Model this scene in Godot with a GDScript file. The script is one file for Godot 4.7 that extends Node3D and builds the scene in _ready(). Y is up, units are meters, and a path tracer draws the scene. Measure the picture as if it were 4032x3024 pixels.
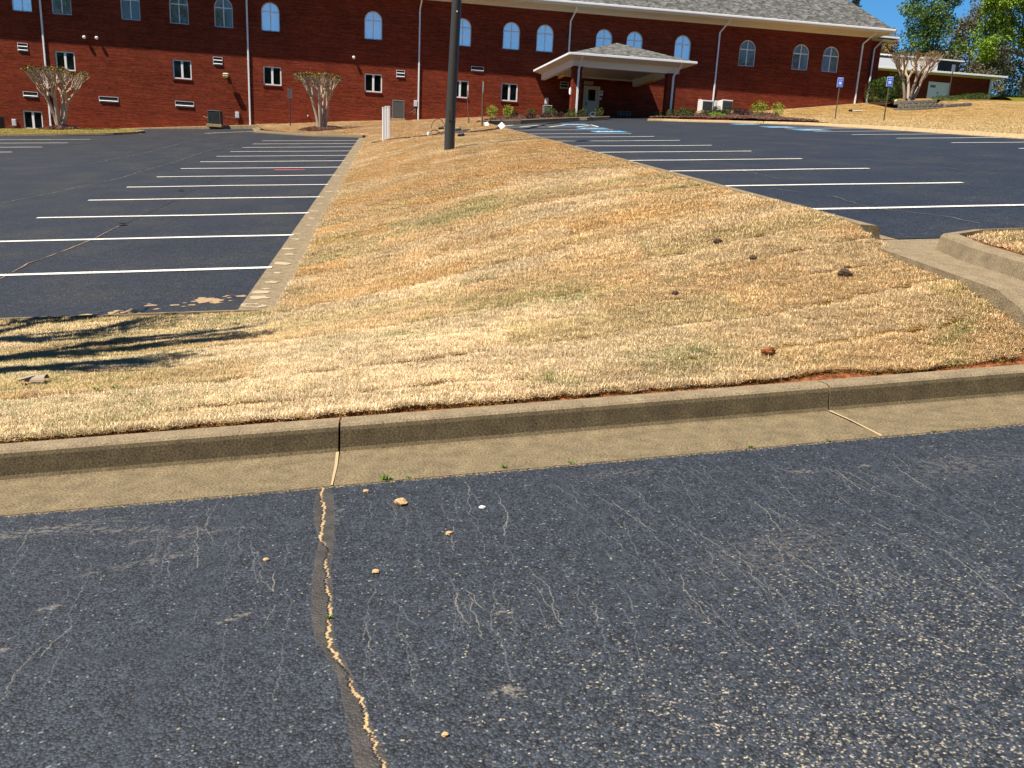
extends Node3D
# A church car park on a slope: two lots, a dormant sod island between them, a brick building behind.
# Ground coordinates are (x, s): x runs along the brick wall, s is the distance from the camera towards it (z = -s).

var M := {}
var rng := RandomNumberGenerator.new()
var ctrl: Array[Vector3] = []
var tw := PackedFloat64Array()
var grid := PackedFloat32Array()
const GX0 := -14.0
const GS0 := 3.5
const GSTEP := 0.5
const GNX := 122
const GNS := 118
var bump := FastNoiseLite.new()


class MB:
	var v := PackedVector3Array()
	var n := PackedVector3Array()
	var u := PackedVector2Array()
	var c := PackedColorArray()
	var col := Color(1, 1, 1)
	var tinted := false

	func _put(p: Vector3, q: Vector3, w: Vector2) -> void:
		v.append(p)
		n.append(q)
		u.append(w)
		if tinted:
			c.append(col)

	static func flat_uv(p: Vector3, q: Vector3) -> Vector2:
		var a := q.abs()
		if a.y >= a.x and a.y >= a.z:
			return Vector2(p.x, p.z)
		if a.x >= a.z:
			return Vector2(p.z, -p.y)
		return Vector2(p.x, -p.y)

	func tri(a: Vector3, b: Vector3, d: Vector3) -> void:
		var q := (b - a).cross(d - a).normalized()
		_put(a, q, flat_uv(a, q))
		_put(d, q, flat_uv(d, q))
		_put(b, q, flat_uv(b, q))

	func quad(a: Vector3, b: Vector3, d: Vector3, e: Vector3) -> void:
		tri(a, b, d)
		tri(a, d, e)

	func tri_n(a: Vector3, b: Vector3, d: Vector3, na: Vector3, nb: Vector3, nd: Vector3, ua := Vector2.ZERO, ub := Vector2.ZERO, ud := Vector2.ZERO) -> void:
		_put(a, na, ua)
		_put(d, nd, ud)
		_put(b, nb, ub)

	func box(at: Vector3, size: Vector3, bev := 0.0, basis := Basis()) -> void:
		var h := size * 0.5
		if bev <= 0.0:
			var p: Array[Vector3] = []
			for k in 8:
				p.append(at + basis * Vector3(h.x if k & 1 else -h.x, h.y if k & 2 else -h.y, h.z if k & 4 else -h.z))
			quad(p[4], p[5], p[7], p[6])
			quad(p[1], p[0], p[2], p[3])
			quad(p[5], p[1], p[3], p[7])
			quad(p[0], p[4], p[6], p[2])
			quad(p[6], p[7], p[3], p[2])
			quad(p[0], p[1], p[5], p[4])
			return
		var i := h - Vector3.ONE * bev
		for ax in 3:
			var b1 := (ax + 1) % 3
			var b2 := (ax + 2) % 3
			for sg: float in [-1.0, 1.0]:
				var q: Array[Vector3] = []
				for k: Vector2 in [Vector2(-1, -1), Vector2(1, -1), Vector2(1, 1), Vector2(-1, 1)]:
					var t := Vector3.ZERO
					t[ax] = sg * h[ax]
					t[b1] = k.x * i[b1]
					t[b2] = k.y * i[b2]
					q.append(at + basis * t)
				if sg > 0:
					quad(q[0], q[1], q[2], q[3])
				else:
					quad(q[3], q[2], q[1], q[0])
			# edges along this axis
			for s1: float in [-1.0, 1.0]:
				for s2: float in [-1.0, 1.0]:
					var e: Array[Vector3] = []
					for k: Vector2 in [Vector2(-1, 0), Vector2(1, 0), Vector2(1, 1), Vector2(-1, 1)]:
						var t := Vector3.ZERO
						t[ax] = k.x * i[ax]
						t[b1] = s1 * (h[b1] if k.y == 0.0 else i[b1])
						t[b2] = s2 * (i[b2] if k.y == 0.0 else h[b2])
						e.append(at + basis * t)
					if s1 * s2 > 0:
						quad(e[3], e[2], e[1], e[0])
					else:
						quad(e[0], e[1], e[2], e[3])
		for k in 8:
			var sx := 1.0 if k & 1 else -1.0
			var sy := 1.0 if k & 2 else -1.0
			var sz := 1.0 if k & 4 else -1.0
			var a := at + basis * Vector3(sx * h.x, sy * i.y, sz * i.z)
			var b := at + basis * Vector3(sx * i.x, sy * h.y, sz * i.z)
			var d := at + basis * Vector3(sx * i.x, sy * i.y, sz * h.z)
			if sx * sy * sz > 0:
				tri(a, b, d)
			else:
				tri(a, d, b)

	func span(x0: float, x1: float, y0: float, y1: float, z0: float, z1: float, bev := 0.0) -> void:
		box(Vector3(x0 + x1, y0 + y1, z0 + z1) * 0.5, Vector3(x1 - x0, y1 - y0, z1 - z0).abs(), bev)

	func tube(pts: Array[Vector3], radii: Array, sides := 8, caps := true) -> void:
		var rings := []
		var side := Vector3.ZERO
		for k in pts.size():
			var d := (pts[mini(k + 1, pts.size() - 1)] - pts[maxi(k - 1, 0)]).normalized()
			if side == Vector3.ZERO:
				side = d.cross(Vector3.UP if absf(d.y) < 0.9 else Vector3.RIGHT).normalized()
			else:
				side = (side - d * side.dot(d)).normalized()
			var other := d.cross(side)
			var ring: Array[Vector3] = []
			for j in sides:
				var a := TAU * j / sides
				ring.append(side * cos(a) + other * sin(a))
			rings.append(ring)
		var run := 0.0
		for k in pts.size() - 1:
			var r0: float = radii[k]
			var r1: float = radii[k + 1]
			var run2 := run + pts[k].distance_to(pts[k + 1])
			for j in sides:
				var m := (j + 1) % sides
				var n0: Vector3 = rings[k][j]
				var n1: Vector3 = rings[k][m]
				var n2: Vector3 = rings[k + 1][m]
				var n3: Vector3 = rings[k + 1][j]
				var a := pts[k] + n0 * r0
				var b := pts[k] + n1 * r0
				var d := pts[k + 1] + n2 * r1
				var e := pts[k + 1] + n3 * r1
				var uj := float(j) / sides
				var um := float(j + 1) / sides
				tri_n(a, b, d, n0, n1, n2, Vector2(uj, run), Vector2(um, run), Vector2(um, run2))
				tri_n(a, d, e, n0, n2, n3, Vector2(uj, run), Vector2(um, run2), Vector2(uj, run2))
			run = run2
		if caps:
			for end in 2:
				var k := 0 if end == 0 else pts.size() - 1
				var r: float = radii[k]
				for j in sides:
					var a: Vector3 = pts[k] + rings[k][j] * r
					var b: Vector3 = pts[k] + rings[k][(j + 1) % sides] * r
					if end == 0:
						tri(pts[k], b, a)
					else:
						tri(pts[k], a, b)

	func ball(at: Vector3, r: Vector3, sides := 8, rows := 6) -> void:
		for i in rows:
			for j in sides:
				var q: Array[Vector3] = []
				for k: Vector2i in [Vector2i(0, 0), Vector2i(0, 1), Vector2i(1, 1), Vector2i(1, 0)]:
					var t := PI * (i + k.x) / rows
					var a := TAU * (j + k.y) / sides
					q.append(Vector3(sin(t) * cos(a), cos(t), -sin(t) * sin(a)))
				var p: Array[Vector3] = []
				for w in q:
					p.append(at + w * r)
				if i < rows - 1:
					tri_n(p[0], p[3], p[2], q[0], q[3], q[2])
				if i > 0:
					tri_n(p[0], p[2], p[1], q[0], q[2], q[1])

	func poly(pts: PackedVector3Array, flip := false) -> void:
		# a planar fan for convex outlines, counter-clockwise seen from its front
		for k in range(1, pts.size() - 1):
			if flip:
				tri(pts[0], pts[k + 1], pts[k])
			else:
				tri(pts[0], pts[k], pts[k + 1])

	func leaf(at: Vector3, dir: Vector3, side: Vector3, l: float, w: float) -> void:
		var b := at + dir * l * 0.45 + side * w * 0.5
		var d := at + dir * l
		var e := at + dir * l * 0.55 - side * w * 0.5
		tri(at, b, d)
		tri(at, d, e)

	func mesh(m: Material) -> ArrayMesh:
		var out := ArrayMesh.new()
		var arr := []
		arr.resize(Mesh.ARRAY_MAX)
		arr[Mesh.ARRAY_VERTEX] = v
		arr[Mesh.ARRAY_NORMAL] = n
		arr[Mesh.ARRAY_TEX_UV] = u
		arr[Mesh.ARRAY_TEX_UV2] = u
		if tinted:
			arr[Mesh.ARRAY_COLOR] = c
		out.add_surface_from_arrays(Mesh.PRIMITIVE_TRIANGLES, arr)
		out.surface_set_material(0, m)
		return out


# ---------------------------------------------------------------- nodes

var taken := {}

func numbered(called: String) -> String:
	var k: int = taken.get(called, 0)
	taken[called] = k + 1
	return called if k == 0 else "%s_%03d" % [called, k]

func tag(o: Node, label: String, category: String, group := "", kind := "") -> Node:
	if label:
		o.set_meta("label", label)
	if category:
		o.set_meta("category", category)
	if group:
		o.set_meta("group", group)
	if kind:
		o.set_meta("kind", kind)
	return o

func thing(called: String, at: Vector3, label: String, category: String, group := "", turn := 0.0) -> Node3D:
	var o := Node3D.new()
	o.name = numbered(called)
	add_child(o)
	o.position = at
	o.rotation.y = turn
	tag(o, label, category, group)
	return o

func part(mb: MB, called: String, m: Material, parent: Node) -> MeshInstance3D:
	var o := MeshInstance3D.new()
	o.name = called if parent != self else numbered(called)
	o.mesh = mb.mesh(m)
	parent.add_child(o, true)
	return o

func structure(mb: MB, called: String, m: Material) -> MeshInstance3D:
	var o := part(mb, called, m, self)
	o.set_meta("kind", "structure")
	return o

func V(x: float, s: float, y: float) -> Vector3:
	return Vector3(x, y, -s)


# ---------------------------------------------------------------- heights

func y_left(x: float, s: float) -> float:
	return 0.49 + 0.118 * (s - 11.6) + 0.062 * (x + 1.65)

func y_right(x: float, s: float) -> float:
	return 2.25 + 0.115 * (s - 12.15) + 0.064 * (x - 9.63)

func y_road(x: float, s: float) -> float:
	return 0.176 + 0.0859 * x + 0.03 * (s - 4.35)

func y_wall_base(x: float) -> float:
	var t := [[-60, 1.9], [-27, 4.6], [-20.8, 5.02], [-11.5, 5.85], [-7.5, 6.19], [-3.4, 6.63], [2.5, 7.13], [7.3, 7.63], [13, 8.0], [20, 8.6], [27, 9.17], [33, 9.94], [38, 10.62], [44, 11.4]]
	for k in t.size() - 1:
		if x <= t[k + 1][0]:
			return lerpf(t[k][1], t[k + 1][1], clampf((x - t[k][0]) / (t[k + 1][0] - t[k][0]), 0, 1))
	return 11.4

func lift(x: float) -> float:
	return maxf(0.0, x) * 0.0088

func y_flume(s: float) -> float:
	if s >= 5.0:
		return 1.38 - 0.14 * (7.24 - s)
	return lerpf(0.58, 1.066, (s - 4.35) / 0.65)

func kern(x: float, s: float, p: Vector3) -> float:
	var d := (x - p.x) * (x - p.x) + (s - p.y) * (s - p.y)
	return 0.0 if d < 1e-9 else 0.5 * d * log(d)

func lawn_exact(x: float, s: float) -> float:
	var m := ctrl.size()
	var y := tw[m] + tw[m + 1] * x + tw[m + 2] * s
	for k in m:
		y += tw[k] * kern(x, s, ctrl[k])
	return y

func lawn_plain(x: float, s: float) -> float:
	var fx := (x - GX0) / GSTEP
	var fs := (s - GS0) / GSTEP
	if fx < 0 or fs < 0 or fx >= GNX - 1 or fs >= GNS - 1:
		return lawn_exact(x, s)
	var i := int(fx)
	var j := int(fs)
	fx -= i
	fs -= j
	var k := j * GNX + i
	return lerpf(lerpf(grid[k], grid[k + 1], fx), lerpf(grid[k + GNX], grid[k + GNX + 1], fx), fs)

func lawn(x: float, s: float) -> float:
	return lawn_plain(x, s) + 0.018 * bump.get_noise_2d(x * 9.0, s * 14.0)

func build_terrain() -> void:
	for x: float in [-12.0, -8.0, -5.0, -2.0, 0.0, 2.0, 4.3]:
		ctrl.append(Vector3(x, 4.54, 0.326 + 0.0859 * x))
	for x: float in [-12.0, -8.0, -5.0, -3.0]:
		ctrl.append(Vector3(x, 8.72, y_left(x, 8.83) + 0.1))
	for s: float in [8.8, 12.0, 17.0, 22.0, 28.0, 35.0, 42.0, 47.0]:
		ctrl.append(Vector3(-1.2, s, y_left(-1.2, s) + 0.12))
	for s: float in [7.3, 10.0, 14.0, 19.0, 25.0, 31.0, 37.0, 41.0]:
		ctrl.append(Vector3(4.7, s, y_right(4.9, s) + 0.13))
	ctrl.append(Vector3(4.55, 5.3, 1.10))
	ctrl.append(Vector3(4.55, 6.2, 1.24))
	for q: Vector2 in [Vector2(9, 0.05), Vector2(12, 0.12), Vector2(17, 0.2), Vector2(30, 0.25), Vector2(36, 0.25)]:
		ctrl.append(Vector3(1.75, q.x, (y_left(-1.2, q.x) + y_right(4.9, q.x) + 0.25) * 0.5 + q.y))
	ctrl.append(Vector3(1.75, 23.7, 2.99))
	for q: Vector2 in [Vector2(-3, 49.6), Vector2(-5.5, 51.8), Vector2(-8.2, 54.2)]:
		ctrl.append(Vector3(q.x, q.y, y_left(q.x, q.y) + 0.15))
	for q: Vector2 in [Vector2(-11.5, 5.95), Vector2(-7.5, 6.25), Vector2(-3.4, 6.63), Vector2(2.5, 7.13), Vector2(7.3, 7.63), Vector2(11, 7.95), Vector2(13, 7.95), Vector2(20, 8.55), Vector2(27, 9.17), Vector2(33, 9.94), Vector2(38, 10.6)]:
		ctrl.append(Vector3(q.x, 60.4, q.y))
	for q: Vector2 in [Vector2(8.8, 43.2), Vector2(12.5, 46), Vector2(21.6, 43), Vector2(20, 47.3)]:
		ctrl.append(Vector3(q.x, q.y, y_right(q.x, q.y) + 0.2))
	for s: float in [5.0, 12.0, 20.0, 27.0, 33.0, 38.0]:
		ctrl.append(Vector3(22.8, s, y_right(22.5, s) + 0.14))
	for q: Vector3 in [Vector3(38, 56, 9.55), Vector3(42, 56.5, 10.1), Vector3(61, 84.5, 15.1), Vector3(69, 84.5, 15.35)]:
		ctrl.append(q)
	var m := ctrl.size()
	var w := m + 3
	var rows: Array[PackedFloat64Array] = []
	for i in w:
		var r := PackedFloat64Array()
		r.resize(w + 1)
		rows.append(r)
	for i in m:
		for j in m:
			rows[i][j] = kern(ctrl[i].x, ctrl[i].y, ctrl[j])
		rows[i][m] = 1.0
		rows[i][m + 1] = ctrl[i].x
		rows[i][m + 2] = ctrl[i].y
		rows[m][i] = 1.0
		rows[m + 1][i] = ctrl[i].x
		rows[m + 2][i] = ctrl[i].y
		rows[i][w] = ctrl[i].z
	for i in w:
		var best := i
		for j in range(i + 1, w):
			if absf(rows[j][i]) > absf(rows[best][i]):
				best = j
		var swap := rows[i]
		rows[i] = rows[best]
		rows[best] = swap
		for j in range(i + 1, w):
			var f := rows[j][i] / rows[i][i]
			if f != 0.0:
				for k in range(i, w + 1):
					rows[j][k] -= f * rows[i][k]
	tw.resize(w)
	for i in range(w - 1, -1, -1):
		var t := rows[i][w]
		for k in range(i + 1, w):
			t -= rows[i][k] * tw[k]
		tw[i] = t / rows[i][i]
	grid.resize(GNX * GNS)
	for j in GNS:
		for i in GNX:
			grid[j * GNX + i] = lawn_exact(GX0 + i * GSTEP, GS0 + j * GSTEP)


# ---------------------------------------------------------------- ground pieces

func dense(poly: PackedVector2Array, step: float) -> PackedVector2Array:
	var out := PackedVector2Array()
	for k in poly.size():
		var a := poly[k]
		var b := poly[(k + 1) % poly.size()]
		var m := maxi(1, int(ceil(a.distance_to(b) / step)))
		for j in m:
			out.append(a.lerp(b, float(j) / m))
	return out

func sheet(mb: MB, outline: PackedVector2Array, step: float, height: Callable) -> void:
	var pts := dense(outline, step)
	var rect := Rect2(outline[0], Vector2.ZERO)
	for p in outline:
		rect = rect.expand(p)
	var y := rect.position.y + step * 0.5
	var row := 0
	while y < rect.end.y:
		var x := rect.position.x + step * (0.5 if row % 2 else 0.25)
		while x < rect.end.x:
			var p := Vector2(x, y)
			if Geometry2D.is_point_in_polygon(p, outline):
				var clear := true
				for k in outline.size():
					if Geometry2D.get_closest_point_to_segment(p, outline[k], outline[(k + 1) % outline.size()]).distance_to(p) < step * 0.4:
						clear = false
						break
				if clear:
					pts.append(p)
			x += step
		y += step
		row += 1
	var ids := Geometry2D.triangulate_delaunay(pts)
	var hs := PackedFloat32Array()
	var nn := PackedVector3Array()
	for p in pts:
		var h: float = height.call(p.x, p.y)
		hs.append(h)
		var hx: float = height.call(p.x + 0.06, p.y)
		var hz: float = height.call(p.x, p.y + 0.06)
		nn.append(Vector3(-(hx - h) / 0.06, 1.0, (hz - h) / 0.06).normalized())
	for k in range(0, ids.size(), 3):
		var a := ids[k]
		var b := ids[k + 1]
		var d := ids[k + 2]
		var mid := (pts[a] + pts[b] + pts[d]) / 3.0
		if not Geometry2D.is_point_in_polygon(mid, outline):
			continue
		if (pts[b] - pts[a]).cross(pts[d] - pts[a]) < 0.0:
			var t := b
			b = d
			d = t
		# (x, s) counter-clockwise seen from above is counter-clockwise with z = -s too
		mb.tri_n(V(pts[a].x, pts[a].y, hs[a]), V(pts[b].x, pts[b].y, hs[b]), V(pts[d].x, pts[d].y, hs[d]), nn[a], nn[b], nn[d], pts[a], pts[b], pts[d])

func kerb(called: String, m: Material, path: PackedVector2Array, side: float, profile: PackedVector2Array, base: Callable, first := 0.0, length := 3.05, gap := 0.012, tones := PackedFloat32Array()) -> Node3D:
	# profile: (distance from the path towards «side», height above base); each section is a piece of its own
	var root := Node3D.new()
	root.name = numbered(called)
	root.set_meta("kind", "structure")
	add_child(root)
	var total := 0.0
	for k in path.size() - 1:
		total += path[k].distance_to(path[k + 1])
	var cuts: Array[float] = [0.0]
	var c := first
	while c < total - 0.3:
		if c > 0.2:
			cuts.append(c)
		c += length
	cuts.append(total)
	for k in cuts.size() - 1:
		var a := cuts[k] + gap * 0.5
		var b := cuts[k + 1] - gap * 0.5
		var m_ := maxi(1, int(ceil((b - a) / 0.6)))
		var rings := []
		for j in m_ + 1:
			var at := along(path, lerpf(a, b, float(j) / m_))
			var p: Vector2 = at[0]
			var nrm: Vector2 = at[1] * side
			var ring := PackedVector3Array()
			for q in profile:
				var w := p + nrm * q.x
				ring.append(V(w.x, w.y, base.call(p.x, p.y) + q.y))
			rings.append(ring)
		var mb := MB.new()
		mb.tinted = true
		for j in m_:
			for i in profile.size() - 1:
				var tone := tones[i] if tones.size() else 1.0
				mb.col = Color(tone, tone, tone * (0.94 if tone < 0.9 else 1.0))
				var q0: Vector3 = rings[j][i]
				var q1: Vector3 = rings[j + 1][i]
				var q2: Vector3 = rings[j + 1][i + 1]
				var q3: Vector3 = rings[j][i + 1]
				if side > 0:
					mb.quad(q0, q1, q2, q3)
				else:
					mb.quad(q0, q3, q2, q1)
		mb.col = Color(0.8, 0.8, 0.8)
		for e in 2:
			var ring: PackedVector3Array = rings[0 if e == 0 else m_]
			var ids := Geometry2D.triangulate_polygon(profile)
			for i in range(0, ids.size(), 3):
				mb.tri(ring[ids[i]], ring[ids[i + 1]], ring[ids[i + 2]])
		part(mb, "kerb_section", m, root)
	return root

func along(path: PackedVector2Array, d: float) -> Array:
	var left := d
	for k in path.size() - 1:
		var l := path[k].distance_to(path[k + 1])
		if left <= l or k == path.size() - 2:
			var t := (path[k + 1] - path[k]).normalized()
			var nrm := Vector2(-t.y, t.x)
			# smooth the normal near corners
			if k > 0 and left < 0.4:
				var t0 := (path[k] - path[k - 1]).normalized()
				nrm = (Vector2(-t0.y, t0.x).lerp(nrm, 0.5 + 0.5 * left / 0.4)).normalized()
			elif k < path.size() - 2 and l - left < 0.4:
				var t1 := (path[k + 2] - path[k + 1]).normalized()
				nrm = (Vector2(-t1.y, t1.x).lerp(nrm, 0.5 + 0.5 * (l - left) / 0.4)).normalized()
			return [path[k].lerp(path[k + 1], minf(left / l, 1.0)), nrm]
		left -= l
	return [path[0], Vector2.UP]

func ribbon(mb: MB, line: PackedVector2Array, width: float, height: Callable, rise := 0.004, wobble := 0.0) -> void:
	var l := PackedVector2Array()
	for k in line.size() - 1:
		var m := maxi(1, int(line[k].distance_to(line[k + 1]) / 0.35))
		for j in m:
			l.append(line[k].lerp(line[k + 1], float(j) / m))
	l.append(line[line.size() - 1])
	var a := PackedVector3Array()
	var b := PackedVector3Array()
	for k in l.size():
		var t := (l[mini(k + 1, l.size() - 1)] - l[maxi(k - 1, 0)]).normalized()
		var nrm := Vector2(-t.y, t.x)
		var off := rng.randf_range(-wobble, wobble)
		var w := width * (0.5 + rng.randf_range(-0.2, 0.2) * (1.0 if wobble > 0.0 else 0.15))
		var p := l[k] + nrm * (off + w)
		var q := l[k] + nrm * (off - w)
		a.append(V(p.x, p.y, height.call(p.x, p.y) + rise))
		b.append(V(q.x, q.y, height.call(q.x, q.y) + rise))
	for k in l.size() - 1:
		mb.quad(b[k], b[k + 1], a[k + 1], a[k])


# ---------------------------------------------------------------- materials

func lin(r: float, g: float, b: float) -> Color:
	return Color(r, g, b).linear_to_srgb()

func plain(called: String, c: Color, rough := 0.8, metal := 0.0, spec := 0.5) -> StandardMaterial3D:
	var m := StandardMaterial3D.new()
	m.resource_name = called
	m.albedo_color = c
	m.roughness = rough
	m.metallic = metal
	m.metallic_specular = spec
	M[called] = m
	return m

func noise(kind: int, freq: float, octaves: int, seed_: int) -> FastNoiseLite:
	var f := FastNoiseLite.new()
	f.noise_type = kind
	f.frequency = freq
	f.fractal_octaves = octaves
	f.fractal_type = FastNoiseLite.FRACTAL_FBM if octaves > 1 else FastNoiseLite.FRACTAL_NONE
	f.seed = seed_
	return f

func noise_bytes(f: FastNoiseLite, w: int, h: int) -> PackedByteArray:
	var im := f.get_seamless_image(w, h)
	im.convert(Image.FORMAT_L8)
	return im.get_data()

func ramp_tex(f: FastNoiseLite, stops: Array, size := 512) -> NoiseTexture2D:
	var t := NoiseTexture2D.new()
	t.width = size
	t.height = size
	t.seamless = true
	t.noise = f
	var g := Gradient.new()
	var o := PackedFloat32Array()
	var c := PackedColorArray()
	for s in stops:
		o.append(s[0])
		c.append(s[1])
	g.offsets = o
	g.colors = c
	t.color_ramp = g
	return t

func bump_tex(f: FastNoiseLite, size := 512) -> NoiseTexture2D:
	var t := NoiseTexture2D.new()
	t.width = size
	t.height = size
	t.seamless = true
	t.noise = f
	return t

func rgb_image(w: int, h: int, px: PackedByteArray, alpha := false) -> ImageTexture:
	return ImageTexture.create_from_image(Image.create_from_data(w, h, false, Image.FORMAT_RGBA8 if alpha else Image.FORMAT_RGB8, px))

func relief(m: StandardMaterial3D, t: Texture2D, cm: float) -> void:
	m.heightmap_enabled = true
	m.heightmap_texture = t
	m.heightmap_scale = cm

func over(m: StandardMaterial3D, t: Texture2D, scale: float, mode := BaseMaterial3D.BLEND_MODE_MUL) -> void:
	m.detail_enabled = true
	m.detail_albedo = t
	m.detail_blend_mode = mode
	m.detail_uv_layer = BaseMaterial3D.DETAIL_UV_2
	m.uv2_scale = Vector3(scale, scale, scale)

func asphalt_tile() -> Array:
	# 1.6 m of sealed asphalt: coated stones in black binder, here and there a bare one
	var w := 1024
	var f := noise(FastNoiseLite.TYPE_CELLULAR, 0.17, 1, 3)
	f.cellular_return_type = FastNoiseLite.RETURN_DISTANCE
	var a := noise_bytes(f, w, w)
	f.cellular_return_type = FastNoiseLite.RETURN_CELL_VALUE
	var v := noise_bytes(f, w, w)
	var b := noise_bytes(noise(FastNoiseLite.TYPE_SIMPLEX_SMOOTH, 0.3, 2, 5), w, w)
	var d := noise_bytes(noise(FastNoiseLite.TYPE_SIMPLEX_SMOOTH, 0.012, 4, 9), w, w)
	var px := PackedByteArray()
	px.resize(w * w * 3)
	var hp := PackedByteArray()
	hp.resize(w * w)
	for k in w * w:
		var gap := maxf(0.0, a[k] - 120) * 0.22
		var t := 46.5 + (v[k] - 128) * 0.13 + (b[k] - 128) * 0.12 + (d[k] - 128) * 0.05 - gap
		var bare := 0.0
		if v[k] > 251 and a[k] < 100:
			bare = 45.0
		px[k * 3] = int(clampf(t * 0.895 + bare * 1.1, 0, 255))
		px[k * 3 + 1] = int(clampf(t * 1.0 + bare, 0, 255))
		px[k * 3 + 2] = int(clampf(t * 1.15 + bare * 0.75, 0, 255))
		hp[k] = clampi(255 - a[k] + (v[k] - 128) / 2, 0, 255)
	var h := ImageTexture.create_from_image(Image.create_from_data(w, w, false, Image.FORMAT_L8, hp))
	return [rgb_image(w, w, px), h]

func disc(im: Image, x: float, y: float, r: float, c: Color, soft := 0.0) -> void:
	var w := im.get_width()
	var h := im.get_height()
	for j in range(maxi(0, int(y - r - 1)), mini(h, int(y + r + 2))):
		for i in range(maxi(0, int(x - r - 1)), mini(w, int(x + r + 2))):
			var d := Vector2(i - x, j - y).length()
			if d <= r:
				var k := c
				if soft > 0.0:
					k.a = c.a * clampf((r - d) / (r * soft), 0, 1)
				var was := im.get_pixel(i, j)
				var a := k.a + was.a * (1.0 - k.a)
				if a > 0.001:
					im.set_pixel(i, j, Color((k.r * k.a + was.r * was.a * (1.0 - k.a)) / a, (k.g * k.a + was.g * was.a * (1.0 - k.a)) / a, (k.b * k.a + was.b * was.a * (1.0 - k.a)) / a, a))

const RX0 := -2.6
const RX1 := 4.4
const RS0 := 0.85
const RS1 := 3.85
const RW := 2048
const RH := 1024

func road_px(p: Vector2) -> Vector2:
	return Vector2((p.x - RX0) / (RX1 - RX0) * RW, (p.y - RS0) / (RS1 - RS0) * RH)

func stroke(im: Image, a: Vector2, b: Vector2, r0: float, r1: float, c: Color, jitter := 0.0) -> void:
	var m := maxi(1, int(a.distance_to(b) / maxf(0.7, minf(r0, r1) * 0.7)))
	for k in m:
		var t := float(k) / m
		var p := a.lerp(b, t) + Vector2(rng.randf_range(-jitter, jitter), rng.randf_range(-jitter, jitter))
		disc(im, p.x, p.y, lerpf(r0, r1, t), c)

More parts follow.
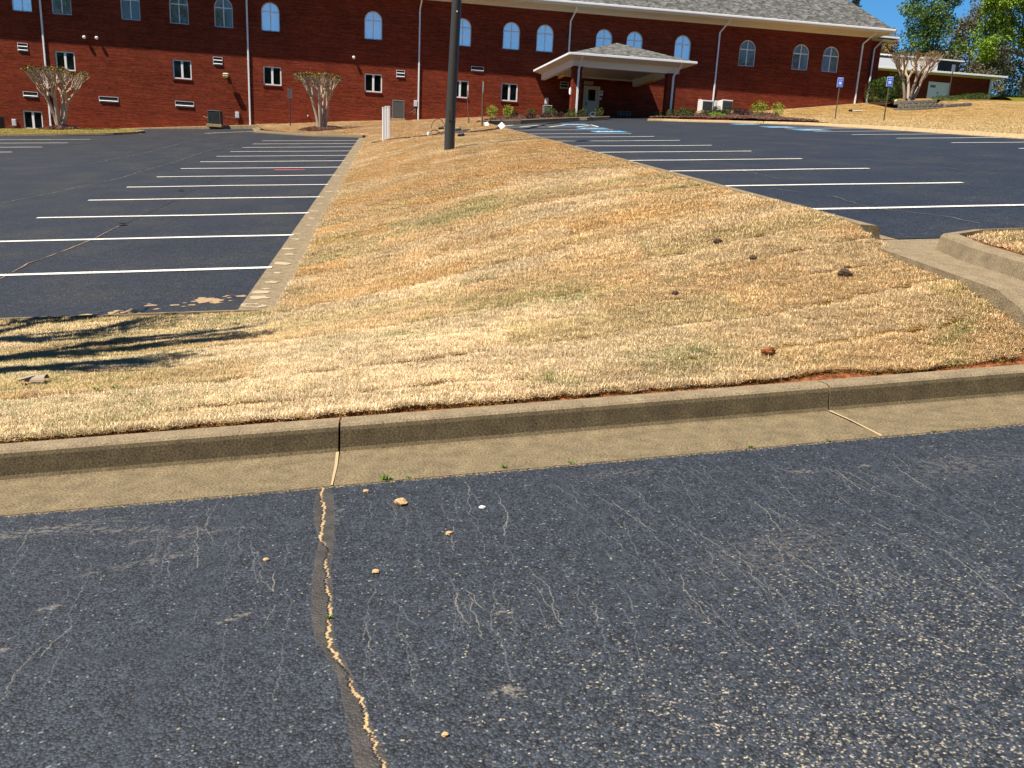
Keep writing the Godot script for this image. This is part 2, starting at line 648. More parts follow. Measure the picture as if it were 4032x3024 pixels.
func road_marks() -> ImageTexture:
	# what lies on and in the sealed road: sealer band, the open crack with sand, hairline cracks, scuffs, bare stones
	var im := Image.create_empty(RW, RH, false, Image.FORMAT_RGBA8)
	im.fill(Color(0.3, 0.31, 0.33, 0.0))
	var patch := noise(FastNoiseLite.TYPE_SIMPLEX_SMOOTH, 0.9, 4, 21)
	# scuffed, dusty patches
	for q in [[-1.6, 3.57, 0.5, 0.05, 0.15, 0.22], [-1.2, 3.5, 0.5, 0.04, -0.2, 0.18], [-0.9, 3.38, 0.3, 0.03, 0.1, 0.16], [0.418, 2.465, 0.045, 0.028, 0.5, 0.4], [0.372, 2.036, 0.055, 0.032, 0.0, 0.5], [-0.541, 2.635, 0.06, 0.02, 0.5, 0.5], [2.112, 3.428, 0.1, 0.025, -0.1, 0.3], [2.45, 3.43, 0.07, 0.02, 0.0, 0.25], [2.9, 3.6, 0.06, 0.015, 0.0, 0.25], [-1.3, 2.6, 0.05, 0.02, 0.2, 0.25], [-1.25, 2.85, 0.06, 0.02, 0.3, 0.2], [-0.25, 3.45, 0.05, 0.12, 0.0, 0.3], [2.9, 3.3, 0.5, 0.16, 0.2, 0.1], [1.6, 2.7, 0.5, 0.2, 0.3, 0.08], [-1.0, 3.15, 0.35, 0.03, 0.3, 0.16], [1.2, 3.62, 0.3, 0.05, 0.0, 0.12]]:
		var c := road_px(Vector2(q[0], q[1]))
		var turn := Vector2.from_angle(q[4])
		for k in int(9000.0 * q[2] * q[3] * 22.0) + 60:
			var t := Vector2(rng.randfn(0.0, 0.5), rng.randfn(0.0, 0.5))
			var o := Vector2(t.x * q[2], t.y * q[3])
			o = Vector2(o.x * turn.x - o.y * turn.y, o.x * turn.y + o.y * turn.x)
			var p := c + Vector2(o.x * RW / (RX1 - RX0), o.y * RH / (RS1 - RS0))
			if patch.get_noise_2d(p.x * 0.06, p.y * 0.12) < 0.08:
				continue
			disc(im, p.x, p.y, rng.randf_range(0.6, 1.8), Color(0.42, 0.4, 0.37, q[5] * rng.randf_range(0.3, 0.9)))
	# worn area where the pale stones show
	for k in 70000:
		var x := rng.randf_range(-0.6, 3.4)
		var s := rng.randf_range(RS0, 3.2)
		var worn := clampf((x + 0.15) * 0.55, 0.0, 1.5) * clampf((2.8 - s) * 0.85, 0.0, 1.3) + 0.05
		worn *= 0.75 + 0.9 * patch.get_noise_2d(x, s)
		if rng.randf() > worn:
			continue
		var p := road_px(Vector2(x, s))
		var tone := rng.randf_range(0.33, 0.7)
		var r := rng.randf_range(0.45, 1.15)
		disc(im, p.x, p.y, r, Color(tone, tone * 0.95, tone * 0.83, 0.8))
		if r > 0.95:
			disc(im, p.x + rng.randf_range(-2, 2), p.y + rng.randf_range(-1.5, 1.5), r * 0.8, Color(tone, tone * 0.92, tone * 0.76, 0.9))
	# hairline cracks that run with the slope
	for k in 420:
		var x := rng.randf_range(-0.1, 3.6)
		var s := rng.randf_range(2.35, 3.7)
		if k > 350:
			x = rng.randf_range(-2.2, -0.3)
		var p := Vector2(x, s)
		var l := rng.randf_range(0.06, 0.42)
		var dir := rng.randf_range(-0.12, 0.3)
		var c := Color(0.38, 0.39, 0.395, rng.randf_range(0.18, 0.5))
		var bright := rng.randf() < 0.15
		if bright:
			c = Color(0.5, 0.48, 0.42, 0.6)
		var wide := rng.randf_range(0.45, 0.65)
		while l > 0.0:
			var q := p + Vector2(dir * 0.03 + rng.randf_range(-0.011, 0.011), -rng.randf_range(0.012, 0.035))
			stroke(im, road_px(p), road_px(q), wide, wide, c)
			l -= p.distance_to(q)
			p = q
	# the sealer band along the crack
	var left := PackedVector2Array([Vector2(-0.329, 3.85), Vector2(-0.347, 3.667), Vector2(-0.329, 3.375), Vector2(-0.285, 3.203), Vector2(-0.292, 3.056), Vector2(-0.285, 2.827), Vector2(-0.27, 2.624), Vector2(-0.24, 2.443), Vector2(-0.199, 2.354), Vector2(-0.144, 2.196), Vector2(-0.114, 2.038), Vector2(-0.094, 1.918), Vector2(-0.077, 1.81), Vector2(-0.04, 1.5), Vector2(0.0, 0.9)])
	var right := PackedVector2Array([Vector2(-0.3, 3.85), Vector2(-0.256, 3.646), Vector2(-0.225, 3.257), Vector2(-0.221, 3.082), Vector2(-0.217, 2.884), Vector2(-0.198, 2.739), Vector2(-0.187, 2.576), Vector2(-0.169, 2.401), Vector2(-0.127, 2.289), Vector2(-0.085, 2.161), Vector2(-0.06, 2.048), Vector2(-0.038, 1.983), Vector2(-0.017, 1.902), Vector2(0.022, 1.791), Vector2(0.08, 1.5), Vector2(0.14, 0.9)])
	var band := PackedVector2Array()
	for p in left:
		band.append(road_px(p))
	var back := right.duplicate()
	back.reverse()
	for p in back:
		band.append(road_px(p))
	var mottle := noise(FastNoiseLite.TYPE_SIMPLEX_SMOOTH, 0.03, 3, 4)
	for j in RH:
		for i in range(int(road_px(Vector2(-0.36, 0)).x), int(road_px(Vector2(0.15, 0)).x)):
			if Geometry2D.is_point_in_polygon(Vector2(i, j), band):
				var t := 0.225 + 0.05 * mottle.get_noise_2d(i, j)
				im.set_pixel(i, j, Color(t * 1.06, t, t * 0.94, 0.9))
	# the crack: a dark gap half filled with sand
	var crack := PackedVector2Array([Vector2(-0.318, 3.85), Vector2(-0.319, 3.661), Vector2(-0.29, 3.518), Vector2(-0.285, 3.317), Vector2(-0.285, 3.203), Vector2(-0.233, 3.084), Vector2(-0.248, 2.986), Vector2(-0.226, 2.886), Vector2(-0.228, 2.797), Vector2(-0.209, 2.708), Vector2(-0.197, 2.578), Vector2(-0.199, 2.462), Vector2(-0.182, 2.377), Vector2(-0.159, 2.321), Vector2(-0.117, 2.238), Vector2(-0.106, 2.166), Vector2(-0.075, 2.093), Vector2(-0.052, 2.026), Vector2(-0.051, 1.966), Vector2(-0.03, 1.905), Vector2(-0.02, 1.858), Vector2(0.003, 1.794), Vector2(0.03, 1.6), Vector2(0.06, 1.3), Vector2(0.08, 0.9)])
	var wig := noise(FastNoiseLite.TYPE_SIMPLEX_SMOOTH, 4.0, 3, 31)
	var fat := noise(FastNoiseLite.TYPE_SIMPLEX_SMOOTH, 2.5, 2, 33)
	for k in crack.size() - 1:
		var steps := maxi(2, int(crack[k].distance_to(crack[k + 1]) / 0.006))
		for j in steps:
			var p := crack[k].lerp(crack[k + 1], float(j) / steps)
			p.x += 0.012 * wig.get_noise_1d(p.y * 10.0)
			var q := road_px(p)
			var f := clampf(0.55 + 1.1 * fat.get_noise_1d(p.y * 3.0), 0.0, 1.4)
			disc(im, q.x - 1.6, q.y, 1.1, Color(0.06, 0.055, 0.05, 0.95))
			if f > 0.12:
				disc(im, q.x + rng.randf_range(-0.5, 1.0), q.y, 0.5 + 1.35 * f, Color(0.66 + rng.randf_range(-0.05, 0.05), 0.56 + rng.randf_range(-0.04, 0.04), 0.4, 0.95))
	# sand swept against the gutter edge
	for k in 2600:
		var p := road_px(Vector2(rng.randf_range(RX0, RX1), 3.79 - absf(rng.randfn(0.0, 0.012))))
		disc(im, p.x, p.y, rng.randf_range(0.6, 1.6), Color(0.56, 0.48, 0.34, rng.randf_range(0.3, 0.9)))
	return ImageTexture.create_from_image(im)

func brick_tex() -> Array:
	# 32 bricks by 64 courses, 6.5 m by 4.33 m; seen from 60 m
	var w := 1024
	var im := Image.create_empty(w, w, false, Image.FORMAT_RGB8)
	var hm := Image.create_empty(w, w, false, Image.FORMAT_L8)
	im.fill(Color(0.37, 0.185, 0.14))
	hm.fill(Color(0.25, 0.25, 0.25))
	var f := noise(FastNoiseLite.TYPE_SIMPLEX_SMOOTH, 0.05, 2, 77)
	for j in 64:
		var course := rng.randf_range(-0.03, 0.03)
		for i in 33:
			var x := i * 32 - (16 if j % 2 else 0)
			var t := 1.0 + course * 1.6 + rng.randf_range(-0.09, 0.09) + 0.22 * f.get_noise_2d(i * 2.0, j * 16.0)
			if rng.randf() < 0.05:
				t *= 0.85
			var c := Color(0.465 * t, (0.216 + rng.randf_range(-0.02, 0.02)) * t, (0.15 + rng.randf_range(-0.015, 0.015)) * t)
			im.fill_rect(Rect2i(x + 1, j * 16 + 1, 30, 14), c)
			var g := rng.randf_range(0.7, 1.0)
			hm.fill_rect(Rect2i(x + 1, j * 16 + 1, 30, 14), Color(g, g, g))
	return [ImageTexture.create_from_image(im), ImageTexture.create_from_image(hm)]

func shingle_tex() -> Array:
	var w := 1024
	var im := Image.create_empty(w, w, false, Image.FORMAT_RGB8)
	var hm := Image.create_empty(w, w, false, Image.FORMAT_L8)
	for j in 40:
		var x := -40
		var y := int(j * 25.6)
		var y2 := int((j + 1) * 25.6)
		while x < w:
			var l := rng.randi_range(22, 60)
			var t := rng.randf_range(0.40, 0.62)
			if rng.randf() < 0.2:
				t *= 0.8
			im.fill_rect(Rect2i(x, y, l, y2 - y), Color(t * 1.0, t * 1.0, t * 0.97))
			hm.fill_rect(Rect2i(x, y, l, y2 - y - 3), Color.from_hsv(0, 0, rng.randf_range(0.6, 1.0)))
			hm.fill_rect(Rect2i(x, y2 - 3, l, 3), Color(0.1, 0.1, 0.1))
			x += l
	return [ImageTexture.create_from_image(im), ImageTexture.create_from_image(hm)]

func build_materials() -> void:
	var t := asphalt_tile()
	var wear := ramp_tex(noise(FastNoiseLite.TYPE_SIMPLEX_SMOOTH, 0.006, 5, 12), [[0.0, Color(0.74, 0.75, 0.78)], [0.45, Color(0.84, 0.845, 0.86)], [0.62, Color(0.9, 0.885, 0.85)], [0.8, Color(1.0, 0.95, 0.87)], [1.0, Color(1.0, 0.97, 0.9)]], 1024)
	var m := plain("road_asphalt", Color(1, 1, 1), 0.62, 0.0, 0.42)
	m.albedo_texture = t[0]
	m.uv1_scale = Vector3(0.625, 0.625, 0.625)
	relief(m, t[1], 0.35)
	over(m, road_marks(), 1.0, BaseMaterial3D.BLEND_MODE_MIX)
	m.uv2_scale = Vector3(1.0 / (RX1 - RX0), 1.0 / (RS1 - RS0), 1.0)
	m.uv2_offset = Vector3(-RX0 / (RX1 - RX0), -RS0 / (RS1 - RS0), 0.0)
	m = plain("lot_asphalt", Color(1.0, 1.0, 1.0), 0.6, 0.0, 0.42)
	m.albedo_texture = t[0]
	m.uv1_scale = Vector3(0.41, 0.41, 0.41)
	relief(m, t[1], 0.35)
	over(m, wear, 0.083)
	m = plain("line_paint", lin(0.62, 0.60, 0.54), 0.7)
	m.albedo_texture = ramp_tex(noise(FastNoiseLite.TYPE_SIMPLEX_SMOOTH, 0.06, 4, 40), [[0.0, Color(0.3, 0.3, 0.3)], [0.22, Color(0.72, 0.71, 0.68)], [0.42, Color(1, 1, 1)], [1.0, Color(1, 1, 1)]])
	m.uv1_scale = Vector3(0.8, 0.8, 0.8)
	m = plain("blue_paint", lin(0.05, 0.28, 0.55), 0.7)
	m.albedo_texture = M.line_paint.albedo_texture
	m.uv1_scale = Vector3(0.6, 0.6, 0.6)
	plain("red_paint", lin(0.4, 0.06, 0.05), 0.8)
	plain("crack_sealer", lin(0.016, 0.016, 0.017), 0.5)
	m = plain("crack_dust", lin(0.075, 0.072, 0.066), 0.9)
	plain("clay_stain", lin(0.27, 0.18, 0.1), 0.95)
	# concrete: warm, blotched, with a fine sandy grain
	var blot := ramp_tex(noise(FastNoiseLite.TYPE_SIMPLEX_SMOOTH, 0.012, 6, 50), [[0.0, Color(0.6, 0.55, 0.47)], [0.4, Color(0.70, 0.632, 0.535)], [0.6, Color(0.725, 0.657, 0.555)], [1.0, Color(0.8, 0.73, 0.61)]], 1024)
	var sand := ramp_tex(noise(FastNoiseLite.TYPE_SIMPLEX_SMOOTH, 0.11, 5, 51), [[0.0, Color(0.5, 0.49, 0.47)], [0.4, Color(0.8, 0.79, 0.77)], [0.62, Color(0.92, 0.92, 0.9)], [0.8, Color(1.0, 1.0, 1.0)], [1.0, Color(1.0, 1.0, 1.0)]], 512)
	var grit := bump_tex(noise(FastNoiseLite.TYPE_SIMPLEX_SMOOTH, 0.4, 3, 52), 1024)
	m = plain("kerb_concrete", Color(0.78, 0.78, 0.77), 0.9, 0.0, 0.2)
	m.albedo_texture = blot
	m.uv1_triplanar = true
	m.uv1_world_triplanar = true
	m.uv1_scale = Vector3(0.5, 0.5, 0.5)
	m.detail_enabled = true
	m.detail_albedo = sand
	m.detail_blend_mode = BaseMaterial3D.BLEND_MODE_MUL
	m.detail_uv_layer = BaseMaterial3D.DETAIL_UV_2
	m.uv2_triplanar = true
	m.uv2_world_triplanar = true
	m.uv2_scale = Vector3(1.1, 1.1, 1.1)
	relief(m, grit, 0.12)
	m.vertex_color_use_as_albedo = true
	plain("sand_film", lin(0.33, 0.265, 0.17), 0.95)
	plain("joint_sand", lin(0.36, 0.26, 0.14), 0.95)
	m = plain("pale_concrete", Color(0.88, 0.85, 0.77), 0.9, 0.0, 0.3)
	m.albedo_texture = blot
	m.uv1_triplanar = true
	m.uv1_world_triplanar = true
	m.uv1_scale = Vector3(0.4, 0.4, 0.4)
	m.vertex_color_use_as_albedo = true
	# soil, sod, mulch
	m = plain("red_clay", lin(0.26, 0.1, 0.042), 0.95, 0.0, 0.2)
	m.albedo_texture = ramp_tex(noise(FastNoiseLite.TYPE_SIMPLEX_SMOOTH, 0.03, 5, 60), [[0.0, Color(0.5, 0.45, 0.42)], [0.5, Color(0.85, 0.85, 0.85)], [1.0, Color(1.15, 1.1, 1.05)]])
	m.uv1_scale = Vector3(0.9, 0.9, 0.9)
	relief(m, bump_tex(noise(FastNoiseLite.TYPE_SIMPLEX_SMOOTH, 0.03, 5, 61)), 3.0)
	var straw := ramp_tex(noise(FastNoiseLite.TYPE_SIMPLEX_SMOOTH, 0.13, 4, 62), [[0.0, Color(0.42, 0.33, 0.2)], [0.35, Color(0.72, 0.62, 0.44)], [0.6, Color(0.9, 0.8, 0.6)], [1.0, Color(1.0, 0.95, 0.8)]], 1024)
	var matted := bump_tex(noise(FastNoiseLite.TYPE_SIMPLEX_SMOOTH, 0.12, 4, 63), 1024)
	for k in SOD.size():
		var c: Color = SOD[k]
		m = plain("sod_%d" % k, lin(c.r * 0.7, c.g * 0.7, c.b * 0.7), 0.95, 0.0, 0.15)
		m.albedo_texture = straw
		m.uv1_scale = Vector3(0.55, 0.9, 1)
		relief(m, matted, 3.0)
	m = plain("bank_grass", lin(0.58, 0.44, 0.25), 0.95, 0.0, 0.15)
	m.albedo_texture = straw
	m.uv1_scale = Vector3(0.3, 0.5, 1)
	relief(m, matted, 5.0)
	over(m, ramp_tex(noise(FastNoiseLite.TYPE_SIMPLEX_SMOOTH, 0.02, 4, 64), [[0.0, Color(0.7, 0.78, 0.6)], [0.4, Color(0.95, 0.96, 0.9)], [0.7, Color(1, 1, 1)], [1.0, Color(1.1, 1.0, 0.92)]]), 0.06)
	m = plain("far_grass", lin(0.17, 0.24, 0.06), 0.95, 0.0, 0.15)
	m.albedo_texture = straw
	m.uv1_scale = Vector3(0.15, 0.15, 1)
	m = plain("mulch", lin(0.12, 0.065, 0.05), 0.95, 0.0, 0.2)
	m.albedo_texture = straw
	m.uv1_scale = Vector3(0.7, 0.7, 1)
	relief(m, matted, 6.0)
	m = plain("mulch_chip", Color(1, 1, 1), 0.95, 0.0, 0.2)
	m.vertex_color_use_as_albedo = true
	m = plain("blade", lin(0.97, 0.97, 0.97), 0.75, 0.0, 0.25)
	m.vertex_color_use_as_albedo = true
	m.cull_mode = BaseMaterial3D.CULL_DISABLED
	m.backlight_enabled = true
	m.backlight = Color(0.25, 0.25, 0.25)
	m = plain("leaf", lin(0.8, 0.8, 0.8), 0.6, 0.0, 0.3)
	m.vertex_color_use_as_albedo = true
	m.cull_mode = BaseMaterial3D.CULL_DISABLED
	m.backlight_enabled = true
	m.backlight = Color(0.45, 0.5, 0.3)
	# building
	var b := brick_tex()
	m = plain("brick", Color(1, 1, 1), 0.9, 0.0, 0.1)
	m.albedo_texture = b[0]
	m.uv1_scale = Vector3(1.0 / 6.5, 1.0 / 4.33, 1)
	relief(m, b[1], 0.3)
	over(m, ramp_tex(noise(FastNoiseLite.TYPE_SIMPLEX_SMOOTH, 0.01, 4, 70), [[0.0, Color(0.9, 0.9, 0.91)], [0.5, Color(0.97, 0.97, 0.97)], [1.0, Color(1, 1, 1)]]), 0.05)
	var sh := shingle_tex()
	m = plain("shingle", Color(0.7, 0.7, 0.7), 0.95, 0.0, 0.2)
	m.albedo_texture = sh[0]
	m.uv1_scale = Vector3(1.0 / 5.7, 1.0 / 5.7, 1)
	relief(m, sh[1], 1.0)
	plain("white_paint", lin(0.74, 0.73, 0.70), 0.5)
	plain("soffit_paint", lin(0.66, 0.62, 0.52), 0.6)
	plain("frame_vinyl", lin(0.70, 0.71, 0.70), 0.4)
	plain("metal_white", lin(0.70, 0.71, 0.72), 0.35)
	plain("door_paint", lin(0.52, 0.49, 0.42), 0.5)
	plain("dark_metal", lin(0.045, 0.045, 0.043), 0.4, 0.3)
	plain("black_rubber", lin(0.012, 0.012, 0.013), 0.6)
	plain("grille_dark", lin(0.02, 0.02, 0.02), 0.8)
	plain("unit_green", lin(0.055, 0.065, 0.06), 0.5)
	plain("unit_grey", lin(0.14, 0.14, 0.135), 0.5)
	plain("unit_beige", lin(0.42, 0.40, 0.35), 0.55)
	plain("unit_white", lin(0.62, 0.62, 0.60), 0.5)
	plain("coil", lin(0.10, 0.10, 0.10), 0.5, 0.4)
	plain("box_grey", lin(0.50, 0.52, 0.55), 0.45)
	plain("pole_bronze", lin(0.04, 0.038, 0.034), 0.42, 0.2)
	plain("galvanised", lin(0.32, 0.32, 0.31), 0.45, 0.6)
	plain("sign_blue", lin(0.01, 0.10, 0.60), 0.45)
	plain("sign_white", lin(0.75, 0.75, 0.75), 0.5)
	plain("post_brown", lin(0.085, 0.06, 0.03), 0.7)
	plain("yellow_bar", lin(0.75, 0.42, 0.02), 0.5)
	plain("lamp_yellow", lin(0.72, 0.68, 0.18), 0.4)
	plain("copper", lin(0.35, 0.16, 0.09), 0.5)
	plain("interior", lin(0.2, 0.19, 0.17), 0.9)
	plain("curtain", lin(0.62, 0.62, 0.62), 0.9)
	plain("drape", lin(0.16, 0.15, 0.13), 0.95)
	m = plain("window_glass", Color(0.5, 0.52, 0.5, 0.35), 0.03, 0.4, 0.5)
	m.transparency = BaseMaterial3D.TRANSPARENCY_ALPHA
	m = plain("casement_glass", Color(0.09, 0.1, 0.09, 0.4), 0.03, 0.12, 0.5)
	m.transparency = BaseMaterial3D.TRANSPARENCY_ALPHA
	m = plain("veiled_glass", Color(0.93, 0.92, 0.93, 0.85), 0.04, 0.6, 0.5)
	m.transparency = BaseMaterial3D.TRANSPARENCY_ALPHA
	m = plain("dark_glass", Color(0.05, 0.055, 0.06, 0.2), 0.05, 0.0, 0.6)
	m.transparency = BaseMaterial3D.TRANSPARENCY_ALPHA
	m = plain("myrtle_bark", lin(0.50, 0.42, 0.32), 0.8)
	m.albedo_texture = ramp_tex(noise(FastNoiseLite.TYPE_SIMPLEX_SMOOTH, 0.03, 4, 80), [[0.0, Color(0.4, 0.34, 0.3)], [0.35, Color(0.72, 0.66, 0.6)], [0.6, Color(1, 1, 1)], [1.0, Color(1, 1, 1)]])
	m.uv1_triplanar = true
	m.uv1_scale = Vector3(1.6, 1.6, 1.6)
	plain("tree_bark", lin(0.10, 0.075, 0.055), 0.9)
	m = plain("stone_block", lin(0.20, 0.18, 0.14), 0.95)
	m.albedo_texture = ramp_tex(noise(FastNoiseLite.TYPE_SIMPLEX_SMOOTH, 0.03, 4, 82), [[0.0, Color(0.55, 0.55, 0.55)], [0.5, Color(0.9, 0.9, 0.9)], [1.0, Color(1.2, 1.18, 1.1)]])
	m.uv1_triplanar = true
	m.uv1_world_triplanar = true
	relief(m, grit, 2.0)
	plain("charcoal_siding", lin(0.03, 0.031, 0.034), 0.6)
	m = plain("pebble_tan", lin(0.42, 0.27, 0.13), 0.85)
	plain("pebble_white", lin(0.72, 0.71, 0.68), 0.7)
	plain("clod", lin(0.05, 0.03, 0.02), 0.95)
	plain("bark_chip", lin(0.26, 0.21, 0.16), 0.9)

const SOD := [Color(0.82, 0.655, 0.40), Color(0.79, 0.60, 0.335), Color(0.79, 0.565, 0.28), Color(0.74, 0.60, 0.335), Color(0.88, 0.72, 0.46)]


# ---------------------------------------------------------------- setting

const LAWN := [Vector2(-14, 4.53), Vector2(4.4, 4.53), Vector2(4.58, 5.0), Vector2(4.62, 6.9), Vector2(4.72, 7.4), Vector2(4.72, 41.6), Vector2(5.1, 44.5), Vector2(5.6, 52), Vector2(8.6, 60.3), Vector2(-9.4, 60.3), Vector2(-8.5, 56.2), Vector2(-8.1, 54.9), Vector2(-6.1, 52.2), Vector2(-4.1, 49.5), Vector2(-1.75, 48.1), Vector2(-1.2, 47.4), Vector2(-1.2, 8.75), Vector2(-14, 8.75)]
const RIGHT_BANK := [Vector2(22.7, 4), Vector2(75, 4), Vector2(75, 84), Vector2(40, 62), Vector2(38, 60.3), Vector2(27.5, 60.3), Vector2(28.6, 57), Vector2(26.5, 52.5), Vector2(24.2, 46), Vector2(23.4, 41.8), Vector2(22.55, 40.1), Vector2(22.72, 35)]
const RIGHT_BED := [Vector2(15.95, 48.5), Vector2(16.8, 48.4), Vector2(18.1, 46.1), Vector2(19.4, 44.5), Vector2(20.6, 42.4), Vector2(22.1, 40.2), Vector2(22.55, 40.1), Vector2(23.4, 41.8), Vector2(24.2, 46), Vector2(26.5, 52.5), Vector2(28.6, 57), Vector2(27.5, 60.3), Vector2(20.6, 60.3)]
const LEFT_BED := [Vector2(4.95, 41.9), Vector2(6.9, 43.15), Vector2(8.9, 45.7), Vector2(11.5, 48.75), Vector2(12.1, 48.75), Vector2(14.05, 51), Vector2(13.6, 60.3), Vector2(8.6, 60.3), Vector2(5.6, 52), Vector2(5.1, 44.5)]
const ISLAND := [Vector2(-40, 49.85), Vector2(-22, 50.3), Vector2(-19, 50.7), Vector2(-16.6, 51.6), Vector2(-15.5, 52.9), Vector2(-15.5, 54.6), Vector2(-16.7, 56.4), Vector2(-19, 57.4), Vector2(-40, 57.4)]

func y_island(x: float, s: float) -> float:
	var d := Vector2(x + 20.95, s - 56.0).length()
	return y_left(x, s) + 0.13 + 0.12 * exp(-d * d * 0.9)

func y_island_kerb(x: float, s: float) -> float:
	return y_left(x, s)

func y_strip(x: float, s: float) -> float:
	# the small grass island beyond the flume
	var high := y_flume(clampf(s, 4.9, 7.0)) + 0.17 + 0.064 * (x - 5.1)
	return lerpf(y_road(x, 4.0) + 0.14, high, smoothstep(4.5, 5.4, s))

func y_left_low(x: float, s: float) -> float:
	return y_left(x, s)

func lot_bumpy_left(x: float, s: float) -> float:
	return y_left(x, s) + 0.012 * bump.get_noise_2d(x * 1.1, s * 1.1)

func lot_bumpy_right(x: float, s: float) -> float:
	return y_right(x, s) + 0.012 * bump.get_noise_2d(x * 1.1 + 50.0, s * 1.1)

func y_ground(x: float, s: float) -> float:
	# the wider land under and around everything
	var y := 0.086 * clampf(x, -60, 70) * clampf(0.6 + s * 0.004, 0.4, 1.0) - 1.4
	if s > 0:
		y += 0.108 * minf(s, 130.0)
	else:
		y += 0.03 * maxf(s, -80.0)
	if s > 62.0 and x > 40.0:
		y = maxf(y, lerpf(y, 14.6 + 0.03 * (s - 84.0), clampf((s - 62.0) / 20.0, 0, 1)))
	return y

func bed_left(x: float, s: float) -> float:
	return lawn_plain(x, s) + 0.03 + 0.05 * bump.get_noise_2d(x * 6.0, s * 6.0)

func build_ground() -> void:
	var mb := MB.new()
	sheet(mb, PackedVector2Array([Vector2(-300, -200), Vector2(300, -200), Vector2(300, 400), Vector2(-300, 400)]), 12.0, y_ground)
	structure(mb, "ground", M.far_grass)
	mb = MB.new()
	sheet(mb, PackedVector2Array([Vector2(-30, -6), Vector2(30, -6), Vector2(30, 3.8), Vector2(-30, 3.8)]), 1.0, y_road)
	structure(mb, "road", M.road_asphalt)

	# left parking lot
	mb = MB.new()
	sheet(mb, PackedVector2Array([Vector2(-45, 8.9), Vector2(-1.72, 8.9), Vector2(-1.72, 47.6), Vector2(-4.2, 48.9), Vector2(-6.3, 51.4), Vector2(-8.6, 54.2), Vector2(-8.9, 56), Vector2(-9.6, 60.25), Vector2(-45, 60.25)]), 1.6, lot_bumpy_left)
	var lot := structure(mb, "parking_lot", M.lot_asphalt)
	for k in 13:
		var s := 11.6 + 2.74 * k
		line(lot, Vector2(-7.02 + 0.025 * k, s), Vector2(-1.66, s), lot_bumpy_left)
	for q: Vector2 in [Vector2(-16.01, 46.69), Vector2(-15.92, 43.3), Vector2(-15.84, 40.05), Vector2(-15.74, 36.76), Vector2(-15.7, 33.6)]:
		line(lot, Vector2(-21.4, q.y - 0.1), q, lot_bumpy_left)
	line(lot, Vector2(-11.48, 53.12), Vector2(-8.95, 55.9), lot_bumpy_left)
	crack(lot, PackedVector2Array([Vector2(-5.2, 9.2), Vector2(-5.17, 11.35), Vector2(-5.23, 12.36), Vector2(-5.11, 13.23), Vector2(-5.02, 14.39), Vector2(-5.03, 15.89), Vector2(-4.99, 17.2), Vector2(-4.96, 18.85), Vector2(-5.01, 20.76), Vector2(-5.02, 22.86), Vector2(-5.03, 24.74), Vector2(-5.04, 26.95), Vector2(-5.15, 30.6), Vector2(-5.2, 34.1), Vector2(-5.1, 40.0), Vector2(-5.0, 44.0)]), 0.07, M.crack_sealer, lot_bumpy_left)
	crack(lot, PackedVector2Array([Vector2(-5.2, 9.2), Vector2(-5.17, 11.35), Vector2(-5.23, 12.4), Vector2(-5.11, 13.23), Vector2(-5.02, 14.39), Vector2(-5.03, 15.89)]), 0.018, M.clay_stain, lot_bumpy_left, 0.008)
	crack(lot, PackedVector2Array([Vector2(-8.9, 18.2), Vector2(-8.69, 19.46), Vector2(-8.37, 21.15), Vector2(-8.11, 23.2), Vector2(-7.84, 25.0), Vector2(-7.87, 26.9), Vector2(-7.72, 30.9), Vector2(-7.9, 36.0), Vector2(-7.6, 42)]), 0.045, M.crack_dust, lot_bumpy_left)
	crack(lot, PackedVector2Array([Vector2(-19, 35), Vector2(-16.5, 38.6), Vector2(-14.2, 44.0), Vector2(-12.8, 48.0)]), 0.05, M.crack_sealer, lot_bumpy_left)
	crack(lot, PackedVector2Array([Vector2(-10.5, 30), Vector2(-10.1, 36), Vector2(-10.4, 43), Vector2(-9.9, 50)]), 0.05, M.crack_dust, lot_bumpy_left)
	var splash := []
	for k in 46:
		var t := rng.randf()
		splash.append([lerpf(-3.5, -1.85, t) + rng.randfn(0, 0.12), lerpf(9.02, 10.0, t) + rng.randfn(0, 0.1), 0.02 + 0.07 * pow(rng.randf(), 2.5)])
	for q in splash:
		if q[1] < 8.98 or q[0] > -1.76:
			continue
		blot(lot, "clay_splash", Vector2(q[0], q[1]), q[2], M.clay_stain, lot_bumpy_left)
	mb = MB.new()
	ribbon(mb, PackedVector2Array([Vector2(-3.75, 27.3), Vector2(-2.75, 27.3)]), 0.16, lot_bumpy_left, 0.005, 0.02)
	part(mb, "red_mark", M.red_paint, lot)

	# right parking lot with the drive under the canopy
	mb = MB.new()
	sheet(mb, PackedVector2Array([Vector2(5.15, 7.3), Vector2(22.4, 7.26), Vector2(22.4, 35), Vector2(21.95, 39.85), Vector2(20.4, 42.1), Vector2(19.2, 44.2), Vector2(17.9, 45.8), Vector2(16.7, 48.1), Vector2(15.8, 48.2), Vector2(16.6, 50), Vector2(20.7, 53), Vector2(20.6, 60.8), Vector2(13.5, 60.8), Vector2(14.2, 50.8), Vector2(12.1, 48.5), Vector2(11.6, 48.5), Vector2(8.97, 45.5), Vector2(6.96, 42.95), Vector2(5.15, 41.8)]), 1.6, lot_bumpy_right)
	lot = structure(mb, "parking_lot", M.lot_asphalt)
	for k in 8:
		line(lot, Vector2(4.95, 9.46 + 2.73 * k), Vector2(9.63, 9.46 + 2.73 * k), lot_bumpy_right)
	line(lot, Vector2(5.0, 31.2), Vector2(9.56, 31.2), lot_bumpy_right)
	line(lot, Vector2(5.0, 34.8), Vector2(9.84, 34.84), lot_bumpy_right)
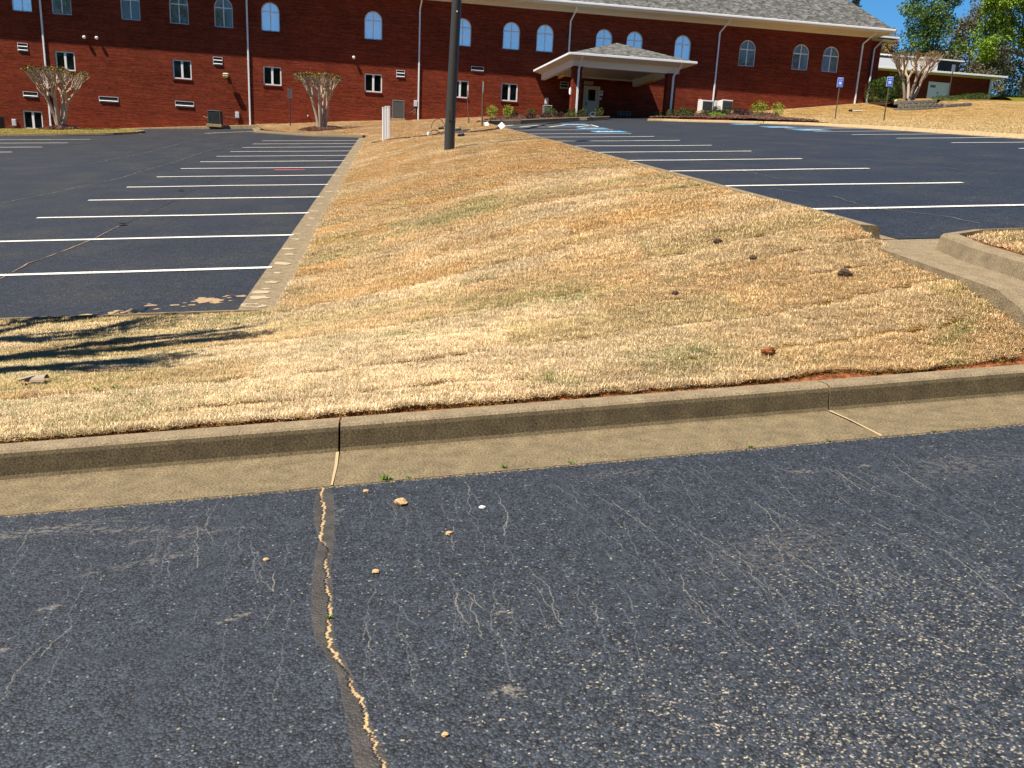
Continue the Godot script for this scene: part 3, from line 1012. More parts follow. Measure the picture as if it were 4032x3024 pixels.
	for q in [[5.0, 38.3, 10.1, 38.5], [5.0, 40.9, 10.4, 41.15], [10.1, 38.5, 10.4, 41.15], [6.2, 38.4, 7.6, 41.0], [7.6, 38.4, 9.0, 41.05], [9.0, 38.45, 10.2, 40.6], [5.2, 38.9, 6.3, 41.0]]:
		line(lot, Vector2(q[0], q[1]), Vector2(q[2], q[3]), lot_bumpy_right)
	for k in 5:
		line(lot, Vector2(17.9, 20.6 + 2.87 * k), Vector2(22.35, 20.75 + 2.87 * k), lot_bumpy_right)
	line(lot, Vector2(17.75, 17.7), Vector2(22.35, 17.85), lot_bumpy_right)
	for q in [[18.1, 34.9, 22.2, 35.1], [18.4, 38.4, 22.0, 38.6], [18.5, 36.0, 22.2, 36.2]]:
		line(lot, Vector2(q[0], q[1]), Vector2(q[2], q[3]), lot_bumpy_right)
	for q in [[9.75, 42.2, 1], [9.3, 36.5, 1], [9.1, 32.95, 1], [19.1, 41.6, -1], [18.85, 37.2, -1], [18.7, 33.8, -1]]:
		accessible(lot, Vector2(q[0], q[1]), q[2])
	for q in [[Vector2(6.41, 10.7), Vector2(6.22, 9.5), Vector2(6.5, 9.1), Vector2(6.74, 8.6), Vector2(6.69, 8.0)], [Vector2(5.88, 12.0), Vector2(6.04, 11.53), Vector2(6.28, 11.1)], [Vector2(10.9, 17.3), Vector2(11.29, 16.2), Vector2(11.37, 14.7), Vector2(11.27, 13.4)], [Vector2(6.3, 16.4), Vector2(6.9, 14.9), Vector2(6.8, 13.0)], [Vector2(12.6, 24.0), Vector2(12.9, 20.5), Vector2(13.4, 17.5)]]:
		crack(lot, PackedVector2Array(q), 0.03, M.crack_dust, lot_bumpy_right, 0.02)
	for k in 26:
		var s := 9.3 + k * k * 0.035 + rng.randf_range(0.0, 0.5)
		blot(lot, "sand_deposit", Vector2(rng.randf_range(-1.62, -1.5), s), rng.randf_range(0.05, 0.11), M.sand_film, func(_x: float, q: float) -> float: return y_left(-1.72, q) + 0.002)
	# concrete flume between the sod and the small island
	mb = MB.new()
	for k in 14:
		var s0 := 3.9 + k * 0.245
		var s1 := s0 + 0.245
		var f0 := y_flume(maxf(s0, 4.36)) + 0.006
		var f1 := y_flume(maxf(s1, 4.36)) + 0.006
		var rim := [[4.5, -0.5], [4.5, 0.035], [4.62, 0.045], [4.78, 0.0], [5.0, -0.006], [5.16, 0.004], [5.95, 0.055]]
		for q in rim.size() - 1:
			mb.quad(V(rim[q][0], s0, f0 + rim[q][1]), V(rim[q + 1][0], s0, f0 + rim[q + 1][1]), V(rim[q + 1][0], s1, f1 + rim[q + 1][1]), V(rim[q][0], s1, f1 + rim[q][1]))
	structure(mb, "drain_flume", M.kerb_concrete)
	mb = MB.new()
	sheet(mb, PackedVector2Array([Vector2(5.95, 7.0), Vector2(22.4, 7.0), Vector2(22.4, 7.3), Vector2(5.95, 7.3)]), 0.5, func(x: float, _s: float) -> float: return y_right(x, 7.24) + 0.004)
	structure(mb, "gutter", M.kerb_concrete)

	# kerbs
	var gutter := PackedVector2Array([Vector2(0, -0.15), Vector2(0, 0.004), Vector2(0.54, -0.006), Vector2(0.555, 0.0), Vector2(0.565, 0.02), Vector2(0.58, 0.118), Vector2(0.588, 0.14), Vector2(0.602, 0.152), Vector2(0.625, 0.157), Vector2(0.745, 0.152), Vector2(0.75, -0.15)])
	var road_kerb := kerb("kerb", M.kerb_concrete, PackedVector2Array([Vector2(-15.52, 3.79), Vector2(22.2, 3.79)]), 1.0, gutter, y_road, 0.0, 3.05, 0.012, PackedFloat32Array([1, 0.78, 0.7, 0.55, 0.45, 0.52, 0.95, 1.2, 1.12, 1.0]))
	for x: float in [-0.27, 2.78, -3.32]:
		var joint := MB.new()
		ribbon(joint, PackedVector2Array([Vector2(x, 3.8), Vector2(x + 0.004, 4.1), Vector2(x - 0.004, 4.33)]), 0.014, func(px: float, _s: float) -> float: return y_road(px, 3.79) - 0.001, 0.006, 0.006)
		part(joint, "joint_sand", M.joint_sand, road_kerb)
	var low := PackedVector2Array([Vector2(0, -0.15), Vector2(0, 0.006), Vector2(0.33, -0.002), Vector2(0.35, 0.02), Vector2(0.37, 0.09), Vector2(0.39, 0.105), Vector2(0.51, 0.11), Vector2(0.52, -0.15)])
	kerb("kerb", M.kerb_concrete, PackedVector2Array([Vector2(-1.72, 8.9), Vector2(-1.72, 47.8)]), -1.0, low, y_left, 2.0)
	var plain_kerb := PackedVector2Array([Vector2(-0.28, -0.1), Vector2(-0.28, 0.008), Vector2(-0.01, 0.002), Vector2(0.0, 0.01), Vector2(0.02, 0.12), Vector2(0.04, 0.135), Vector2(0.16, 0.14), Vector2(0.17, -0.15)])
	kerb("kerb", M.kerb_concrete, PackedVector2Array([Vector2(-1.25, 8.95), Vector2(-15, 8.95)]), 1.0, PackedVector2Array([Vector2(0, -0.1), Vector2(0.0, 0.02), Vector2(0.02, 0.09), Vector2(0.16, 0.1), Vector2(0.17, -0.15)]), y_left)
	kerb("kerb", M.kerb_concrete, PackedVector2Array([Vector2(-1.55, 47.75), Vector2(-4.2, 49.2), Vector2(-6.25, 51.75), Vector2(-8.2, 54.3), Vector2(-8.75, 55.4), Vector2(-8.7, 56.4), Vector2(-9.5, 60.3)]), -1.0, plain_kerb, y_left)
	kerb("kerb", M.kerb_concrete, PackedVector2Array([Vector2(4.95, 41.75), Vector2(4.95, 7.3)]), -1.0, PackedVector2Array([Vector2(-0.25, -0.1), Vector2(-0.25, 0.008), Vector2(0, 0.004), Vector2(0.02, 0.12), Vector2(0.05, 0.135), Vector2(0.23, 0.14), Vector2(0.24, -0.15)]), y_right)
	kerb("kerb", M.kerb_concrete, PackedVector2Array([Vector2(4.75, 41.9), Vector2(6.96, 43.05), Vector2(8.97, 45.6), Vector2(11.55, 48.62), Vector2(12.1, 48.62), Vector2(14.1, 50.9)]), 1.0, PackedVector2Array([Vector2(-0.2, -0.1), Vector2(-0.2, 0.008), Vector2(-0.01, 0.004), Vector2(0.02, 0.2), Vector2(0.05, 0.22), Vector2(0.16, 0.22), Vector2(0.17, -0.15)]), y_right)
	kerb("kerb", M.pale_concrete, PackedVector2Array([Vector2(15.8, 48.3), Vector2(16.7, 48.2), Vector2(17.95, 45.95), Vector2(19.25, 44.3), Vector2(20.45, 42.2)]), 1.0, plain_kerb, y_right)
	kerb("kerb", M.pale_concrete, PackedVector2Array([Vector2(20.46, 42.19), Vector2(22.0, 39.9), Vector2(22.45, 35), Vector2(22.45, 4)]), 1.0, PackedVector2Array([Vector2(-0.28, -0.1), Vector2(-0.28, 0.008), Vector2(-0.01, 0.002), Vector2(0.0, 0.01), Vector2(0.06, 0.13), Vector2(0.09, 0.145), Vector2(0.2, 0.15), Vector2(0.21, -0.15)]), y_right)
	var corner := PackedVector2Array([Vector2(5.14, 3.7), Vector2(5.14, 6.55), Vector2(5.2, 6.8), Vector2(5.42, 6.95), Vector2(5.8, 6.98), Vector2(22.3, 6.98)])
	kerb("kerb", M.kerb_concrete, corner, -1.0, PackedVector2Array([Vector2(0, -0.2), Vector2(0, 0.0), Vector2(0.03, 0.14), Vector2(0.05, 0.165), Vector2(0.17, 0.17), Vector2(0.18, -0.2)]), func(x: float, s: float) -> float: return y_flume(clampf(s, 4.4, 7.0)) + 0.064 * (x - 5.14), 1.6, 3.05)
	kerb("kerb", M.kerb_concrete, PackedVector2Array([Vector2(-40, 49.7), Vector2(-22, 50.15), Vector2(-18.9, 50.55), Vector2(-16.5, 51.45), Vector2(-15.35, 52.9), Vector2(-15.35, 54.6), Vector2(-16.6, 56.6), Vector2(-19, 57.55), Vector2(-40, 57.55)]), 1.0, plain_kerb, y_left)
	# concrete footing strip at the foot of the wall
	var strip := kerb("wall_footing", M.pale_concrete, PackedVector2Array([Vector2(-45, 60.25), Vector2(13.4, 60.25)]), 1.0, PackedVector2Array([Vector2(0, -0.3), Vector2(0, 0.0), Vector2(0.02, 0.02), Vector2(0.76, 0.03)]), func(x: float, _s: float) -> float: return y_wall_base(x) - 0.02, 1.0)
	strip.set_meta("kind", "structure")
	kerb("wall_footing", M.pale_concrete, PackedVector2Array([Vector2(26.5, 60.25), Vector2(39.5, 60.25)]), 1.0, PackedVector2Array([Vector2(0, -0.3), Vector2(0, 0.0), Vector2(0.02, 0.02), Vector2(0.76, 0.03)]), func(x: float, _s: float) -> float: return y_wall_base(x) - 0.02, 1.0)

	# planted ground
	mb = MB.new()
	sheet(mb, PackedVector2Array(LAWN), 0.6, func(x: float, s: float) -> float: return lawn_plain(x, s) - 0.045)
	var soil := structure(mb, "lawn_soil", M.red_clay)
	sod(soil)
	mb = MB.new()
	sheet(mb, PackedVector2Array(RIGHT_BANK), 1.3, lawn)
	structure(mb, "grass_bank", M.bank_grass)
	mb = MB.new()
	sheet(mb, PackedVector2Array([Vector2(58, 68), Vector2(140, 68), Vector2(150, 135), Vector2(69.2, 135), Vector2(69.2, 84)]), 2.5, func(x: float, s: float) -> float: return minf(12.7 + 0.2 * (s - 67.0), 15.9) + 0.02 * (x - 66.0) + 0.12 * bump.get_noise_2d(x, s))
	structure(mb, "hill", M.far_grass)
	mb = MB.new()
	sheet(mb, PackedVector2Array(LEFT_BED), 0.6, bed_left)
	structure(mb, "planting_bed", M.mulch)
	mb = MB.new()
	sheet(mb, PackedVector2Array(RIGHT_BED), 0.6, bed_left)
	structure(mb, "planting_bed", M.mulch)
	mb = MB.new()
	sheet(mb, PackedVector2Array(ISLAND), 0.8, y_island)
	structure(mb, "grass_island", M.sod_3)
	mb = MB.new()
	sheet(mb, PackedVector2Array([Vector2(5.32, 4.5), Vector2(22.2, 4.5), Vector2(22.2, 6.8), Vector2(5.7, 6.8), Vector2(5.4, 6.7), Vector2(5.33, 6.4)]), 0.5, func(x: float, s: float) -> float: return y_strip(x, s) - 0.03)
	structure(mb, "grass_island", M.red_clay)

func line(lot: Node, a: Vector2, b: Vector2, h: Callable) -> void:
	var mb := MB.new()
	var m := a.lerp(b, rng.randf_range(0.3, 0.7)) + Vector2(0, rng.randf_range(-0.03, 0.03))
	ribbon(mb, PackedVector2Array([a, m, b]), 0.12, h, 0.009)
	part(mb, "stall_line", M.line_paint, lot)

func crack(lot: Node, pts: PackedVector2Array, w: float, m: Material, h: Callable, wobble := 0.03) -> void:
	# a wandering line of uneven width, pinched off here and there
	var mb := MB.new()
	var rise := 0.0045 if m == M.crack_sealer else 0.0065
	var side := PackedVector3Array()
	var run := 0.0
	for k in pts.size() - 1:
		var l := pts[k].distance_to(pts[k + 1])
		var steps := maxi(2, int(l / 0.1))
		var t := (pts[k + 1] - pts[k]).normalized()
		var nrm := Vector2(-t.y, t.x)
		for j in steps:
			var p := pts[k].lerp(pts[k + 1], float(j) / steps) + nrm * (wobble * 2.2 * bump.get_noise_2d(run * 30.0, pts[0].x * 10.0) + wobble * bump.get_noise_2d(run * 120.0, 9.0))
			var wide := w * clampf(0.8 + 1.2 * bump.get_noise_2d(run * 22.0, pts[0].x * 31.0 + 5.0), 0.0, 1.2)
			run += l / steps
			var a := p + nrm * wide * 0.5
			var b := p - nrm * wide * 0.5
			side.append(V(a.x, a.y, h.call(a.x, a.y) + rise))
			side.append(V(b.x, b.y, h.call(b.x, b.y) + rise))
	for k in range(0, side.size() - 3, 2):
		if side[k].distance_to(side[k + 1]) > 0.004:
			mb.quad(side[k + 1], side[k + 3], side[k + 2], side[k])
	part(mb, "crack", m, lot)

func blot(lot: Node, called: String, at: Vector2, r: float, m: Material, h: Callable) -> void:
	var mb := MB.new()
	var pts := PackedVector3Array()
	for k in 11:
		var a := TAU * k / 11
		var p := at + Vector2(cos(a) * 1.5, sin(a)) * r * rng.randf_range(0.45, 1.1)
		pts.append(V(p.x, p.y, h.call(p.x, p.y) + 0.005))
	pts.insert(0, V(at.x, at.y, h.call(at.x, at.y) + 0.005))
	pts.append(pts[1])
	mb.poly(pts)
	part(mb, called, m, lot)

func accessible(lot: Node, at: Vector2, turn: float) -> void:
	# a blue square with the white wheelchair symbol, read from the drive lane
	var flat := func(x: float, y: float, rise: float) -> Vector3:
		var p := at + Vector2(y * turn, x * turn)
		return V(p.x, p.y, lot_bumpy_right(p.x, p.y) + rise)
	var mb := MB.new()
	for i in 4:
		for j in 4:
			var x0 := -0.62 + i * 0.31
			var y0 := -0.68 + j * 0.34
			mb.quad(flat.call(x0, y0, 0.006), flat.call(x0, y0 + 0.34, 0.006), flat.call(x0 + 0.31, y0 + 0.34, 0.006), flat.call(x0 + 0.31, y0, 0.006))
	var sq := part(mb, "accessible_marking", M.blue_paint, lot)
	mb = MB.new()
	for k in 12:
		var a := TAU * k / 12
		var b := TAU * (k + 1) / 12
		mb.tri(flat.call(-0.05, 0.42, 0.011), flat.call(-0.05 + 0.08 * cos(a), 0.42 + 0.08 * sin(a), 0.011), flat.call(-0.05 + 0.08 * cos(b), 0.42 + 0.08 * sin(b), 0.011))
	for k in 14:
		var a := lerpf(1.9, 5.9, k / 14.0)
		var b := lerpf(1.9, 5.9, (k + 1) / 14.0)
		mb.quad(flat.call(-0.06 + 0.25 * cos(a), -0.15 + 0.25 * sin(a), 0.011), flat.call(-0.06 + 0.25 * cos(b), -0.15 + 0.25 * sin(b), 0.011), flat.call(-0.06 + 0.34 * cos(b), -0.15 + 0.34 * sin(b), 0.011), flat.call(-0.06 + 0.34 * cos(a), -0.15 + 0.34 * sin(a), 0.011))
	for q in [[-0.09, -0.08, 0.02, 0.32], [0.0, -0.1, 0.26, 0.0], [0.0, 0.1, 0.2, 0.18], [0.2, -0.4, 0.3, -0.05], [0.28, -0.42, 0.42, -0.34]]:
		mb.quad(flat.call(q[0], q[1], 0.0112), flat.call(q[2], q[1], 0.0112), flat.call(q[2], q[3], 0.0112), flat.call(q[0], q[3], 0.0112))
	part(mb, "wheelchair_symbol", M.line_paint, sq)

# ---------------------------------------------------------------- sod and grass

var pieces := {}

func sod_kind(row: int, col: int) -> int:
	var k := row * 7919 + col * 104729
	return absi(hash(k)) % 100

func sod_cell(x: float, s: float) -> Vector2i:
	# rows follow the kerb and climb gently to the right
	var t := s - 0.035 * x
	var row := int(floor((t - 4.3) / 0.62))
	var shift := fposmod(absi(hash(row * 31 + 7)) % 1000 / 1000.0 * 1.9, 1.9)
	return Vector2i(row, int(floor((x + 40.0 + shift) / 1.9)))

func row_gap(row: int) -> float:
	var k := absi(hash(row * 17 + 3)) % 100
	return 0.006 + 0.008 * (k % 10) * 0.1 + (0.02 if k < 45 else 0.0)

func sod_tone(cell: Vector2i) -> int:
	var k := sod_kind(cell.x, cell.y)
	var s := 4.3 + cell.x * 0.62
	if s > 11.0 and k < 46:
		return 2 if k < 26 else 1
	if s < 8.5 and k >= 52 and k < 62:
		return 1
	if k < 30:
		return 0
	if k < 52:
		return 1
	if k < 62:
		return 2
	if k < 82:
		return 3
	return 4

func sod(soil: Node) -> void:
	var outline := sod_outline()
	var count := 0
	for row in 70:
		var s0 := 4.3 + row * 0.62
		var shift := fposmod(absi(hash(row * 31 + 7)) % 1000 / 1000.0 * 1.9, 1.9)
		for col in range(10, 27):
			var x0 := col * 1.9 - 40.0 - shift
			if x0 < -9.0 or x0 > 9.0:
				continue
			var rect := PackedVector2Array()
			var g := row_gap(row)
			var e := rng.randf_range(0.003, 0.02)
			for c: Vector2 in [Vector2(x0 + e, s0 + g), Vector2(x0 + 1.9 - e, s0 + g), Vector2(x0 + 1.9 - e, s0 + 0.62 - g), Vector2(x0 + e, s0 + 0.62 - g)]:
				rect.append(Vector2(c.x + rng.randf_range(-0.02, 0.02), c.y + 0.035 * c.x + rng.randf_range(-0.012, 0.012)))
			var edge := outline.duplicate()
			for cut in Geometry2D.intersect_polygons(rect, PackedVector2Array(edge)):
				if count >= 300 or cut.size() < 3:
					continue
				var area := 0.0
				for k in cut.size():
					area += cut[k].cross(cut[(k + 1) % cut.size()])
				if absf(area) < 0.06:
					continue
				var mb := MB.new()
				var rise := rng.randf_range(-0.012, 0.0)
				var tilt := Vector2(rng.randf_range(-0.004, 0.004), rng.randf_range(-0.01, 0.01))
				var mid := rect[0].lerp(rect[2], 0.5)
				var h := func(x: float, s: float) -> float: return lawn(x, s) + rise + tilt.dot(Vector2(x, s) - mid) - 0.022
				sheet(mb, cut, 0.24, h)
				var rim := dense(cut, 0.24)
				for k in rim.size():
					var a := rim[k]
					var b := rim[(k + 1) % rim.size()]
					var ha: float = h.call(a.x, a.y)
					var hb: float = h.call(b.x, b.y)
					mb.quad(V(a.x, a.y, ha - 0.045), V(b.x, b.y, hb - 0.045), V(b.x, b.y, hb), V(a.x, a.y, ha))
				var tone := sod_tone(sod_cell(mid.x, mid.y))
				part(mb, "sod_piece", M["sod_%d" % tone], soil)
				count += 1
	print("sod pieces ", count)

func sod_outline() -> PackedVector2Array:
	# the sod ends raggedly a hand's breadth behind the road kerb, where the clay shows
	var out := PackedVector2Array([Vector2(-14, 4.6)])
	var x := -6.0
	while x < 4.4:
		out.append(Vector2(x, 4.625 + 0.05 * bump.get_noise_2d(x * 40.0, 3.0) + (0.1 * exp(-pow((x - 2.95) / 0.3, 2.0)))))
		x += 0.09
	out.append(Vector2(4.47, 4.75))
	for k in range(2, LAWN.size() - 1):
		out.append(LAWN[k])
	out.append(Vector2(-14, 8.75))
	return out

func tuft(blades: int, spread: float, length: float, width: float, lean: float) -> ArrayMesh:
	var mb := MB.new()
	mb.tinted = true
	for k in blades:
		var a := rng.randf() * TAU
		var at := Vector3(cos(a), 0, sin(a)) * spread * sqrt(rng.randf())
		var d := rng.randf() * TAU
		var up := rng.randf_range(1.0 - lean, 1.0)
		var dir := Vector3(cos(d) * (1.1 - up * 0.8), up, sin(d) * (1.1 - up * 0.8)).normalized()
		var l := length * rng.randf_range(0.55, 1.25)
		var side := dir.cross(Vector3.UP).normalized() if absf(dir.y) < 0.98 else Vector3.RIGHT
		var tone := rng.randf_range(0.5, 1.3)
		mb.col = Color(tone, tone * rng.randf_range(0.94, 1.03), tone * rng.randf_range(0.85, 1.08))
		var mid := at + dir * l * 0.6
		var tip := mid + (dir + Vector3(dir.x, -0.35, dir.z) * 0.8).normalized() * l * 0.45
		mb.tri(at - side * width * 0.5, at + side * width * 0.5, mid + side * width * 0.4)
		mb.tri(at - side * width * 0.5, mid + side * width * 0.4, mid - side * width * 0.4)
		mb.tri(mid - side * width * 0.4, mid + side * width * 0.4, tip)
	return mb.mesh(M.blade)

func scatter(called: String, label: String, outline: PackedVector2Array, window: Rect2, per_m2: float, t: ArrayMesh, size: float, height: Callable, tint: Callable) -> void:
	var places: Array[Transform3D] = []
	var tints := PackedColorArray()
	var m := int(window.get_area() * per_m2)
	for k in m:
		var p := window.position + Vector2(rng.randf(), rng.randf()) * window.size
		if not Geometry2D.is_point_in_polygon(p, outline):
			continue
		var c: Color = tint.call(p.x, p.y)
		if c.a < 0.5:
			continue
		var sc := size * rng.randf_range(0.7, 1.3)
		var b := Basis(Vector3.UP, rng.randf() * TAU).scaled(Vector3(sc, sc * rng.randf_range(0.7, 1.15), sc))
		places.append(Transform3D(b, V(p.x, p.y, height.call(p.x, p.y) - 0.014)))
		tints.append(c)
	var mm := MultiMesh.new()
	mm.transform_format = MultiMesh.TRANSFORM_3D
	mm.use_colors = true
	mm.mesh = t
	mm.instance_count = places.size()
	for k in places.size():
		mm.set_instance_transform(k, places[k])
		mm.set_instance_color(k, tints[k])
	var o := MultiMeshInstance3D.new()
	o.name = numbered(called)
	o.multimesh = mm
	add_child(o)
	tag(o, label, "grass", "", "stuff")
	print(called, " ", places.size())

var green_patch := FastNoiseLite.new()

func straw_tint(x: float, s: float) -> Color:
	var cell := sod_cell(x, s)
	# seams between the pieces stay bare
	var t := fposmod(s - 0.035 * x - 4.3, 0.62)
	var open := row_gap(cell.x) + 0.016 + 0.08 * maxf(0.0, bump.get_noise_2d(x * 14.0, cell.x * 37.0))
	if (t < open or t > 0.62 - open * 0.6) and bump.get_noise_2d(x * 11.0 + 60.0, cell.x * 19.0) > -0.12 and rng.randf() < 0.95:
		return Color(0, 0, 0, 0)
	var c: Color = SOD[sod_tone(cell)]
	var soft := bump.get_noise_2d(x * 7.0 + 31.0, s * 10.0)
	var fine := bump.get_noise_2d(x * 70.0, s * 70.0)
	var lot := rng.randf_range(0.66, 1.16) * (1.0 + 0.25 * soft + 0.3 * fine)
	var green := green_patch.get_noise_2d(x * 2.2, s * 3.2)
	var g := clampf((green - 0.34) * 2.4, 0.0, 0.75)
	# greener along the shaded left end and at a few known spots
	if x < -0.4 and s < 9.0:
		g = maxf(g, clampf((-0.2 - x) * 0.28, 0.0, 0.62) * clampf(0.7 + green, 0, 1))
	for q: Vector3 in [Vector3(1.25, 7.0, 0.55), Vector3(1.7, 6.75, 0.35), Vector3(2.1, 5.05, 0.4), Vector3(1.2, 12.3, 0.7), Vector3(1.5, 13.0, 0.5), Vector3(-0.75, 12.8, 0.4), Vector3(-1.6, 8.4, 0.6), Vector3(0.1, 6.4, 0.3)]:
		var d := Vector2((x - q.x) / q.z, (s - q.y) / (q.z * 0.6)).length()
		g = maxf(g, 0.8 * exp(-d * d))
	if rng.randf() < g * 0.9:
		c = c.lerp(Color(0.25, 0.29, 0.08), rng.randf_range(0.4, 0.9))
	elif rng.randf() < 0.06:
		c = c.lerp(Color(0.30, 0.14, 0.06), 0.5)
	return Color(c.r * lot, c.g * lot * rng.randf_range(0.95, 1.03), c.b * lot, 1)

func bank_tint(x: float, s: float) -> Color:
	var t := rng.randf_range(0.75, 1.1)
	var g := green_patch.get_noise_2d(x * 1.3 + 90.0, s * 1.3)
	var c := Color(0.80, 0.60, 0.33)
	if rng.randf() < clampf((g - 0.05) * 1.6, 0, 0.6):
		c = Color(0.5, 0.46, 0.2)
	return Color(c.r * t, c.g * t, c.b * t, 1)

func green_tint(_x: float, _s: float) -> Color:
	var t := rng.randf_range(0.7, 1.15)
	return Color(0.40 * t, 0.36 * t, 0.10 * t, 1)

func build_grass() -> void:
	var o := sod_outline()
	var near := tuft(34, 0.048, 0.022, 0.0024, 0.96)
	scatter("near_grass", "short dormant straw coloured grass behind the roadside kerb", o, Rect2(-4.6, 4.5, 9.3, 3.2), 2900.0, near, 1.0, lawn, straw_tint)
	scatter("island_grass", "short dormant straw grass in the middle of the sod island", o, Rect2(-5.5, 7.7, 10.4, 6.3), 1500.0, near, 1.35, lawn, straw_tint)
	var mid := tuft(26, 0.085, 0.028, 0.0052, 0.96)
	var matted := tuft(30, 0.1, 0.017, 0.006, 0.98)
	scatter("upper_grass", "dormant tan grass on the upper sod island around the light pole", o, Rect2(-1.3, 14.0, 6.1, 16.0), 420.0, matted, 1.2, lawn, straw_tint)
	scatter("far_lawn_grass", "dormant tan grass below the brick wall", o, Rect2(-9.5, 30.0, 16.0, 30.3), 150.0, matted, 1.6, lawn, straw_tint)
	scatter("bank_grass", "dormant tan grass on the bank behind the blue signs", PackedVector2Array(RIGHT_BANK), Rect2(22.6, 26.0, 32.0, 36.0), 50.0, mid, 1.9, lawn, bank_tint)
	var strip := PackedVector2Array([Vector2(5.36, 4.6), Vector2(9, 4.6), Vector2(9, 6.8), Vector2(5.7, 6.8), Vector2(5.4, 6.6)])
	scatter("strip_grass", "tan grass on the small kerbed island beside the flume", strip, Rect2(5.3, 4.6, 3.7, 2.2), 1300.0, near, 1.2, y_strip, straw_tint)
	scatter("island_tree_grass", "yellowish green grass around the far kerbed tree", PackedVector2Array(ISLAND), Rect2(-28, 49.8, 13, 7.8), 60.0, mid, 2.2, y_island, green_tint)
	# ragged edge blades hanging over the clay behind the kerb
	scatter("edge_grass", "ragged dry grass fringe along the back of the roadside kerb", o, Rect2(-4.6, 4.57, 8.9, 0.12), 1500.0, tuft(14, 0.03, 0.045, 0.003, 0.9), 1.0, lawn, straw_tint)

func chips() -> void:
	# bark chips over the beds, uncountable
	var mb := MB.new()
	mb.tinted = true
	mb.col = Color(1, 1, 1)
	mb.box(Vector3(0, 0.01, 0), Vector3(0.09, 0.02, 0.03))
	mb.box(Vector3(0.03, 0.015, 0.05), Vector3(0.03, 0.02, 0.08), 0.0, Basis(Vector3(1, 0.4, 0).normalized(), 0.5))
	var m := mb.mesh(M.mulch_chip)
	var tone := func(_x: float, _s: float) -> Color:
		var t := rng.randf_range(0.4, 1.6)
		return Color(0.10 * t, 0.052 * t, 0.04 * t, 1)
	scatter("bed_mulch", "dark brown bark mulch in the bed left of the entrance", PackedVector2Array(LEFT_BED), Rect2(4.9, 41.8, 9.3, 18.6), 60.0, m, 1.6, bed_left, tone)
	scatter("bank_mulch", "dark brown bark mulch in the bed beside the white cooling units", PackedVector2Array(RIGHT_BED), Rect2(15.8, 40.0, 12.9, 20.4), 60.0, m, 1.6, bed_left, tone)
	for q in [[-20.95, 56.0, 1.15, "left"], [-4.3, 53.2, 1.3, "mid"]]:
		var ring := PackedVector2Array()
		for k in 18:
			ring.append(Vector2(q[0] + cos(TAU * k / 18) * q[2] * rng.randf_range(0.85, 1.1), q[1] + sin(TAU * k / 18) * q[2] * rng.randf_range(0.85, 1.1)))
		var h: Callable = y_island if q[3] == "left" else lawn
		var label := "dark mulch mound at the foot of the tree before the leftmost downspout" if q[3] == "left" else "dark mulch ring under the tree on the sod island"
		scatter("tree_mulch", label, ring, Rect2(q[0] - 1.5, q[1] - 1.5, 3, 3), 260.0, m, 1.7, func(x: float, s: float) -> float: return h.call(x, s) + 0.1 * maxf(0.0, 1.0 - Vector2(x - q[0], s - q[1]).length() / q[2]) + 0.02, tone)
		mb = MB.new()
		sheet(mb, ring, 0.25, func(x: float, s: float) -> float: return h.call(x, s) + 0.012 + 0.1 * maxf(0.0, 1.0 - Vector2(x - q[0], s - q[1]).length() / q[2]))
		structure(mb, "mulch_mound", M.mulch)


# ---------------------------------------------------------------- the brick building

const ZW := -61.0
const ARCHES := [[-29.3, 1.26], [-24.63, 1.26], [-22.13, 1.26], [-17.72, 1.27], [-14.55, 1.27], [-11.58, 1.26], [-8.41, 1.27], [-1.23, 1.27], [5.25, 1.27], [8.89, 1.28], [11.44, 1.29], [16.0, 1.3], [18.4, 1.3], [22.27, 1.32], [27.59, 1.37], [32.09, 1.4], [34.66, 1.41]]
const LOWS := [[-24.58, 4.86, 6.09], [-22.17, 8.88, 10.13], [-14.52, 8.86, 10.14], [-8.37, 8.86, 10.14], [-1.21, 8.87, 10.15], [5.18, 8.9, 10.14], [8.91, 8.9, 10.19]]

func wall_face(mb: MB, x0: float, x1: float, top: float, z: float, holes: Array, floor_y: Callable) -> void:
	var xs: Array[float] = [x0, x1]
	for h in holes:
		xs.append(h[0])
		xs.append(h[1])
	var x := x0 + 4.0
	while x < x1:
		xs.append(x)
		x += 4.0
	xs.sort()
	for k in xs.size() - 1:
		var a := xs[k]
		var b := xs[k + 1]
		if b - a < 0.001:
			continue
		var mid := (a + b) * 0.5
		var rows := []
		for h in holes:
			if h[0] < mid and mid < h[1]:
				rows.append([h[2], h[3]])
		rows.sort_custom(func(p: Array, q: Array) -> bool: return p[0] < q[0])
		var y0: float = minf(floor_y.call(a), floor_y.call(b)) - 1.2
		for r in rows:
			if r[0] > y0:
				mb.quad(Vector3(a, y0, z), Vector3(b, y0, z), Vector3(b, r[0], z), Vector3(a, r[0], z))
			y0 = r[1]
		mb.quad(Vector3(a, y0, z), Vector3(b, y0, z), Vector3(b, top, z), Vector3(a, top, z))

func arch_points(cx: float, sill: float, w: float, h: float, inset: float, z: float) -> PackedVector3Array:
	# counter-clockwise from the lower left, seen from the front
	var out := PackedVector3Array()
	var r := w * 0.5 - inset
	var spring := sill + h - w * 0.5
	out.append(Vector3(cx - r, sill + inset, z))
	out.append(Vector3(cx + r, sill + inset, z))
	for k in 13:
		var a := PI * k / 12.0
		out.append(Vector3(cx + r * cos(a), spring + r * sin(a), z))
	return out

func ring(mb: MB, outer: PackedVector3Array, inner: PackedVector3Array, depth: float) -> void:
	var n := outer.size()
	var d := Vector3(0, 0, -depth)
	for k in n:
		var m := (k + 1) % n
		mb.quad(outer[k], outer[m], inner[m], inner[k])
		mb.quad(inner[k], inner[m], inner[m] + d, inner[k] + d)
		mb.quad(outer[m], outer[k], outer[k] + d, outer[m] + d)

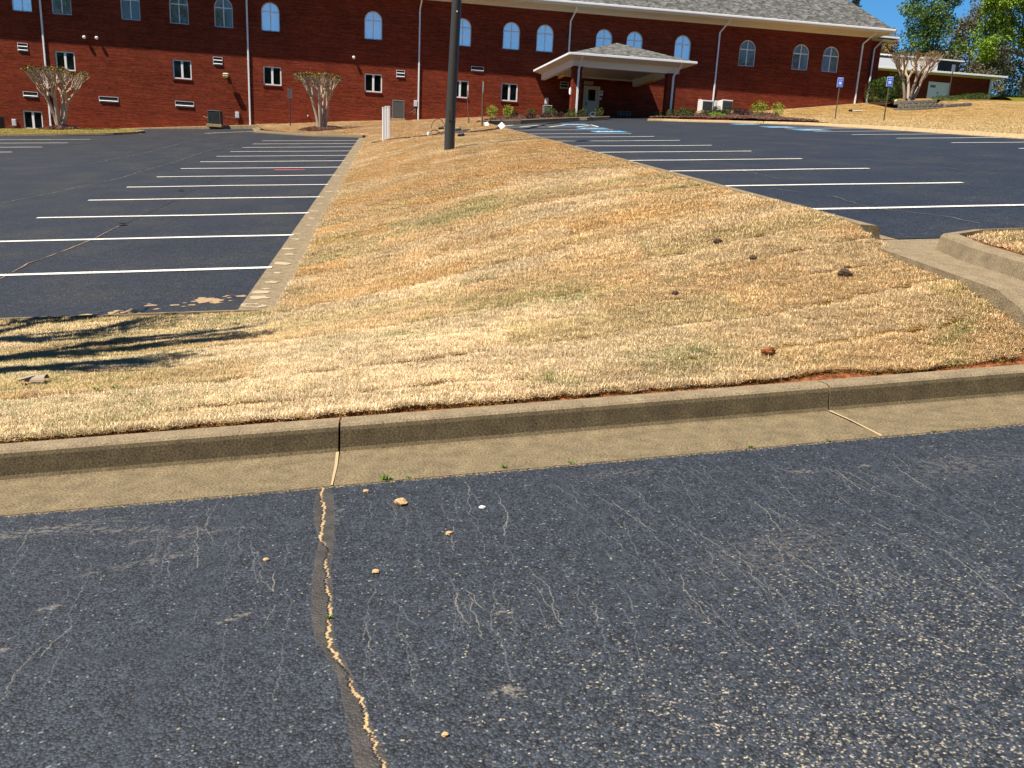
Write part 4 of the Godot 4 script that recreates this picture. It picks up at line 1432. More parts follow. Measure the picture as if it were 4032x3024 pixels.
func arched_window(b: Node, cx: float, w: float, dressing: String) -> void:
	var sill := 12.48 + lift(cx)
	var h := 1.92
	var z := ZW - 0.1
	var mb := MB.new()
	ring(mb, arch_points(cx, sill, w, h, 0.0, z), arch_points(cx, sill, w, h, 0.065, z), 0.08)
	var spring := sill + h - w * 0.5
	var win := part(mb, "window", M.frame_vinyl, b)
	mb = MB.new()
	mb.span(cx - 0.035, cx + 0.035, sill + 0.06, sill + h - 0.06, z - 0.07, z - 0.01, 0.008)
	part(mb, "mullion", M.frame_vinyl, win)
	for s: float in [-1.0, 1.0]:
		mb = MB.new()
		mb.span(cx + s * 0.035, cx + s * (w * 0.5 - 0.06), spring - 0.035, spring + 0.035, z - 0.068, z - 0.012, 0.006)
		part(mb, "transom", M.frame_vinyl, win)
		mb = MB.new()
		var x0 := cx + s * 0.035
		var x1 := cx + s * (w * 0.5 - 0.06)
		var p := PackedVector3Array([Vector3(x0, sill + 0.06, z - 0.04), Vector3(x1, sill + 0.06, z - 0.04), Vector3(x1, spring - 0.035, z - 0.04), Vector3(x0, spring - 0.035, z - 0.04)])
		mb.poly(p, s < 0)
		part(mb, "pane", M.window_glass if dressing in ["drape", "dark"] else M.veiled_glass, win)
		mb = MB.new()
		p = PackedVector3Array([Vector3(x0, spring + 0.035, z - 0.04)])
		var r := w * 0.5 - 0.06
		for k in 7:
			var a := lerpf(asin(0.035 / r), PI * 0.5 - asin(0.035 / r), k / 6.0)
			p.append(Vector3(cx + s * r * cos(a), spring + r * sin(a), z - 0.04))
		mb.poly(p, s < 0)
		part(mb, "pane", M.window_glass if dressing in ["drape", "dark"] else M.veiled_glass, win)
	if dressing != "":
		# a gathered curtain on each side, tied back towards the bottom
		mb = MB.new()
		for s: float in [-1.0, 1.0]:
			var last := PackedVector3Array()
			for k in 17:
				var t := k / 16.0
				var col := PackedVector3Array()
				for j in 9:
					var v := j / 8.0
					var reach := w * 0.5 * (1.0 - 0.7 * sin(PI * clampf(v * 0.9, 0, 1)) * (1.0 if dressing != "drape" else 0.25))
					var x := cx + s * (w * 0.5 - t * reach)
					col.append(Vector3(x, sill + h * (1.0 - v), z - 0.24 - 0.05 * sin(k * 2.4) - 0.02 * sin(k * 5.1 + j)))
				if k > 0:
					for j in 8:
						mb.quad(last[j + 1], col[j + 1], col[j], last[j])
				last = col
		part(mb, "curtain", M.curtain if dressing != "drape" else M.drape, win)

func low_window(b: Node, cx: float, y0: float, y1: float, w := 1.27) -> void:
	var z := ZW - 0.07
	var outer := PackedVector3Array([Vector3(cx - w / 2, y0, z), Vector3(cx + w / 2, y0, z), Vector3(cx + w / 2, y1, z), Vector3(cx - w / 2, y1, z)])
	var inner := PackedVector3Array([Vector3(cx - w / 2 + 0.09, y0 + 0.09, z), Vector3(cx + w / 2 - 0.09, y0 + 0.09, z), Vector3(cx + w / 2 - 0.09, y1 - 0.08, z), Vector3(cx - w / 2 + 0.09, y1 - 0.08, z)])
	var mb := MB.new()
	ring(mb, outer, inner, 0.09)
	var win := part(mb, "window", M.frame_vinyl, b)
	mb = MB.new()
	mb.span(cx - 0.075, cx + 0.075, y0 + 0.09, y1 - 0.08, z - 0.08, z - 0.005, 0.01)
	part(mb, "mullion", M.frame_vinyl, win)
	for s: float in [-1.0, 1.0]:
		mb = MB.new()
		var p := PackedVector3Array([Vector3(cx + s * 0.075, y0 + 0.09, z - 0.045), Vector3(cx + s * (w / 2 - 0.09), y0 + 0.09, z - 0.045), Vector3(cx + s * (w / 2 - 0.09), y1 - 0.08, z - 0.045), Vector3(cx + s * 0.075, y1 - 0.08, z - 0.045)])
		mb.poly(p, s < 0)
		part(mb, "pane", M.casement_glass, win)
	mb = MB.new()
	mb.span(cx - w / 2 - 0.03, cx + w / 2 + 0.03, y0 - 0.1, y0 - 0.004, ZW - 0.09, ZW + 0.06, 0.008)
	part(mb, "sill", M.brick, win)

func vent(b: Node, x0: float, x1: float, y0: float, y1: float, slats: int) -> void:
	var z := ZW + 0.035
	var mb := MB.new()
	var o := PackedVector3Array([Vector3(x0, y0, z), Vector3(x1, y0, z), Vector3(x1, y1, z), Vector3(x0, y1, z)])
	var t := 0.03
	var i := PackedVector3Array([Vector3(x0 + t, y0 + t, z), Vector3(x1 - t, y0 + t, z), Vector3(x1 - t, y1 - t, z), Vector3(x0 + t, y1 - t, z)])
	ring(mb, o, i, 0.034)
	var v := part(mb, "vent", M.box_grey, b)
	mb = MB.new()
	mb.quad(Vector3(x0 + t, y0 + t, ZW + 0.004), Vector3(x1 - t, y0 + t, ZW + 0.004), Vector3(x1 - t, y1 - t, ZW + 0.004), Vector3(x0 + t, y1 - t, ZW + 0.004))
	part(mb, "opening", M.grille_dark, v)
	for k in slats:
		mb = MB.new()
		var y := lerpf(y0 + t, y1 - t, (k + 0.12) / slats)
		mb.box(Vector3((x0 + x1) / 2, y + 0.02, z + 0.02), Vector3(x1 - x0 - 2 * t, 0.012, 0.06), 0.0, Basis(Vector3.RIGHT, 0.6))
		part(mb, "slat", M.metal_white, v)

func downspout(b: Node, x: float, top: float, bottom: float, elbow: float) -> void:
	var mb := MB.new()
	var z := ZW + 0.07
	if elbow > 0.0:
		mb.span(x - 0.055, x + 0.055, bottom, top - 0.75, z - 0.045, z + 0.045, 0.012)
		tilted(mb, Vector3(x, top - 0.77, z), Vector3(x + elbow * 0.6, top - 0.12, ZW + 0.9), 0.1, 0.08)
		tilted(mb, Vector3(x + elbow * 0.6, top - 0.14, ZW + 0.9), Vector3(x + elbow * 0.62, top + 0.05, ZW + 0.98), 0.1, 0.08)
	else:
		mb.span(x - 0.055, x + 0.055, bottom, top, z - 0.045, z + 0.045, 0.012)
	var d := part(mb, "downspout", M.metal_white, b)
	for k in 3:
		mb = MB.new()
		var y := lerpf(bottom + 0.4, top - 1.0, k / 2.0)
		mb.span(x - 0.075, x + 0.075, y, y + 0.03, ZW, z + 0.05)
		part(mb, "strap", M.metal_white, d)

func tilted(mb: MB, a: Vector3, b: Vector3, w: float, d: float) -> void:
	var up := (b - a).normalized()
	var side := up.cross(Vector3(0, 0, 1))
	side = Vector3.RIGHT if side.length() < 0.01 else side.normalized()
	var out := side.cross(up).normalized()
	mb.box((a + b) * 0.5, Vector3(w, a.distance_to(b) + 0.02, d), 0.01, Basis(side, up, out))

func build_building() -> void:
	var b := thing("brick_building", Vector3.ZERO, "long red brick building with arched upper windows and a grey shingle roof", "building")
	var holes := []
	for a in ARCHES:
		var sill := 12.48 + lift(a[0])
		holes.append([a[0] - a[1] / 2, a[0] + a[1] / 2, sill, sill + 1.92])
	for l in LOWS:
		holes.append([l[0] - 0.635, l[0] + 0.635, l[1], l[2]])
	# door opening
	holes.append([14.66, 15.94, 6.0, 10.42])
	var mb := MB.new()
	var right := 37.95
	wall_face(mb, -44.0, right, 15.95, ZW, holes, y_wall_base)
	for a in ARCHES:
		# spandrels above the arch and the curved reveal
		var sill := 12.48 + lift(a[0])
		var r: float = a[1] / 2
		var spring: float = sill + 1.92 - r
		for k in 12:
			var t0 := PI * k / 12.0
			var t1 := PI * (k + 1) / 12.0
			var p := Vector3(a[0] + r * cos(t0), spring + r * sin(t0), ZW)
			var q := Vector3(a[0] + r * cos(t1), spring + r * sin(t1), ZW)
			var p2 := Vector3(p.x, sill + 1.92, ZW)
			var q2 := Vector3(q.x, sill + 1.92, ZW)
			mb.quad(q, p, p2, q2)
			mb.quad(p, q, q + Vector3(0, 0, -0.2), p + Vector3(0, 0, -0.2))
		for s: float in [-1.0, 1.0]:
			var x: float = a[0] + s * r
			if s < 0:
				mb.quad(Vector3(x, sill, ZW), Vector3(x, spring, ZW), Vector3(x, spring, ZW - 0.2), Vector3(x, sill, ZW - 0.2))
			else:
				mb.quad(Vector3(x, spring, ZW), Vector3(x, sill, ZW), Vector3(x, sill, ZW - 0.2), Vector3(x, spring, ZW - 0.2))
		mb.quad(Vector3(a[0] - r, sill, ZW), Vector3(a[0] + r, sill, ZW), Vector3(a[0] + r, sill, ZW - 0.2), Vector3(a[0] - r, sill, ZW - 0.2))
	for h in holes.slice(ARCHES.size()):
		mb.quad(Vector3(h[0], h[2], ZW), Vector3(h[0], h[3], ZW), Vector3(h[0], h[3], ZW - 0.2), Vector3(h[0], h[2], ZW - 0.2))
		mb.quad(Vector3(h[1], h[3], ZW), Vector3(h[1], h[2], ZW), Vector3(h[1], h[2], ZW - 0.2), Vector3(h[1], h[3], ZW - 0.2))
		mb.quad(Vector3(h[0], h[3], ZW), Vector3(h[1], h[3], ZW), Vector3(h[1], h[3], ZW - 0.2), Vector3(h[0], h[3], ZW - 0.2))
		mb.quad(Vector3(h[0], h[2], ZW), Vector3(h[1], h[2], ZW), Vector3(h[1], h[2], ZW - 0.2), Vector3(h[0], h[2], ZW - 0.2))
	# ends and back
	mb.quad(Vector3(right, 8, ZW), Vector3(right, 8, -89), Vector3(right, 15.95, -89), Vector3(right, 15.95, ZW))
	mb.quad(Vector3(-44, 0, -89), Vector3(-44, 0, ZW), Vector3(-44, 15.95, ZW), Vector3(-44, 15.95, -89))
	mb.quad(Vector3(right, 4, -89), Vector3(-44, 4, -89), Vector3(-44, 15.95, -89), Vector3(right, 15.95, -89))
	part(mb, "wall", M.brick, b)
	# rooms behind the windows
	mb = MB.new()
	mb.quad(Vector3(-44, 3, -67), Vector3(right, 3, -67), Vector3(right, 16, -67), Vector3(-44, 16, -67))
	for y: float in [4.3, 7.9, 11.7, 15.85]:
		mb.quad(Vector3(-43.9, y, ZW - 0.25), Vector3(right - 0.1, y, ZW - 0.25), Vector3(right - 0.1, y, -67), Vector3(-43.9, y, -67))
	part(mb, "interior_walls", M.interior, b)
	# roof: steep shingle slopes with a hip at the right end
	mb = MB.new()
	var e0 := Vector3(-45, 15.75, -59.85)
	var e1 := Vector3(39.0, 16.08, -59.85)
	var e2 := Vector3(39.0, 16.08, -90)
	var e3 := Vector3(-45, 15.75, -90)
	var r0 := Vector3(-45, 30.0, -75)
	var r1 := Vector3(24.2, 30.0, -75)
	mb.quad(e0, e1, r1, r0)
	mb.tri(e1, e2, r1)
	mb.quad(e2, e3, r0, r1)
	for k in mb.v.size():
		var p := mb.v[k]
		# shingle courses follow the slope
		mb.u[k] = Vector2(p.x if absf(mb.n[k].z) > 0.3 else p.z, p.y * -1.4)
	part(mb, "roof", M.shingle, b)
	mb = MB.new()
	var slope := (e1.y - e0.y) / (e1.x - e0.x)
	var tilt := Basis(Vector3(0, 0, 1), atan(slope))
	var mid := (e0 + e1) * 0.5
	mb.box(mid + Vector3(0, -0.09, 0.06), Vector3(84.2, 0.15, 0.13), 0.02, tilt)
	part(mb, "gutter", M.metal_white, b)
	mb = MB.new()
	mb.box(mid + Vector3(0, -0.14, -0.045), Vector3(84.0, 0.24, 0.05), 0.0, tilt)
	part(mb, "fascia", M.soffit_paint, b)
	mb = MB.new()
	mb.box(mid + Vector3(0, -0.27, -0.6), Vector3(84.0, 0.03, 1.1), 0.0, tilt)
	part(mb, "soffit", M.soffit_paint, b)
	mb = MB.new()
	mb.box(mid + Vector3(-0.4, -0.4, -1.11), Vector3(82.6, 0.22, 0.06), 0.0, tilt)
	part(mb, "frieze_board", M.soffit_paint, b)
	mb = MB.new()
	mb.span(38.86, 38.98, 15.95, 16.08, -89, -59.85)
	mb.span(37.96, 38.86, 15.78, 15.81, -89, -60.6)
	part(mb, "side_gutter", M.metal_white, b)
	var dress := ["", "tied", "drape", "drape", "drape", "dark", "tied", "", "", "", "", "", "", "tied", "dark", "dark", "dark"]
	for k in ARCHES.size():
		arched_window(b, ARCHES[k][0], ARCHES[k][1], dress[k])
	for l in LOWS:
		low_window(b, l[0], l[1], l[2])
	for q in [[-25.11, -24.46, 9.94, 10.46, 2], [-12.39, -11.75, 9.97, 10.5, 2], [-25.04, -24.09, 6.98, 7.34, 1], [-20.15, -18.87, 6.98, 7.35, 1], [-15.09, -13.81, 6.99, 7.37, 1], [0.45, 1.08, 10.02, 10.53, 2], [5.96, 6.92, 10.84, 11.19, 1], [12.79, 13.43, 10.08, 10.57, 2], [16.62, 17.25, 10.93, 11.21, 1]]:
		vent(b, q[0], q[1], q[2], q[3], q[4])
	# low grille beside the entrance
	mb = MB.new()
	for k in 5:
		mb.span(17.46 + k * 0.25, 17.48 + k * 0.25, 8.34, 8.76, ZW + 0.01, ZW + 0.05)
	for k in 4:
		mb.span(17.46, 18.49, 8.34 + k * 0.135, 8.355 + k * 0.135, ZW + 0.012, ZW + 0.045)
	var grille := part(mb, "low_grille", M.galvanised, b)
	mb = MB.new()
	mb.span(17.46, 18.49, 8.34, 8.76, ZW + 0.002, ZW + 0.008)
	part(mb, "opening", M.grille_dark, grille)
	for q in [[-23.42, 15.4, 0.0], [-9.98, 15.5, 0.0], [2.1, 15.5, 0.2], [25.12, 15.75, 0.55], [37.2, 15.85, 0.75]]:
		downspout(b, q[0], q[1], y_wall_base(q[0]) - 0.02, q[2])
	downspout(b, 13.3, 15.62, 11.9, 0.35)
	# entrance door
	mb = MB.new()
	mb.span(14.66, 14.76, 8.1, 10.42, ZW - 0.1, ZW + 0.02, 0.01)
	mb.span(15.84, 15.94, 8.1, 10.42, ZW - 0.1, ZW + 0.02, 0.01)
	mb.span(14.76, 15.84, 10.32, 10.42, ZW - 0.1, ZW + 0.018, 0.01)
	var frame := part(mb, "door_frame", M.door_paint, b)
	mb = MB.new()
	mb.span(14.86, 15.03, 8.1, 10.32, ZW - 0.07, ZW - 0.02)
	mb.span(15.61, 15.84, 8.1, 10.32, ZW - 0.07, ZW - 0.02)
	mb.span(15.03, 15.61, 8.1, 9.36, ZW - 0.07, ZW - 0.02)
	mb.span(15.03, 15.61, 10.17, 10.32, ZW - 0.07, ZW - 0.02)
	mb.span(14.76, 14.85, 8.1, 10.32, ZW - 0.07, ZW - 0.02)
	var door := part(mb, "door", M.door_paint, b)
	mb = MB.new()
	mb.quad(Vector3(15.03, 9.36, ZW - 0.045), Vector3(15.61, 9.36, ZW - 0.045), Vector3(15.61, 10.17, ZW - 0.045), Vector3(15.03, 10.17, ZW - 0.045))
	part(mb, "door_glass", M.dark_glass, door)
	mb = MB.new()
	mb.span(14.9, 14.95, 8.95, 9.25, ZW - 0.02, ZW + 0.02, 0.008)
	mb.tube([Vector3(14.93, 9.2, ZW + 0.02), Vector3(14.93, 9.2, ZW + 0.07), Vector3(14.93, 9.0, ZW + 0.07), Vector3(14.93, 9.0, ZW + 0.02)] as Array[Vector3], [0.012, 0.012, 0.012, 0.012], 6)
	part(mb, "handle", M.dark_metal, door)
	frame.set_meta("label", "beige entrance door frame")
	# set-back wing at the right end
	mb = MB.new()
	mb.quad(Vector3(37.9, 9, -66), Vector3(42.05, 9, -66), Vector3(42.05, 16.6, -66), Vector3(37.9, 16.6, -66))
	mb.quad(Vector3(42.05, 9, -66), Vector3(42.05, 9, -84), Vector3(42.05, 16.6, -84), Vector3(42.05, 16.6, -66))
	part(mb, "wing_wall", M.brick, b)
	mb = MB.new()
	mb.quad(Vector3(37.9, 16.75, -65.2), Vector3(43.0, 16.75, -65.2), Vector3(40.2, 19.0, -69), Vector3(37.9, 19.0, -69))
	mb.quad(Vector3(43.0, 16.75, -65.2), Vector3(43.0, 16.75, -84), Vector3(40.2, 19.0, -84), Vector3(40.2, 19.0, -69))
	part(mb, "wing_roof", M.shingle, b)
	mb = MB.new()
	mb.span(37.96, 43.1, 16.62, 16.76, -65.24, -65.1, 0.02)
	mb.span(37.96, 43.0, 16.5, 16.53, -66, -65.24)
	mb.span(43.0, 43.1, 16.62, 16.76, -84, -65.25)
	part(mb, "wing_gutter", M.metal_white, b)
	mb = MB.new()
	mb.span(41.3, 41.42, 10, 15.9, -65.96, -65.86, 0.01)
	tilted(mb, Vector3(41.36, 15.85, -65.9), Vector3(41.75, 16.55, -65.3), 0.11, 0.09)
	part(mb, "downspout", M.metal_white, b)

# ---------------------------------------------------------------- the entrance canopy

func build_canopy() -> void:
	var b := thing("entrance_canopy", V(15.5, 57, 7.4), "white entrance canopy with a hipped shingle roof on two brick columns", "canopy")
	var o := -b.position
	var sk := 0.115   # the sides lean a little to the left towards the wall
	var P := func(x: float, y: float, s: float) -> Vector3: return o + Vector3(x - sk * (s - 53.0), y, -s)
	var y0 := 11.12
	# roof
	var mb := MB.new()
	var a: Vector3 = P.call(11.67, y0 + 0.1, 52.95)
	var c: Vector3 = P.call(20.35, y0 + 0.14, 52.95)
	var d: Vector3 = P.call(20.35, y0 + 0.14, 60.99)
	var e: Vector3 = P.call(11.67, y0 + 0.1, 60.99)
	var top: Vector3 = o + Vector3(15.8, 12.78, -56.7)
	var back: Vector3 = o + Vector3(15.4, 12.78, -60.99)
	mb.tri(a, c, top)
	mb.quad(c, d, back, top)
	mb.quad(e, a, top, back)
	for k in mb.v.size():
		var p := mb.v[k]
		mb.u[k] = Vector2(p.x if absf(mb.n[k].z) > 0.2 else p.z, p.y * -2.4)
	part(mb, "roof", M.shingle, b)
	# gutters
	mb = MB.new()
	bar(mb, P.call(11.6, y0 + 0.05, 52.93), P.call(20.42, y0 + 0.09, 52.93), 0.14, 0.13)
	part(mb, "gutter", M.metal_white, b)
	mb = MB.new()
	bar(mb, P.call(11.62, y0 + 0.05, 53.05), P.call(11.62, y0 + 0.05, 60.95), 0.14, 0.13)
	part(mb, "gutter", M.metal_white, b)
	mb = MB.new()
	bar(mb, P.call(20.4, y0 + 0.09, 53.05), P.call(20.4, y0 + 0.09, 60.95), 0.14, 0.13)
	part(mb, "gutter", M.metal_white, b)
	# sloped soffits between eave and beams
	mb = MB.new()
	mb.quad(P.call(11.66, y0 - 0.02, 53.0), P.call(12.22, y0 - 0.14, 54.0), P.call(19.72, y0 - 0.1, 54.0), P.call(20.36, y0 + 0.02, 53.0))
	mb.quad(P.call(11.66, y0 - 0.02, 53.0), P.call(11.66, y0 - 0.02, 60.97), P.call(12.22, y0 - 0.14, 60.97), P.call(12.22, y0 - 0.14, 54.0))
	mb.quad(P.call(20.36, y0 + 0.02, 60.97), P.call(20.36, y0 + 0.02, 53.0), P.call(19.72, y0 - 0.1, 54.0), P.call(19.72, y0 - 0.1, 60.97))
	part(mb, "soffit", M.soffit_paint, b)
	# beams
	mb = MB.new()
	bar(mb, P.call(12.2, 10.82, 54.15), P.call(19.75, 10.84, 54.15), 0.5, 0.3)
	part(mb, "beam", M.white_paint, b)
	mb = MB.new()
	bar(mb, P.call(12.36, 10.82, 54.3), P.call(12.36, 10.82, 60.97), 0.5, 0.3)
	part(mb, "beam", M.white_paint, b)
	mb = MB.new()
	bar(mb, P.call(19.55, 10.84, 54.3), P.call(19.55, 10.84, 60.97), 0.5, 0.36)
	part(mb, "beam", M.white_paint, b)
	# boarded ceiling
	for k in 22:
		mb = MB.new()
		var x0 := 12.5 + k * 0.312
		mb.quad(P.call(x0, 11.06, 54.3), P.call(x0, 11.06, 60.95), P.call(x0 + 0.3, 11.06, 60.95), P.call(x0 + 0.3, 11.06, 54.3))
		part(mb, "ceiling_board", M.soffit_paint, b)
	mb = MB.new()
	mb.quad(P.call(12.4, 11.075, 54.2), P.call(12.4, 11.075, 60.95), P.call(19.7, 11.075, 60.95), P.call(19.7, 11.075, 54.2))
	part(mb, "ceiling_backing", M.soffit_paint, b)
	mb = MB.new()
	bar(mb, P.call(12.5, 11.0, 60.95), P.call(19.4, 11.0, 60.95), 0.1, 0.06)
	part(mb, "wall_trim", M.white_paint, b)
	# columns
	for x: float in [12.6, 19.26]:
		mb = MB.new()
		var at := Vector3(x - sk * 1.2, 0, -54.2)
		var foot := y_right(x, 54.2) - 0.3
		mb.box(o + Vector3(at.x, (foot + 10.45) * 0.5, at.z), Vector3(0.62, 10.45 - foot, 0.62))
		var col := part(mb, "column", M.brick, b)
		mb = MB.new()
		mb.box(o + Vector3(at.x, 10.51, at.z), Vector3(0.7, 0.13, 0.7))
		part(mb, "capital", M.brick, col)
		mb = MB.new()
		var dx := 0.05
		mb.box(o + Vector3(at.x + dx, (foot + 10.4) * 0.5, at.z + 0.37), Vector3(0.13, 10.4 - foot, 0.1), 0.012)
		tilted(mb, o + Vector3(at.x + dx, 10.4, at.z + 0.37), o + Vector3(at.x + dx + (0.05 if x < 15 else 0.25), 10.9, at.z + 0.75), 0.12, 0.1)
		tilted(mb, o + Vector3(at.x + dx + (0.05 if x < 15 else 0.25), 10.88, at.z + 0.75), o + Vector3(at.x + dx + (0.05 if x < 15 else 0.25), 11.12, at.z + 1.15), 0.12, 0.1)
		part(mb, "downspout", M.metal_white, b)
	# what hangs from it
	for q in [[12.1, 10.36, "left"], [18.6, 10.42, "right"]]:
		var bar_ := thing("clearance_bar", V(q[0], 57.2, q[1]), "yellow clearance bar hanging under the canopy beam beside the %s" % ("wall vent" if q[2] == "left" else "white cooling units"), "clearance bar", "yellow clearance bars under the canopy")
		mb = MB.new()
		bar(mb, Vector3(0.07, 0, 0.75), Vector3(-0.07, 0, -0.75), 0.13, 0.13)
		part(mb, "tube", M.yellow_bar, bar_)
		for s: float in [-1.0, 1.0]:
			mb = MB.new()
			var p := Vector3(0.06 * s, 0.06, 0.6 * s)
			mb.tube([p, p + Vector3(0, 0.24, 0)] as Array[Vector3], [0.012, 0.012], 5)
			part(mb, "chain", M.dark_metal, bar_)

func bar(mb: MB, a: Vector3, b: Vector3, h: float, w: float) -> void:
	var d := (b - a).normalized()
	var side := d.cross(Vector3.UP).normalized()
	mb.box((a + b) * 0.5, Vector3(a.distance_to(b), h, w), 0.012, Basis(d, side.cross(d).normalized(), side))

func notice(called: String, at: Vector3, w: float, h: float, label: String, mark: Callable) -> void:
	var t := thing(called, at, label, "sign")
	var mb := MB.new()
	mb.box(Vector3(0, 0, 0.012), Vector3(w, h, 0.02), 0.003)
	part(mb, "panel", M.sign_white, t)
	mb = MB.new()
	mark.call(mb)
	part(mb, "print", M.black_rubber, t)

func text(parent: Node, words: String, size: float, at: Vector3, m: Material, called := "lettering") -> void:
	var tm := TextMesh.new()
	var f := SystemFont.new()
	f.font_names = PackedStringArray(["Droid Sans"])
	f.font_weight = 700
	tm.font = f
	tm.text = words
	tm.font_size = 64
	tm.pixel_size = size / 64.0
	tm.depth = 0.004
	tm.curve_step = 4.0
	tm.material = m
	var o := MeshInstance3D.new()
	o.name = called
	o.mesh = tm
	o.position = at
	parent.add_child(o, true)


# ---------------------------------------------------------------- plants

func limb(mb: MB, a: Vector3, b: Vector3, r0: float, r1: float, bend: float, sides := 7) -> void:
	var m := 5
	var pts: Array[Vector3] = []
	var radii := []
	var side := Vector3(rng.randf_range(-1, 1), 0, rng.randf_range(-1, 1)).normalized()
	for k in m + 1:
		var t := float(k) / m
		pts.append(a.lerp(b, t) + side * bend * sin(PI * t) + Vector3(rng.randf_range(-1, 1), 0, rng.randf_range(-1, 1)) * bend * 0.25 * sin(PI * t))
		radii.append(lerpf(r0, r1, t) * rng.randf_range(0.93, 1.07))
	mb.tube(pts, radii, sides)

func crape_myrtle(at: Vector3, height: float, spread: float, trunks: Array, label: String, seed_: int) -> void:
	# pollarded: bare pale trunks, knuckles where it was cut back, straight shoots with bronze tips
	rng.seed = seed_
	var t := thing("crape_myrtle", at, label, "tree", "pollarded crape myrtles")
	var tm := MB.new()
	var bm := MB.new()
	var lm := MB.new()
	lm.tinted = true
	for q in trunks:
		# q: foot offset, direction, fork height
		var foot := Vector3(q[0], -0.15, q[1])
		var fork := Vector3(q[0] + q[2] * 0.34 * spread, height * q[4], q[1] + q[3] * 0.34 * spread)
		var r := 0.115 * height / 3.6
		limb(tm, foot, fork, r * 1.15, r * 0.8, 0.05, 9)
		tm.ball(fork, Vector3.ONE * r * 1.0)
		var out := Vector3(q[2], 0, q[3])
		for k in 4:
			var a := atan2(out.z, out.x) + (k - 1) * 0.9 + rng.randf_range(-0.25, 0.25)
			var reach := spread * rng.randf_range(0.26, 0.42) * (0.3 if k == 3 else 1.0)
			var kn := fork + Vector3(cos(a) * reach, height * rng.randf_range(0.15, 0.22), sin(a) * reach)
			limb(tm, fork, kn, r * 0.68, r * 0.42, 0.05, 7)
			for j in 3:
				tm.ball(kn + Vector3(rng.randf_range(-0.06, 0.06), rng.randf_range(-0.05, 0.07), rng.randf_range(-0.06, 0.06)), Vector3.ONE * r * rng.randf_range(0.45, 0.66), 6, 4)
			for j in 4:
				var a2 := a + rng.randf_range(-1.2, 1.2)
				var reach2 := spread * rng.randf_range(0.05, 0.22)
				var kn2 := kn + Vector3(cos(a2) * reach2, height * rng.randf_range(0.05, 0.15), sin(a2) * reach2)
				limb(bm, kn, kn2, r * 0.38, r * 0.25, 0.03, 6)
				bm.ball(kn2, Vector3.ONE * r * rng.randf_range(0.32, 0.46), 6, 4)
				var away := Vector3(kn2.x, 0, kn2.z) / spread
				for i in rng.randi_range(3, 5):
					var tip := Vector3(kn2.x + (away.x * 0.28 + rng.randf_range(-0.14, 0.14)) * spread, height * rng.randf_range(0.9, 0.99) - height * 0.06 * away.length(), kn2.z + (away.z * 0.28 + rng.randf_range(-0.14, 0.14)) * spread)
					limb(bm, kn2, tip, r * 0.19, r * 0.1, 0.03, 5)
					for w in rng.randi_range(2, 6):
						var dir := Vector3(rng.randf_range(-1, 1), rng.randf_range(0.1, 1), rng.randf_range(-1, 1)).normalized()
						var tone := rng.randf_range(0.6, 1.3)
						lm.col = [Color(0.30, 0.22, 0.02), Color(0.22, 0.13, 0.02), Color(0.10, 0.045, 0.022)][rng.randi_range(0, 2)] * tone
						lm.leaf(tip + Vector3(rng.randf_range(-0.06, 0.06), rng.randf_range(-0.06, 0.03), rng.randf_range(-0.06, 0.06)), dir, dir.cross(Vector3(0.3, 0.2, 1)).normalized(), 0.12, 0.06)
	part(tm, "trunk", M.myrtle_bark, t)
	part(bm, "branches", M.myrtle_bark, t)
	part(lm, "crown", M.leaf, t)

func leafy(mb: MB, at: Vector3, r: Vector3, count: int, size: float, tones: Array, hollow := 0.55) -> void:
	# leaves spread through a lumpy ellipsoid, more of them towards its outside
	var lumps: Array[Vector4] = []
	for k in 9:
		var d := Vector3(rng.randfn(0, 1), rng.randfn(0, 1), rng.randfn(0, 1)).normalized()
		lumps.append(Vector4(d.x, d.y, d.z, rng.randf_range(0.72, 1.18)))
	for k in count:
		var d := Vector3(rng.randfn(0, 1), rng.randfn(0, 1), rng.randfn(0, 1)).normalized()
		var reach := 0.86
		for l in lumps:
			var near := maxf(0.0, d.dot(Vector3(l.x, l.y, l.z)) - 0.6) / 0.4
			reach = lerpf(reach, l.w, near * near)
		var p := at + d * r * reach * lerpf(hollow, 1.0, sqrt(rng.randf()))
		var dir := (d * 0.5 + Vector3(rng.randf_range(-1, 1), rng.randf_range(-1, 1), rng.randf_range(-1, 1))).normalized()
		var c: Color = tones[rng.randi_range(0, tones.size() - 1)]
		var tone := rng.randf_range(0.7, 1.3)
		mb.col = Color(c.r * tone, c.g * tone, c.b * tone)
		var side := dir.cross(Vector3(rng.randf_range(-1, 1), rng.randf_range(-1, 1), rng.randf_range(-1, 1))).normalized()
		mb.leaf(p, dir, side, size * rng.randf_range(0.7, 1.3), size * rng.randf_range(0.4, 0.65))

const GREEN := [Color(0.055, 0.10, 0.02), Color(0.075, 0.13, 0.025), Color(0.045, 0.08, 0.02)]
const LIME := [Color(0.25, 0.38, 0.03), Color(0.2, 0.33, 0.03), Color(0.3, 0.4, 0.05)]
const OLIVE := [Color(0.09, 0.10, 0.02), Color(0.07, 0.09, 0.02)]
const BRONZE := [Color(0.32, 0.18, 0.045), Color(0.25, 0.15, 0.05), Color(0.2, 0.15, 0.04)]
const GREY_BROWN := [Color(0.20, 0.155, 0.09), Color(0.16, 0.12, 0.07), Color(0.15, 0.15, 0.05)]
const PURPLE := [Color(0.06, 0.022, 0.03), Color(0.08, 0.03, 0.03), Color(0.05, 0.04, 0.03)]
const DARK := [Color(0.02, 0.04, 0.014), Color(0.03, 0.055, 0.018)]

